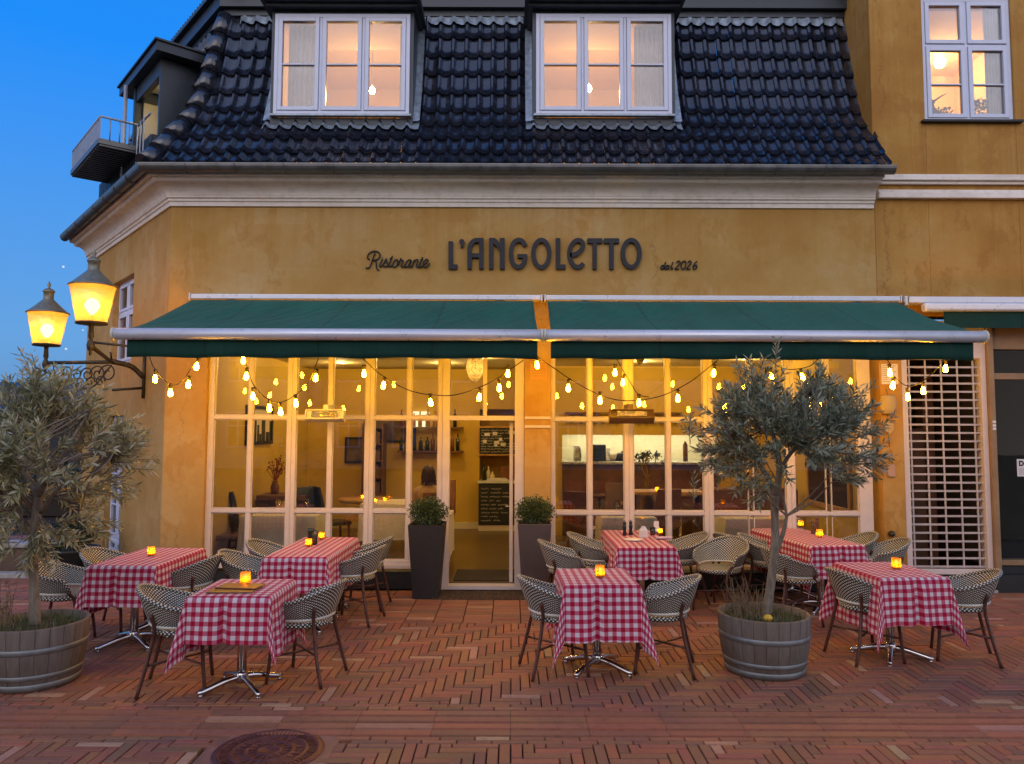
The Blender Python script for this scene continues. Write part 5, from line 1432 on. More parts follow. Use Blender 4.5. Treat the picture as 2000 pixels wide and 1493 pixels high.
chair(2.92, 8.08, 5, 'nearer rattan chair behind the olive trunk at the long table')
chair(4.12, 8.75, 172, 'nearer rattan chair right of the long table, beside the ochre wall strip')
chair(3.98, 9.2, 178, 'farther rattan chair right of the long table, under the window corner')
chair(3.12, 6.88, 10, 'rattan chair between the right olive tub and the front right table')
chair(3.95, 6.9, 158, 'rattan chair at the right of the front right table, before the roller grille')
chair(2.72, 9.22, 30, 'farthest rattan chair in the gap left of the olive trunk')

# ------------------------------------------------ on the tables
def on_table(u, v): p = atz(u, v, .7585); return p
def candle(u, v, lab, s=1.0):
    p = on_table(u, v); t = thing('candle_glass', lab, 'candle', p, 0, 'lit candle glasses on the terrace tables')
    b = MB(); n = 20
    for r_, flip in ((.034, 0), (.031, 1)):
        b.lathe([(r_ * .8 * s, .002), (r_ * 1.05 * s, .02), (r_ * 1.08 * s, .05), (r_ * .98 * s, .085 * s)], n)
    b.build('glass', M['votive'], t)
    b = MB(); b.lathe([(0, .004), (.024 * s, .004), (.024 * s, .028), (0, .026)], 12); b.build('wax', M['candle'], t)
    b = MB(); b.lathe([(0, .028), (.007, .034), (.008, .042), (.004, .054), (0, .064)], 8); b.build('flame', M['flame'], t)
    return t
candle(295, 1086, 'candle glass on the corner table')
candle(479, 1142, 'candle glass just behind the brown menus', 1.15)
candle(603, 1068, 'candle glass in front of the dark shaker on the left window table', .95); candle(628, 1054, 'candle glass behind the dark shaker on the left window table', .9)
candle(1172, 1128, 'candle glass on the middle front table', 1.15)
candle(1601, 1050, 'candle glass beside the two pepper mills', 1.05); candle(1564, 1030, 'second candle glass on the long table behind the olive trunk', 1.0); candle(1543, 1028, 'candle glass just right of the olive trunk', .95)
candle(1751, 1112, 'candle glass on the front right table', 1.15)
candle(1290, 1044, 'short orange candle glass behind the folded napkin', .8)
p = on_table(455, 1154)
mn = thing('menu_folder', 'dark brown leather menu folder lying open-edged on the front left cloth', 'menu', p, R(2)); b = MB(); b.box(-.17, .17, -.10, .10, .001, .009); b.build('cover', M['walnut'], mn, bevel=.003)
mn = thing('menu_folder', 'second brown menu laid askew on top of the dark one', 'menu', on_table(470, 1149) + Vector((0, 0, .010)), R(-6)); b = MB(); b.box(-.16, .16, -.09, .09, .001, .010); b.build('cover', M['brown_leather'], mn, bevel=.003)
def mill(u, v, lab, mat, s=1):
    t = thing('pepper_mill', lab, 'pepper mill', on_table(u, v)); b = MB(); b.lathe([(0, 0), (.024 * s, 0), (.025 * s, .02), (.017 * s, .05), (.021 * s, .085), (.024 * s, .11), (.012 * s, .118), (.02 * s, .13), (.019 * s, .15), (.006 * s, .16), (.008 * s, .168), (0, .172)], 14); b.build('body', mat, t)
mill(1220, 1046, 'left one of two black pepper mills on the napkin table', M['black_metal']); mill(1232, 1045, 'right one of two black pepper mills on the napkin table', M['black_metal'])
mill(1588, 1043, 'nearer dark pepper mill on the long table', M['walnut']); mill(1596, 1036, 'farther dark pepper mill on the long table', M['walnut'])
t = thing('salt_shaker', 'black lidded shaker between two candles on the left window table', 'shaker', on_table(614, 1064)); b = MB(); b.lathe([(0, 0), (.03, 0), (.032, .06), (.026, .08), (.028, .085), (.024, .105), (0, .11)], 14); b.build('body', M['bottle'], t)
t = thing('coffee_pot', 'small dark pot with curved handle beside the shaker', 'pot', on_table(607, 1056)); b = MB(); b.lathe([(0, 0), (.035, 0), (.033, .1), (.036, .13), (0, .135)], 14); b.build('body', M['bottle'], t)
b = MB(); b.tube(spline([(.034, 0, .11), (.07, 0, .10), (.065, 0, .05), (.034, 0, .03)], 5), .005, 6); b.build('handle', M['bottle'], t)
t = thing('napkin_box', 'pale napkin box on the plate and napkin table', 'box', on_table(1257, 1050)); b = MB(); b.box(-.05, .05, -.03, .03, 0, .085); b.build('box', M['linen'], t, bevel=.004)
b = MB(); b.extrude([(-.042, .086), (.042, .086), (.02, .125), (-.015, .13)], lambda a, c, d: (a, d, c), -.003, .003); b.build('napkins', M['paper'], t)
t = thing('plate', 'white side plate at the front edge of the napkin table', 'plate', on_table(1237, 1056)); b = MB(); b.lathe([(0, .002), (.06, .002), (.1, .012), (.098, .015), (.06, .006), (0, .006)], 24); b.build('dish', M['paper'], t)
t = thing('folded_napkin', 'lilac rolled napkin at the right edge of the napkin table', 'napkin', on_table(1296, 1054), R(8)); b = MB(); b.grid(lambda a, q: (-.09 + .18 * a, .022 * math.cos(q * 2 * PI) * 1.3, .018 + .016 * math.sin(q * 2 * PI) + .002 * math.sin(a * 20)), 12, 14); b.build('cloth', M['napkin'], t)
t = thing('glass_tumbler', 'clear tumbler behind the napkin', 'glass', on_table(1275, 1046)); b = MB(); b.lathe([(.028, .0), (.034, .09), (.031, .09), (.026, .004)], 16); b.build('glass', M['glass'], t)
t = thing('napkin_holder', 'small pale card stand at the back of the napkin table', 'card stand', on_table(1282, 1038)); b = MB(); b.box(-.03, .03, -.004, .004, 0, .12); b.box(-.03, .03, -.02, .02, 0, .006); b.build('card', M['paper'], t)

# ------------------------------------------------ tall planters at the door, mats
def clump(mb, c, rx, ry, rz, n, L, wd, r_, shellk=.75, lump=.18):
    ph = [r_.uniform(0, 6) for _ in range(6)]
    for _ in range(n):
        d = rdir(r_); lum = 1 + lump * math.sin(d.x * 4 + ph[0]) * math.sin(d.y * 5 + ph[1]) * math.sin(d.z * 4 + ph[2]) * 2
        k = (shellk + (1 - shellk) * r_.random()) * lum * r_.uniform(.85, 1.08)
        p = Vector((c[0] + d.x * rx * k, c[1] + d.y * ry * k, c[2] + d.z * rz * k)); ld = (d + rdir(r_) * .9)
        leaf(mb, p, ld, L * r_.uniform(.7, 1.3), wd, rdir(r_), (r_.random(),) * 3)
def tall_planter(u, vb, lab, mat, woven, wt, wb, h):
    p = atz(u, vb, 0); p.y += .2
    t = thing('potted_boxwood', lab, 'plant', (p.x, p.y, 0)); b = MB()
    a, c = wt / 2, wb / 2
    b.v += [(-c, -c, .0), (c, -c, .0), (c, c, .0), (-c, c, .0), (-a, -a, h), (a, -a, h), (a, a, h), (-a, a, h), (-a + .02, -a + .02, h), (a - .02, -a + .02, h), (a - .02, a - .02, h), (-a + .02, a - .02, h), (-a + .02, -a + .02, h - .05), (a - .02, -a + .02, h - .05), (a - .02, a - .02, h - .05), (-a + .02, a - .02, h - .05)]
    b.face([3, 2, 1, 0])
    for i in range(3):
        for k in range(4):
            k2 = (k + 1) % 4; b.face([i * 4 + k, i * 4 + k2, (i + 1) * 4 + k2, (i + 1) * 4 + k])
    b.face([12, 13, 14, 15]); b.build('planter', mat, t, bevel=.006)
    r_ = random.Random(u); b = MB(); clump(b, (0, 0, h + .14), .235, .22, .17, 2600, .028, .008, r_, .45, .10)
    clump(b, (.03, -.05, h + .12), .21, .2, .15, 1400, .028, .008, r_, .3); b.build('foliage', M['box_leaf'], t)
    b = MB()
    for k in range(9): d = rdir(r_); b.tube([(0, 0, h - .05), (d.x * .05, d.y * .05, h + .06), (d.x * .15, d.y * .15, h + .14 + d.z * .08)], [.008, .006, .003], 5)
    b.build('stems', M['walnut'], t)
tall_planter(830, 1173, 'clipped boxwood in the tall woven brown planter left of the open door', M['planter_weave'], True, .42, .30, .86)
tall_planter(1044, 1169, 'clipped boxwood in the tall smooth grey planter right of the open door', M['planter'], False, .40, .29, .86)
t = thing('door_mat', 'shaggy brown coir mat on the bricks before the open door', 'mat', (fx(942, 1160), 9.25, 0)); b = MB()
wd = .56; mr_ = random.Random(4)
b.box(-wd, wd, -.18, .24, .002, .016)
for _ in range(2600):
    x, y = mr_.uniform(-wd, wd), mr_.uniform(-.19, .25); d = Vector((mr_.uniform(-1, 1), mr_.uniform(-1, 1), .9)).normalized(); s_ = d.cross(Vector((0, 0, 1))).normalized() * .004; p = Vector((x, y, .014)); b.poly([p - s_, p + s_, p + d * .022])
b.build('pile', M['coir'], t)
t = thing('entrance_mat', 'flat dark mat on the tiles just inside the open door', 'mat', ((xw[870] + xw[1014]) / 2, FY + .62, .062)); b = MB(); b.box(-.37, .42, -.36, .38, 0, .01); b.build('pile', M['mat_dark'], t, bevel=.003)

# ================================================================== OLIVE TREES IN BARREL TUBS
def tub(t, rt_, rb, h):
    b = MB(); b.lathe([(rb - .01, 0), (rb, .01), (rb + (rt_ - rb) * .55 + .012, h * .5), (rt_, h - .008), (rt_ - .004, h), (rt_ - .028, h), (rt_ - .032, h - .06), (0, h - .06)], 64); o = b.build('tub', M['stave'], t)
    b = MB()
    for z0, z1 in ((.015, .06), (h * .20, h * .20 + .035), (h * .60, h * .60 + .045)):
        f0, f1 = z0 / h, z1 / h
        def rr(f): return rb + (rt_ - rb) * f + .012 * math.sin(PI * f) + .004
        b.lathe([(rr(f0) - .004, z0), (rr(f0), z0 + .002), (rr(f1), z1 - .002), (rr(f1) - .004, z1)], 64)
    b.build('hoop', M['hoop'], o)
    b = MB(); b.lathe([(rt_ - .034, h - .058), (rt_ * .5, h - .035), (0, h - .03)], 32); b.build('soil', M['soil'], t)
def olive(lab, u, v, seed, trunk, crown_c, crown_r, ntw, tips=(), leafn=24, hcut=0):
    p0 = atz(u, v, 0); r_ = random.Random(seed)
    t = thing('potted_olive_tree', lab, 'tree', p0); h = .47
    tub(t, .375, .315, h)
    # trunk and limbs; trunk: list of (dx, dy, z, r)
    b = MB()
    for line in trunk:
        pts = spline([Vector(q[:3]) for q in line], 5); rr = []
        for i in range(len(pts)):
            f = i / (len(pts) - 1) * (len(line) - 1); k = min(int(f), len(line) - 2); rr.append((line[k][3] + (line[k + 1][3] - line[k][3]) * (f - k)) * (1 + .06 * r_.uniform(-1, 1)))
        b.tube(pts, rr, 10)
    C = Vector(crown_c); rx, ry, rz = crown_r
    lf = MB(); tw = MB()
    starts = [Vector(l[-1][:3]) for l in trunk[1:]]
    for k in range(ntw):
        if k % 9 == 0:
            d0 = rdir(r_); q0 = r_.random() ** .4
        d = (d0 + rdir(r_) * .36); q = min(1.06, q0 * r_.uniform(.8, 1.15)); d.normalize()
        p = C + Vector((d.x * rx * q, d.y * ry * q, d.z * rz * q))
        if r_.random() < hcut and d.z < -.1: continue
        outd = Vector((d.x, d.y, d.z * .7 + .45)).normalized(); dr = (outd + rdir(r_) * .55).normalized()
        L = r_.uniform(.16, .34); segs = 5; pts = [p]; dd_ = dr
        for s_ in range(segs):
            dd_ = (dd_ + rdir(r_) * .16 + Vector((0, 0, -.03 if d.z < 0 else .05))).normalized(); pts.append(pts[-1] + dd_ * L / segs)
        tw.tube(pts, [.0042, .0038, .0034, .003, .0025, .0018], 4, cap=False)
        if r_.random() < .35:
            s0 = min(starts, key=lambda s_: (s_ - p).length); m_ = (s0 + p) / 2 + rdir(r_) * .06
            tw.tube(spline([s0, m_, p], 4), [.009, .009, .008, .008, .007, .006, .006, .005, .0045], 5, cap=False)
        leaves_on(lf, pts, leafn, r_, 1.22 if u < 500 else 1.05)
    for (tu, tv, L) in tips:
        e = at(tu, tv, p0.y + r_.uniform(-.15, .15)) - p0; s0 = e - Vector((r_.uniform(-.08, .08), 0, L)); pts = spline([s0, (s0 + e) / 2 + rdir(r_) * .02, e], 4)
        tw.tube(pts, .004, 4, cap=False); leaves_on(lf, pts, int(L * 85), r_)
    b.build('trunk', M['bark'], t); tw.build('branches', M['bark'], t)['kind'] = 'stuff'
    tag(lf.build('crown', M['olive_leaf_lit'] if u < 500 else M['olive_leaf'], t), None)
    # tub planting
    g = MB(); 
    for _ in range(900):
        a, q = r_.uniform(0, 2 * PI), math.sqrt(r_.random()) * .32; p = Vector((q * math.cos(a), q * math.sin(a), h - .045)); d = Vector((r_.uniform(-.7, .7), r_.uniform(-.7, .7), 1)); L = r_.uniform(.03, .10); s_ = d.cross(rdir(r_)).normalized() * .0028
        g.poly([p - s_, p + s_, p + d.normalized() * L], c=(r_.random(),) * 3)
    g.build('grass', M['grass'], t)
    return t, p0, r_
def leaves_on(lf, pts, n, r_, ls=1.0):
    N = len(pts)
    for j in range(n):
        f = (.12 + .88 * j / n) * (N - 1); i = min(int(f), N - 2); p = pts[i].lerp(pts[i + 1], f - i); ax = (pts[i + 1] - pts[i]).normalized()
        a = j * 1.57 + r_.uniform(-.5, .5) + (PI if j % 2 else 0); s_ = ax.orthogonal().normalized(); s_ = Matrix.Rotation(a, 3, ax) @ s_
        d = (ax * r_.uniform(.5, 1.0) + s_ * r_.uniform(.5, .95)); L = r_.uniform(.050, .092) * ls
        leaf(lf, p, d, L, r_.uniform(.0065, .0105), rdir(r_), (r_.random(),) * 3)
# left tree
pL = atz(67, 1330, 0)
def rel(p0, u, v, dy=0): q = at(u, v, p0.y + dy) - p0; return (q.x, q.y, q.z)
def ln(p0, *k): return [(*rel(p0, u, v, dy), r_) for (u, v, dy, r_) in k]
olive('silvery olive tree with a full round crown in the barrel tub at the left edge', 67, 1330, 21, [
    ln(pL, (70, 1262, 0, .052), (68, 1210, 0, .040), (66, 1130, .02, .036), (65, 1060, 0, .037), (72, 1000, 0, .035), (74, 962, 0, .039)),
    ln(pL, (74, 965, 0, .032), (52, 930, .1, .024), (20, 880, .1, .016), (-5, 820, .05, .008)),
    ln(pL, (74, 970, 0, .030), (98, 925, -.1, .022), (140, 860, -.1, .015), (175, 800, 0, .008)),
    ln(pL, (74, 968, 0, .030), (82, 900, .1, .022), (90, 820, 0, .014), (100, 750, 0, .008)),
    ln(pL, (80, 1000, 0, .022), (110, 960, -.1, .016), (170, 915, -.1, .010), (225, 880, 0, .006)),
    ln(pL, (66, 985, 0, .022), (30, 955, -.1, .014), (-20, 930, 0, .008))],
    Vector(rel(pL, 84, 905)), (.60, .54, .60), 330, [(62, 692, .3), (15, 735, .3), (120, 745, .3), (-10, 740, .3), (40, 745, .3)], 26)
pR = atz(1493, 1308, 0)
tR_, p0R, rr_ = olive('olive tree with a forked trunk and flat dark crown, beside the napkin table', 1493, 1308, 33, [
    ln(pR, (1494, 1222, 0, .052), (1500, 1180, 0, .040), (1508, 1120, 0, .036), (1514, 1060, 0, .036), (1513, 1000, 0, .034), (1514, 968, 0, .037)),
    ln(pR, (1513, 972, 0, .032), (1500, 935, .05, .024), (1475, 895, .1, .018), (1440, 850, .1, .012), (1405, 820, .1, .007)),
    ln(pR, (1515, 970, 0, .034), (1522, 925, -.05, .030), (1518, 880, -.05, .024), (1505, 830, -.05, .016), (1495, 770, 0, .008)),
    ln(pR, (1522, 925, -.05, .022), (1545, 885, -.1, .016), (1590, 850, -.1, .012), (1640, 820, 0, .007)),
    ln(pR, (1518, 880, -.05, .018), (1550, 830, .1, .013), (1580, 770, .1, .008)),
    ln(pR, (1518, 1075, 0, .022), (1530, 1040, -.02, .017), (1537, 1008, -.03, .012))],
    Vector(rel(pR, 1528, 862)), (.62, .54, .46), 400, [(1515, 663, .34), (1470, 716, .3), (1600, 714, .3), (1645, 765, .3), (1560, 730, .3), (1440, 770, .3), (1350, 810, .25), (1355, 925, .25)], 25)
b = MB()
for k in range(46):
    a = rr_.uniform(0, 2 * PI); p = Vector((-.14 + rr_.uniform(-.12, .1), rr_.uniform(-.12, .1), .43)); e = p + Vector((rr_.uniform(-.16, .1), rr_.uniform(-.1, .1), rr_.uniform(.12, .34))); b.tube([p, (p + e) / 2 + rdir(rr_) * .02, e], [.0032, .0026, .0014], 4, cap=False)
    for _ in range(3):
        q = p.lerp(e, rr_.uniform(.4, .95)); b.tube([q, q + (e - p).normalized() * .05 + rdir(rr_) * .04], [.0018, .001], 3, cap=False)
b.build('dry_weeds', M['dry_stem'], tR_)
yb_ = thing('garden_ball', 'small yellow glazed ball in the grass at the foot of the right olive trunk', 'ornament', p0R + Vector((-.02, -.17, .46)))
MB().lathe([(0, -.03), (.022, -.024), (.034, -.006), (.034, .008), (.02, .024), (0, .03)], 14, sx=1.2).build('ball', M['yellow_lamp'], yb_)
lt_ = [o for o in bpy.data.objects if o.name == 'potted_olive_tree'][0]
b = MB(); r2 = random.Random(8)
for k in range(14):
    p = Vector((-.14 + r2.uniform(-.08, .1), -.18 + r2.uniform(-.05, .1), .43)); e = p + Vector((r2.uniform(-.12, .05), r2.uniform(-.1, .05), r2.uniform(.2, .5))); b.tube([p, (p + e) / 2 + rdir(r2) * .03, e], [.004, .003, .0015], 4, cap=False)
    for _ in range(12):
        q = p.lerp(e, r2.uniform(.4, 1)); leaf(b, q, rdir(r2), .03, .006, rdir(r2), None)
b.build('dry_weeds', M['dry_stem'], lt_)

# ================================================================== STREET BEHIND THE CORNER
t = thing('low_wall', 'low brown street wall with a pale stone coping at the far left', 'wall', (-7.6, 10.6, 0))
b = MB(); b.box(-3, 1.35, 0, .3, 0, .34); b.build('masonry', M['brown_wall'], t, bevel=.01)
b = MB(); b.box(-3.03, 1.4, -.03, .33, .342, .40); b.build('coping', M['pale_stone'], t, bevel=.008)
t = thing('step_block', 'pale blue-grey stone steps ending the low wall behind the left olive trunk', 'steps', (-6.02, 10.55, 0))
b = MB()
for k in range(4): b.box(-.17, .20, -.05 + k * .04, .3, k * .085, k * .085 + .082)
b.build('step', simple('blue_grey_step', (.17, .20, .24), .7, var=.2), t, bevel=.006)
p = atz(112, 1128, 0); t = thing('hedge_planter', 'black tapered street planter with a dark clipped hedge behind the corner chair', 'planter', (p.x, p.y + .3, 0))
b = MB(); b.lathe([(.0, 0), (.26, 0), (.34, .30), (.36, .34), (.33, .34), (.31, .28), (0, .28)], 28, smooth=True); b.build('planter', M['black_metal'], t)
b = MB(); r2 = random.Random(9); clump(b, (0, 0, .50), .34, .3, .24, 2200, .04, .012, r2, .4); b.build('foliage', M['hedge_leaf'], t)
t = thing('far_hedge', 'dark hedge across the street seen under the left olive crown', 'hedge', (-13, 17.5, 0)); b = MB(); r2 = random.Random(10)
for k in range(9): clump(b, (-5 + k * 1.25, 0, .62), .9, .5, .62, 900, .09, .03, r2, .4)
b.build('foliage', M['hedge_leaf'], t); b = MB(); b.box(-5.6, 5.6, -.3, .3, 0, .75); b.build('inner_mass', M['soil'], t)
t = thing('far_house', 'low brownish house with lit panes far down the side street', 'house', (-24, 30, 0))
b = MB(); b.box(-9, 6, 0, 7, 0, 2.5); b.build('wall', M['brown_wall'], t)
b = MB(); b.extrude([(-.5, 2.5), (7.5, 2.5), (3.5, 3.9)], lambda a, c, d: (d, a, c), -9.4, 6.4); b.build('roof', M['zinc_dark'], t)
for k in range(6):
    b = MB(); b.box(-8 + k * 2.3, -6.9 + k * 2.3, -.04, -.002, .8, 2.0); wq_ = b.build('window', M['blue_white_frame'], t); b = MB(); b.box(-7.9 + k * 2.3, -7.0 + k * 2.3, -.06, -.042, .9, 1.9); b.build('pane', M['dark_glass'], wq_)
p = thing('kerb', None, None, (0, 0, 0)); bpy.data.objects.remove(p)
b = MB(); b.box(-12, -5.0, 10.25, 10.42, -.01, .06); tag(b.build('kerb', M['pale_stone'], bevel=.01), kind='structure')
SPOT_W = 25

# ================================================================== DINING ROOM
IX0, IX1, IY0, IY1, IZ0, IZ1 = fx(398, 900) - .12, fx(1700, 900) + .05, FY + .36, 15.0, .06, 3.12
def inner(mb, name, mat): return mb.part(name, mat, bld)
q = BMB(); q.box(IX0 - .1, IX1 + .1, FY + .19, 15.1, 0.0, IZ0); inner(q, 'room_floor', M['room_floor'])
q = BMB(); q.box(IX0 - .1, IX1 + .1, FY + .362, 15.1, IZ1, IZ1 + .06); inner(q, 'room_ceiling', M['ceiling'])
for yy in (11.2, 12.7, 14.1):
    pass
KX0, KX1 = at(1098, 870, 14.0).x, at(1400, 870, 14.0).x
xp0 = at(937, 900, 15.0).x; xp1 = at(1006, 900, 15).x
q = BMB()
q.box(IX0 - .1, IX0, FY + .362, 15.0, IZ0, IZ1)
q.box(IX0, xp0, 14.9, 15.0, IZ0, IZ1)                        # left back wall
q.box(xp0, xp1 + .2, 14.9, 15.0, at(970, 835, 14.9).z + .35, IZ1)
inner(q, 'room_wall', M['yellow_wall'])
q = BMB(); q.box(IX0, xp0 - .01, 14.87, 14.899, IZ0, IZ0 + .12); inner(q, 'skirting', M['cream_wall'])
# opening with counter behind: chalk collage above, hatch, chalkboard front below
zc0, zc1 = at(970, 887, 14.9).z, at(970, 836, 14.9).z; zk = at(970, 938, 14.9).z
ctn = thing('service_counter', 'black fronted service counter with a pale top seen through the open door', 'counter', ((xp0 + xp1) / 2, 14.6, IZ0))
cx = ctn.location.x
b = MB(); b.box(xp0 - cx, xp1 + .25 - cx, .02, .5, .0, zk - IZ0 - .04); b.build('body', M['dark_wood'], ctn)
b = MB(); b.box(xp0 - cx - .02, xp1 + .25 - cx, -.02, .55, zk - IZ0 - .038, zk - IZ0); b.build('worktop', M['cream_band'], ctn)
b = MB(); b.box(xp0 - cx, xp1 + .25 - cx, -.01, .015, .0, .10); b.build('skirting', M['cream_wall'], ctn)
def chalk_lines(par, x0, x1, z0, z1, y, n, seed, dens=1.0, h=.03):
    r_ = random.Random(seed); b = MB()
    for k in range(n):
        z = z1 - (z1 - z0) * (k + .6) / n; x = x0; xe = x0 + (x1 - x0) * r_.uniform(.5, .8)
        while x < xe:
            w_ = r_.uniform(.06, .2); m_ = int(w_ / .012) + 2
            pts = [(x + w_ * i / m_, y, z + h * (.5 * math.sin(i * 2.3 + k) * r_.uniform(.4, 1) + (.5 if r_.random() < .15 else 0))) for i in range(m_ + 1)]
            b.tube(pts, .0045, 4, cap=False); x += w_ + r_.uniform(.025, .06) / dens
    b.build('chalk_writing', M['chalk'], par)
bd = thing('menu_chalkboard', 'tall chalkboard with nine handwritten lines on the counter front', 'chalkboard', ((xp0 + xp1) / 2, 14.58, (IZ0 + zk) / 2))
hz = (zk - IZ0) / 2 - .12; hx = (xp1 - xp0) / 2
b = MB(); b.box(-hx, hx + .05, -.015, .015, -hz, hz + .05); b.build('board', M['slate'], bd)
chalk_lines(bd, -hx + .05, hx - .05, -hz + .04, hz + .02, -.02, 9, 3)
bd = thing('menu_chalkboard', 'wide chalkboard covered in small notes above the yellow hatch', 'chalkboard', ((xp0 + xp1) / 2, 14.85, (zc0 + zc1) / 2))
hz2 = (zc1 - zc0) / 2; b = MB(); b.box(-hx, hx + .05, -.02, .02, -hz2, hz2); b.build('board', M['slate'], bd); b = MB(); rect_frame(b, -hx - .03, hx + .08, -hz2 - .03, hz2 + .03, -.03, .0, .028); b.build('frame', M['oak'], bd)
chalk_lines(bd, -hx + .03, hx + .08, -hz2 + .02, hz2 - .02, -.025, 9, 5, 2.0)
b = MB(); r2 = random.Random(2)
for k in range(9): x, z = r2.uniform(-hx + .05, hx - .1), r2.uniform(-hz2 + .05, hz2 - .1); b.box(x, x + r2.uniform(.05, .12), -.0235, -.0205, z, z + .06)
b.build('notes', M['paper'], bd)
q = BMB(); q.box(xp0 - .2, xp1 + .6, 16.2, 16.3, 0, IZ1); q.box(xp0 - .06, xp0, 15.0, 16.2, 0, IZ1); q.box(xp1 + .3, xp1 + .36, 15.0, 16.2, 0, IZ1); inner(q, 'hatch_wall', M['yellow_wall'])
hl = room_light('hatch_light', ((xp0 + xp1) / 2, 15.6, 2.7), 18, .08, (1, .72, .3)); hl.parent = ctn; hl.matrix_parent_inverse = parent_inv(ctn)
for u, lab, h_, r_ in ((946, 'dark bottle at the left end of the service counter', .34, .045), (954, 'slim pale bottle beside the dark bottle on the service counter', .26, .035), (962, 'short pale jar on the service counter', .16, .05)):
    p = at(u, 935, 14.85); t = thing('bottle', lab, 'bottle', (p.x, 14.85, zk + .002)); b = MB(); b.lathe([(0, 0), (r_, 0), (r_, h_ * .6), (r_ * .35, h_ * .75), (r_ * .35, h_), (0, h_)], 14); b.build('body', M['bottle'] if u == 946 else M['cream_wall'], t)
t = thing('till', 'brown till screen at the right of the service counter', 'till', (at(990, 928, 14.8).x, 14.85, zk + .002)); b = MB(); b.box(-.12, .16, -.02, .02, .02, .26); b.box(-.04, .06, -.06, .06, 0, .02); b.build('screen', M['brown_leather'], t, bevel=.01)
t = thing('menu_stack', 'stack of pale menus lying on the service counter', 'menus', (at(972, 938, 14.75).x, 14.72, zk + .002)); b = MB()
for k in range(4): b.box(-.22 + k * .02, .22 - k * .02, -.1, .1, k * .012, k * .012 + .010)
b.build('sheets', M['paper'], t)
# right part: wall with the lit kitchen pass
q = BMB(); ky = 14.0; zh0, zh1 = at(1240, 902, ky).z, at(1240, 850, ky).z
q.box(xp1 + .26, KX0, ky, ky + .1, IZ0, IZ1); q.box(KX1, IX1, ky, ky + .1, IZ0, IZ1); q.box(KX0, KX1, ky, ky + .1, zh1, IZ1); q.box(IX1, IX1 + .1, FY + .362, 15, IZ0, IZ1); q.box(xp1 + .26, xp1 + .3, ky + .1, 14.9, IZ0, IZ1)
inner(q, 'bar_wall', M['yellow_wall'])
q = BMB(); q.box(KX0, KX1, ky + .9, ky + .95, zh0 - .3, zh1 + .4); q.box(KX0 - .05, KX0, ky + .1, ky + .95, zh0 - .3, zh1 + .4); q.box(KX1, KX1 + .05, ky + .1, ky + .95, zh0 - .3, zh1 + .4); inner(q, 'kitchen_backsplash', M['splash'])
q = BMB(); q.box(KX0 + .001, KX1 - .001, ky + .15, ky + .9, zh1 + .12, zh1 + .16); inner(q, 'kitchen_hood', M['steel'])
kt = thing('kitchen_bar', 'dark fronted bar counter under the bright kitchen pass', 'bar counter', ((KX0 + KX1) / 2, ky, IZ0)); hw = (KX1 - KX0) / 2
b = MB(); b.box(-hw, hw, -.06, .9, 0, zh0 - IZ0 - .05); b.build('body', M['walnut'], kt)
b = MB(); b.box(-hw - .02, hw + .02, -.12, .89, zh0 - IZ0 - .048, zh0 - IZ0); b.build('worktop', M['steel'], kt, bevel=.006)
al = bpy.data.lights.new('kitchen_light', 'AREA'); al.shape = 'RECTANGLE'; al.size = 2 * hw - .3; al.size_y = .12; al.energy = 15; al.color = (1, .86, .55)
ao = bpy.data.objects.new('kitchen_light', al); col.objects.link(ao); ao.parent = kt; ao.location = (0, .55, zh1 + .10 - IZ0)
b = MB(); b.box(-hw + .1, hw - .1, .5, .6, zh1 - IZ0 + .112, zh1 - IZ0 + .118); b.build('strip_light', emit('kitchen_strip', (1, .86, .55), 6), kt)
r2 = random.Random(12)
kinds = ['tall steel jug', 'square dark toaster oven', 'white stack of plates', 'round pale mixing bowl', 'dark squat pot', 'clear storage jar']
for k, u in enumerate((1128, 1165, 1185, 1198, 1216, 1340)):
    p = at(u, 900, ky + .25); t = thing(['jug', 'oven', 'plates', 'bowl', 'pot', 'jar'][k], kinds[k] + ' standing on the bright kitchen pass', ['jug', 'oven', 'plates', 'bowl', 'pot', 'jar'][k], (p.x, ky + .3, zh0 + .002)); b = MB()
    if k == 0: b.lathe([(0, 0), (.07, 0), (.08, .1), (.06, .22), (.07, .27), (.06, .26), (0, .02)], 14); b.build('body', M['steel'], t)
    elif k == 1: b.box(-.17, .17, -.12, .12, 0, .3); b.build('body', M['black_metal'], t, bevel=.02); b = MB(); b.box(-.1, .1, -.13, -.122, .06, .22); b.build('door', M['bottle'], t)
    elif k == 2:
        for j in range(8): b.lathe([(0, j * .03), (.06, j * .03), (.09, j * .03 + .022), (.085, j * .03 + .022), (.06, j * .03 + .006), (0, j * .03 + .006)], 16)
        b.build('plates', M['paper'], t)
    elif k == 3: b.lathe([(0, 0), (.05, 0), (.10, .12), (.095, .12), (.045, .01)], 16); b.build('bowl', M['paper'], t)
    elif k == 4: b.lathe([(0, 0), (.13, 0), (.13, .12), (.06, .15), (.02, .15), (.02, .18), (0, .18)], 16); b.build('body', M['black_metal'], t)
    else: b.lathe([(0, 0), (.045, 0), (.045, .3), (.02, .34), (.02, .36), (0, .36)], 14); b.build('body', M['brown_leather'], t)
gl = thing('glass_rack', 'row of upside down wine glasses hung over the kitchen pass', 'glass rack', ((KX0 + .55), ky - .05, zh1 + .26)); b = MB(); b.box(-.5, 1.6, -.1, .1, .12, .15); b.build('rail', M['walnut'], gl)
for k in range(16):
    b = MB(); b.lathe([(.035, .115), (.004, .108), (.004, .04), (.035, -.01), (.032, -.06), (.03, -.06), (.033, -.012), (.002, .036)], 10, (-.45 + k * .13, 0, 0)); b.build('wine_glass', M['steel'], gl)
tv = thing('bar_tree', 'little bare-branched tree in a pot in front of the kitchen pass', 'plant', (at(1262, 945, 12.4).x, 12.4, .06))
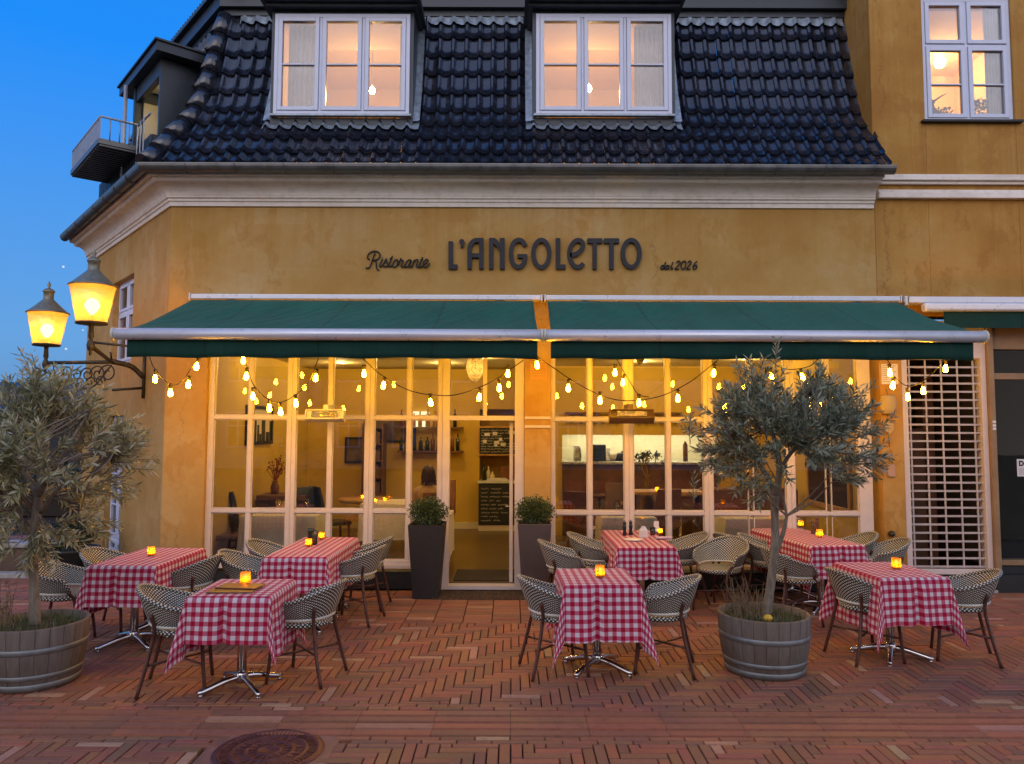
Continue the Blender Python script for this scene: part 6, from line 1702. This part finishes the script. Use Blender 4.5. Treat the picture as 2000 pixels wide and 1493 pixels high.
b = MB(); b.lathe([(0, 0), (.17, 0), (.21, .9), (.18, .9), (0, .85)], 16); b.build('pot', M['brown_leather'], tv)
b = MB(); tr = random.Random(6); zz0 = .88
def br_(p, d, L, r_, n):
    e = p + d * L; b.tube([p, (p + e) / 2 + rdir(tr) * L * .08, e], [r_, r_ * .85, r_ * .7], 5, cap=False)
    if n:
        for _ in range(3 if n > 1 else 2): br_(e, (d + rdir(tr) * .75).normalized(), L * .68, r_ * .62, n - 1)
    else: tips_.append(e)
tips_ = []; br_(Vector((0, 0, zz0)), Vector((.1, 0, 1)).normalized(), .26, .022, 4); b.build('branches', M['walnut'], tv)
b = MB()
for e in tips_:
    for _ in range(7): leaf(b, e + rdir(tr) * .04, rdir(tr), .055, .012, rdir(tr), (tr.random(),) * 3)
b.build('leaves', M['hedge_leaf'], tv)

# ------------------------------------------------ furniture inside
def linen_table(x, y, wd, ln, lab, drop=.55):
    t = thing('dining_table', lab + ' standing', 'table', (x, y, IZ0)); t['label'] = 'dark table legs under ' + lab
    b = MB(); b.box(-wd / 2 + .01, wd / 2 - .01, -ln / 2 + .01, ln / 2 - .01, .70, .735); b.build('tabletop', M['walnut'], t)
    for sx in (-1, 1):
        for sy in (-1, 1): b = MB(); b.box(sx * (wd / 2 - .08) - .025, sx * (wd / 2 - .08) + .025, sy * (ln / 2 - .08) - .025, sy * (ln / 2 - .08) + .025, 0, .699); b.build('leg', M['walnut'], t)
    b = MB(); N = 96; per = []
    for k in range(N):
        s = k / N * 4; e_ = int(s); f = s - e_
        c = [(-1, -1), (1, -1), (1, 1), (-1, 1), (-1, -1)]
        per.append((c[e_][0] + (c[e_ + 1][0] - c[e_][0]) * f, c[e_][1] + (c[e_ + 1][1] - c[e_][1]) * f))
    rows = [(1, .748, 0), (1.008, .735, 0), (1.02, .6, .4), (1.03, .748 - drop, 1)]
    b.v.append((0, 0, .748)); 
    for (sc_, z, wv) in rows:
        for k, (px, py) in enumerate(per):
            cr = abs(px * py); o_ = sc_ + wv * (.02 * math.sin(k * .9) + .05 * cr ** 6); b.v.append((px * wd / 2 * o_, py * ln / 2 * o_, z - wv * .04 * cr ** 8))
    for k in range(N): b.face([0, 1 + k, 1 + (k + 1) % N], None, False)
    for j in range(3):
        for k in range(N): b.face([1 + j * N + k, 1 + (j + 1) * N + k, 1 + (j + 1) * N + (k + 1) % N, 1 + j * N + (k + 1) % N], None, True)
    o = b.build('tablecloth', M['linen']); o.location = (x, y, IZ0 + .002); tag(o, 'white linen draped on ' + lab, 'tablecloth', 'white linen cloths in the dining room')
linen_table(at(560, 1012, 10.75).x, 10.75, 1.0, .8, 'the table by the second left window')
linen_table(at(768, 985, 12.4).x, 12.4, .9, .8, 'the table beside the seated guest')
linen_table(at(1222, 1012, 10.6).x, 10.6, .72, .7, 'the table behind the napkin table')
linen_table(at(1480, 1015, 10.45).x, 10.45, 1.0, .55, 'the table behind the olive trunk')
linen_table(at(862, 1075, 10.7).x - .12, 10.75, .5, .8, 'the table just left of the open door')
def dining_chair(x, y, face, lab, mat):
    t = thing('dining_chair', lab, 'chair', (x, y, IZ0), R(face), 'high backed dining chairs indoors')
    b = MB(); b.box(-.22, .22, -.21, .21, .42, .48); b.build('seat', mat, t, bevel=.02)
    b = MB()
    def bf(a, q): return (-.20 - .10 * q ** 1.6 + .02 * math.cos((a - .5) * 3), (a - .5) * .42 * (1 - .12 * q), .46 + .56 * q)
    b.grid(bf, 6, 8); b.grid(lambda a, q: Vector(bf(a, q)) + Vector((-.045, 0, 0)), 6, 8, flip=True)
    for s in (0, 1): b.grid(lambda a, q: Vector(bf(s, q)) + Vector((-.045 * a, 0, 0)), 1, 8)
    b.grid(lambda a, q: Vector(bf(a, 1)) + Vector((-.045 * q, 0, 0)), 6, 1); b.build('backrest', mat, t)
    for sx in (-1, 1):
        for sy in (-1, 1): b = MB(); b.tube([(sx * .18, sy * .17, .42), (sx * .20 - (.06 if sx < 0 else 0), sy * .18, 0)], [.022, .016], 6); b.build('leg', M['walnut'], t)
p = at(884, 1000, 10.75); dining_chair(p.x - .30, 11.2, 100, 'dark high backed chair just inside the open door', M['brown_leather'])
p = at(497, 960, 11.1); dining_chair(p.x, 11.1, 20, 'dark grey high backed chair behind the second left window', M['black_metal'])
dining_chair(at(590, 960, 12.6).x, 12.0, 150, 'blue grey chair behind the table by the second left window', simple('blue_grey_cover', (.10, .13, .17), .8))
dining_chair(at(835, 930, 13.0).x + .2, 13.2, -100, 'brown chair facing the seated guest', M['brown_leather'])
dining_chair(at(1140, 1010, 11.5).x, 11.4, 60, 'brown chair behind the first right window', M['brown_leather'])
dining_chair(at(1210, 980, 12.6).x, 12.6, -90, 'brown chair at the low oak table', M['walnut'])
dining_chair(at(1290, 990, 12.0).x, 11.9, 100, 'brown chair in front of the high oak table', M['brown_leather'])
dining_chair(at(440, 1080, 10.6).x, 10.6, 10, 'brown chair in the corner behind the leftmost window', M['walnut'])
def wood_table(x, y, wd, ln, h, lab, mat):
    t = thing('wooden_table', lab, 'table', (x, y, IZ0)); b = MB(); b.box(-wd / 2, wd / 2, -ln / 2, ln / 2, h - .05, h); b.build('tabletop', mat, t, bevel=.008)
    for sx in (-1, 1):
        for sy in (-1, 1): b = MB(); b.box(sx * (wd / 2 - .06) - .03, sx * (wd / 2 - .06) + .03, sy * (ln / 2 - .06) - .03, sy * (ln / 2 - .06) + .03, 0, h - .051); b.build('leg', M['walnut'], t)
wood_table(at(1305, 960, 11.9).x, 11.9, 1.1, .55, .98, 'high bright oak table under the right heater', M['oak'])
wood_table(at(1245, 975, 13.1).x, 13.1, .65, .6, .72, 'low oak table deeper in the room left of the high one', M['oak'])
t = thing('console', 'dark brown wooden console with a red flower vase against the left wall', 'console', (at(528, 950, 12.0).x, 12.0, IZ0)); b = MB(); b.box(-.12, .62, -.3, .3, .82, .90); b.build('top', M['walnut'], t, bevel=.01)
for dx in (-.05, .5): b = MB(); b.extrude([(-.1, 0), (.06, 0), (.16, .4), (.06, .815), (-.12, .815), (-.02, .4)], lambda a, c, d: (a + dx, d, c), -.2, .2); b.build('leg', M['walnut'], t)
t = thing('flower_vase', 'vase of red dried flowers on the dark console', 'vase', (at(538, 910, 12.0).x, 12.0, IZ0 + .90)); b = MB(); b.lathe([(0, 0), (.06, 0), (.07, .1), (.04, .18), (.05, .2)], 12); b.build('vase', M['brown_leather'], t)
b = MB(); r2 = random.Random(3)
for k in range(24):
    e = Vector((r2.uniform(-.16, .16), r2.uniform(-.16, .16), r2.uniform(.32, .55))); b.tube([(0, 0, .18), e], .004, 4, cap=False)
    for _ in range(6): leaf(b, e + rdir(r2) * .02, rdir(r2), .04, .012, rdir(r2), None)
b.build('flowers', simple('red_flowers', (.25, .04, .03), .7), t)
# banquette and framed picture on the right
t = thing('banquette', 'brown leather banquette back behind the olive trunk', 'bench', (at(1465, 980, 11.9).x, 11.9, IZ0)); b = MB(); b.box(-.75, .75, 0, .16, .0, 1.02); b.build('backrest', M['brown_leather'], t, bevel=.04, seg=3); b = MB(); b.box(-.75, .75, .162, .65, .0, .46); b.build('seat', M['brown_leather'], t, bevel=.04, seg=3)
pf = thing('framed_mirror', 'large pale framed dark mirror on the right dining room wall', 'mirror', (IX1 - .02, 11.0, 1.28)); b = MB(); 
for (a, c, d_, e) in ((-.75, -.68, -.42, .42), (.68, .75, -.42, .42), (-.68, .68, -.42, -.35), (-.68, .68, .35, .42)): b.box(-.02, .018, a, c, d_, e)
b.build('frame', M['oak'], pf, bevel=.005); b = MB(); b.box(.0, .015, -.68, .68, -.35, .35); b.build('mirror', simple('mirror_glass', (.10, .07, .04), .15, .6), pf)
pc = thing('framed_picture', 'dark framed picture of a skyline on the left dining room wall', 'picture', (IX0 + .02, 12.0, 2.02)); b = MB()
for (a, c, d_, e) in ((-.62, -.57, -.30, .30), (.57, .62, -.30, .30), (-.57, .57, -.30, -.25), (-.57, .57, .25, .30)): b.box(-.018, .02, a, c, d_, e)
b.build('frame', M['black_metal'], pc); b = MB(); b.box(-.015, .0, -.57, .57, -.25, .25); b.build('sheet', M['cream_wall'], pc)
b = MB(); r2 = random.Random(4); yv = -.55
while yv < .5: w_ = r2.uniform(.06, .18); b.box(.001, .004, yv, min(.56, yv + w_), -.25, -.25 + r2.uniform(.08, .40)); yv += w_ + r2.uniform(.01, .05)
b.build('print', M['black_metal'], pc)
for xx, yy, zz_, lab in ((-2.35, 14.89, 1.95, 'wide dark framed picture on the back wall left of the door'), (-3.0, 14.89, 1.55, 'small dark framed picture low on the back wall')):
    pc = thing('framed_picture', lab, 'picture', (xx, yy, zz_)); w_ = .5 if yy and 'wide' in lab else .22; b = MB(); rect_frame(b, -w_, w_, -.25, .25, -.03, .0, .04); b.build('frame', M['black_metal'], pc); b = MB(); b.box(-w_ + .04, w_ - .04, -.012, -.002, -.21, .21); b.build('sheet', simple('print', (.12, .07, .03), .5, var=.6, scale=5), pc)
t = thing('tall_shelf', 'narrow dark shelf of books between the second and third left windows', 'shelf', (at(728, 900, 14.5).x, 14.6, IZ0)); b = MB(); b.box(-.2, -.17, -.15, .25, 0, 2.0); b.box(.17, .2, -.15, .25, 0, 2.0)
for k in range(7): b.box(-.169, .169, -.15, .25, .05 + k * .31, .08 + k * .31)
b.build('frame', M['walnut'], t)
for k in range(6):
    b = MB(); x = -.15
    while x < .13: w_ = r2.uniform(.02, .05); b.box(x, x + w_ - .003, -.1, .1, .081 + k * .31, .081 + k * .31 + r2.uniform(.17, .24)); x += w_
    o = b.build('books', M['brown_panel'], t); o['kind'] = 'stuff'
def tealight(u, v, Y, z, lab):
    p = at(u, v, Y); t = thing('tea_light', lab, 'candle', (p.x, Y, z)); b = MB(); b.lathe([(.025, 0), (.032, .05), (.028, .05), (.022, .004), (0, .004)], 12); b.build('glass', M['votive'], t); b = MB(); b.lathe([(0, .01), (.008, .02), (.008, .035), (0, .05)], 8); b.build('flame', M['flame'], t)
tealight(733, 960, 12.3, IZ0 + .752, 'tea light at the left of the linen table beside the guest'); tealight(752, 962, 12.5, IZ0 + .752, 'tea light in the middle of the linen table beside the guest')
tealight(1283, 948, 11.85, IZ0 + .982, 'tea light on the high oak table'); tealight(575, 1008, 10.7, IZ0 + .752, 'tea light on the linen table by the second left window'); tealight(1215, 1005, 10.65, IZ0 + .752, 'tea light on the linen table behind the napkin table')
tealight(690, 1020, 10.6, IZ0 + .2, 'x'); o = [k for k in bpy.data.objects if k.get('label') == 'x'][0]
for c_ in list(o.children): bpy.data.objects.remove(c_)
bpy.data.objects.remove(o)
# crystal pendant over the door, ceiling pendants
def crystal(u, v, Y, lab, s=1.0, watts=30):
    p = at(u, v, Y); t = thing('crystal_pendant', lab, 'lamp', p); cz = IZ1 - p.z
    b = MB(); b.lathe([(.10 * s, .17 * s), (.13 * s, .10 * s), (.135 * s, .02 * s), (.11 * s, -.08 * s), (.07 * s, -.15 * s), (.02 * s, -.19 * s), (0, -.20 * s)], 14, smooth=False); b.build('shade', M['crystal'], t)
    b = MB(); b.lathe([(0, -.06 * s), (.04 * s, -.03 * s), (.045 * s, .03 * s), (.02 * s, .08 * s), (0, .08 * s)], 10); b.build('bulb', emit('pendant_bulb', (1, .62, .22), watts * .35), t)
    b = MB(); b.tube([(0, 0, .08 * s), (0, 0, cz)], .005, 5); b.lathe([(.102 * s, .165 * s), (.102 * s, .185 * s), (.02, .19 * s)], 14); b.lathe([(.05, cz - .03), (.05, cz)], 10); b.build('fitting', M['iron'], t)
    return t
crystal(928, 722, 11.6, 'crystal pendant glowing above the open door', 1.0, 45)
crystal(1250, 700, 12.6, 'small crystal pendant above the high oak table', .55, 40)
for (x, y) in ((-3.1, 11.3), (-1.6, 11.3), (-3.0, 13.4), (-1.2, 13.4), (-.45, 12.3), (1.4, 11.4), (2.9, 11.4), (2.2, 12.9), (3.8, 12.4)):
    t = thing('ceiling_spot', None, None, (x, y, IZ1)); t['label'] = 'round recessed ceiling spot in the dining room ceiling'; t['category'] = 'lamp'; t['group'] = 'recessed spots in the dining room ceiling'
    b = MB(); b.lathe([(.075, -.001), (.075, -.012), (.055, -.012), (.05, -.002)], 16); b.build('trim_ring', M['alu'], t); b = MB(); b.lathe([(.0, -.004), (.05, -.004)], 16, smooth=False); b.build('lens', emit('spot_lens', (1, .72, .32), 8), t)
    l = room_light('spot_light', (x, y, IZ1 - .08), SPOT_W, .06, (1, .66, .24)); l.parent = t; l.location = (0, 0, -.08)

# ------------------------------------------------ the guest seated with the back to the window
def person():
    px = at(836, 950, 11.7).x; t = thing('person', 'person in a camel jacket with brown hair seated with the back to the window', 'person', (px, 11.75, IZ0), R(8))
    me = bpy.data.meshes.new('body'); V = []; E = []; Rr = []
    def v(p, r_, par=None):
        V.append(p); Rr.append(r_)
        if par is not None: E.append((par, len(V) - 1))
        return len(V) - 1
    pel = v((0, 0, .52), (.15, .12)); ab = v((0, .0, .68), (.135, .10), pel); chs = v((0, .02, .88), (.155, .11), ab); shd = v((0, .03, 1.0), (.11, .08), chs)
    nk = v((0, .04, 1.08), (.052, .055), shd); h0 = v((0, .05, 1.15), (.065, .075), nk); h1 = v((0, .055, 1.23), (.075, .09), h0); v((0, .05, 1.30), (.06, .075), h1)
    for s in (-1, 1):
        a = v((s * .17, .03, .98), (.058, .058), shd); e = v((s * .23, .06, .76), (.046, .046), a); w_ = v((s * .17, .30, .74), (.028, .028), e); pm_ = v((s * .15, .37, .745), (.034, .018), w_)
        for k, L in enumerate((.06, .075, .08, .072, .058)):
            o_ = (k - 2) * .016; m_ = v((s * .15 + o_ * 1.3, .37 + L * .6, .747), (.0085, .0085), pm_); v((s * .15 + o_ * 1.4, .37 + L, .738), (.0075, .0075), m_)
        hp = v((s * .10, .03, .48), (.095, .09), pel); kn = v((s * .13, .45, .47), (.065, .065), hp); an = v((s * .13, .44, .09), (.042, .042), kn); v((s * .13, .56, .04), (.038, .03), an)
    me.from_pydata(V, E, []); me.materials.append(M['skin']); me.materials.append(M['trousers']); o = bpy.data.objects.new('body', me); col.objects.link(o); o.parent = t
    sk = o.modifiers.new('skin', 'SKIN')
    for i, r_ in enumerate(Rr): me.skin_vertices[0].data[i].radius = r_
    me.skin_vertices[0].data[0].use_root = True
    sb = o.modifiers.new('sub', 'SUBSURF'); sb.levels = 2; sb.render_levels = 2
    # jacket over torso and sleeves, trousers over hips and legs
    def cloth(name, rings, mat):
        b = MB()
        for pts, rr in rings: 
            P_ = spline(pts, 5); N = len(P_); R_ = [rr[min(int(i / (N - 1) * (len(rr) - 1)), len(rr) - 2)] + (rr[min(int(i / (N - 1) * (len(rr) - 1)), len(rr) - 2) + 1] - rr[min(int(i / (N - 1) * (len(rr) - 1)), len(rr) - 2)]) * ((i / (N - 1) * (len(rr) - 1)) - min(int(i / (N - 1) * (len(rr) - 1)), len(rr) - 2)) for i in range(N)]
            b.tube(P_, R_, 14)
        b.build(name, mat, t)
    b = MB(); b.lathe([(.17, .44), (.165, .6), (.155, .7), (.175, .86), (.165, .96), (.115, 1.03), (.068, 1.075), (.06, 1.07)], 24, (0, .02, 0), sx=1.05, sy=.78); 
    for s in (-1, 1): b.tube(spline([(s * .155, .03, .975), (s * .21, .04, .86), (s * .235, .06, .76), (s * .205, .18, .745), (s * .175, .285, .745)], 4), [.072, .072, .07, .068, .066, .064, .062, .06, .058, .056, .054, .052, .05, .048, .046, .044, .043], 12)
    b.build('jacket', M['jacket'], t)
    b = MB()
    for s in (-1, 1): b.tube(spline([(s * .09, -.02, .50), (s * .11, .2, .49), (s * .13, .45, .47), (s * .13, .46, .3), (s * .13, .44, .12)], 4), [.115, .112, .108, .104, .1, .096, .09, .086, .082, .08, .076, .072, .07, .068, .066, .064, .062], 12)
    b.build('trousers', M['trousers'], t)
    b = MB(); hr = random.Random(5)
    b.lathe([(.060, 1.10), (.085, 1.15), (.098, 1.22), (.093, 1.29), (.06, 1.345), (0, 1.36)], 18, (0, .02, 0), sy=1.02)
    for _ in range(160):
        a = hr.uniform(PI * .95, PI * 2.05); z = hr.uniform(1.18, 1.33); r_ = .1 * math.sqrt(max(.05, 1 - ((z - 1.22) / .15) ** 2)); p = Vector((r_ * math.cos(a), .02 + r_ * math.sin(a), z)); b.tube([p, p * 1.0 + Vector((hr.uniform(-.01, .01), -.01, -.06)), p + Vector((hr.uniform(-.02, .02), -.004, -.13))], [.006, .006, .002], 4, cap=False)
    b.build('hair', M['hair'], t)
    b = MB()
    for s in (-1, 1): b.lathe([(0, -.012), (.014, -.006), (.016, .004), (0, .012)], 8, (s * .096, .06, 1.215), sx=.5)
    for s in (-1, 1): b.lathe([(0, -.008), (.011, 0), (0, .008)], 8, (s * .03, .142, 1.225))
    b.build('ears_and_eyes', M['skin'], t)
    b = MB(); b.tube([(0, .135, 1.235), (0, .165, 1.19), (0, .14, 1.18)], [.008, .014, .006], 6); b.build('nose', M['skin'], t)
    return t
person()
t = thing('stool', 'low brown stool under the seated guest', 'stool', (at(836, 950, 11.7).x, 11.78, IZ0)); b = MB(); b.lathe([(0, .36), (.2, .36), (.21, .38), (.2, .40), (0, .405)], 20); b.build('seat', M['brown_leather'], t)
for sx in (-1, 1):
    for sy in (-1, 1): b = MB(); b.tube([(sx * .1, sy * .1, .36), (sx * .15, sy * .15, 0)], .016, 6); b.build('leg', M['walnut'], t)

# bottles and jars along shelves, more table ware
sh = thing('wall_shelf', 'long dark shelf of bottles on the back wall behind the third left window', 'shelf', (-1.55, 14.72, 1.55)); b = MB(); b.box(-.62, .62, -.12, .15, -.03, 0); b.box(-.62, .62, -.12, .15, .42, .45); b.build('boards', M['walnut'], sh)
r2 = random.Random(31); kk = 0
for z in (0.0, .45):
    x = -.56
    while x < .56:
        t = thing('bottle', ('one of the bottles lined up on the lower board of the back wall shelf', 'one of the bottles lined up on the upper board of the back wall shelf')[z > 0], 'bottle', (-1.55 + x, 14.70, 1.552 + z), 0, ('bottles on the lower shelf board', 'bottles on the upper shelf board')[z > 0])
        h_ = r2.uniform(.24, .34); r_ = r2.uniform(.032, .045); b = MB(); b.lathe([(0, 0), (r_, 0), (r_, h_ * .62), (r_ * .35, h_ * .78), (r_ * .35, h_), (0, h_)], 10); b.build('body', r2.choice([M['bottle'], M['brown_leather'], M['oak'], M['bottle']]), t); x += r2.uniform(.10, .15)
for (u, Y, lab) in ((545, 10.7, 'left wine glass on the linen table by the second left window'), (600, 10.8, 'right wine glass on the linen table by the second left window'), (1205, 10.5, 'wine glass on the linen table behind the napkin table'), (1470, 10.45, 'wine glass on the linen table behind the olive trunk')):
    t = thing('wine_glass', lab, 'glass', (at(u, 1010, Y).x, Y, IZ0 + .752)); b = MB(); b.lathe([(.035, 0), (.035, .004), (.005, .008), (.005, .08), (.035, .12), (.036, .17), (.03, .20), (.028, .20), (.034, .17), (.033, .122), (.004, .084)], 14); b.build('glass', M['glass'], t)
t = thing('round_table', 'round orange brown table with small lights between the left windows', 'table', (at(715, 970, 12.9).x, 12.9, IZ0)); b = MB(); b.lathe([(0, .70), (.42, .70), (.45, .73), (.44, .76), (0, .762)], 28); b.build('tabletop', M['oak'], t); b = MB(); b.lathe([(.22, 0), (.2, .02), (.05, .05), (.045, .699)], 16); b.build('column', M['walnut'], t)
tealight(708, 962, 12.8, IZ0 + .764, 'left tea light on the round orange brown table'); tealight(722, 962, 12.95, IZ0 + .764, 'right tea light on the round orange brown table')
dining_chair(at(655, 985, 12.2).x, 12.1, 35, 'dark round-backed chair left of the round orange brown table', M['black_metal'])
wl_ = thing('wall_lamp', 'white box wall lamp with rounded corner glowing high behind the third left window', 'lamp', (at(819, 820, 14.8).x, 14.84, at(819, 820, 14.8).z)); b = MB(); b.box(-.19, .19, -.05, .05, -.16, .16); b.build('shade', emit('lit_wall_box', (1, .78, .42), 1.3), wl_, bevel=.04, seg=3); b = MB(); b.box(-.08, .08, .05, .06, -.06, .06); b.build('mount', M['alu'], wl_)

for k, u in enumerate((1125, 1172, 1330)):
    x = at(u, 930, 13.3).x
    t = thing('bar_stool', ('first brown bar stool at the bar counter, behind the first right window', 'second brown bar stool on a steel stem, beside the first at the bar counter', 'lone brown bar stool at the far end of the bar counter')[k], 'bar stool', (x, 13.4, IZ0), 0, 'bar stools at the kitchen bar')
    b = MB(); b.lathe([(0, .74), (.17, .74), (.19, .77), (.17, .80), (0, .805)], 18); b.build('seat', M['brown_leather'], t)
    b = MB(); b.grid(lambda a, q: (.18 * math.cos(PI * (1.1 + .8 * a)), .18 * math.sin(PI * (1.1 + .8 * a)), .84 + .20 * q), 12, 2); b.grid(lambda a, q: (.165 * math.cos(PI * (1.1 + .8 * a)), .165 * math.sin(PI * (1.1 + .8 * a)), .84 + .20 * q), 12, 2, flip=True); b.build('backrest', M['brown_leather'], t)
    b = MB(); b.lathe([(.20, 0), (.19, .02), (.03, .04), (.025, .739)], 18); b.build('stem', M['chrome'], t)


# ================================================================== THE ROW ACROSS THE STREET (mirrored in the panes)
def row_house(x0, x1, h, colr, lab):
    t = thing('townhouse', lab, 'house', ((x0 + x1) / 2, -17, 0), 0, 'townhouses across the street'); hw = (x1 - x0) / 2
    b = MB(); b.box(-hw, hw, -8, 0, 0, h); b.build('wall', simple('townhouse_plaster', colr, .85), t)
    b = MB(); b.extrude([(-8.3, h + .002), (.3, h + .002), (-4, h + 2.6)], lambda a, c, d: (d, a, c), -hw, hw); b.build('roof', M['zinc_dark'], t)
    n = int((x1 - x0) / 2.2)
    for k in range(n):
        for z in (1.0, 4.1):
            xx = -hw + (k + .5) * (x1 - x0) / n; b = MB(); rect_frame(b, xx - .55, xx + .55, z, z + 1.7, .002, .08, .09); b.box(xx - .03, xx + .03, .004, .07, z + .09, z + 1.61); b.box(xx - .46, xx + .46, .005, .06, z + 1.0, z + 1.06)
            w_ = b.build('window', M['blue_white_frame'], t); b = MB(); b.box(xx - .46, xx + .46, .0025, .02, z + .09, z + 1.61); b.build('pane', simple('dim_pane', (.02, .025, .03), .1), w_)
row_house(-22, -9.05, 6.6, (.50, .44, .33), 'cream plastered townhouse across the street at the left of the row')
row_house(-9, 3.95, 7.2, (.42, .30, .20), 'pale brick townhouse across the street in the middle of the row')
row_house(4, 20, 6.4, (.52, .48, .42), 'grey white townhouse across the street at the right of the row')
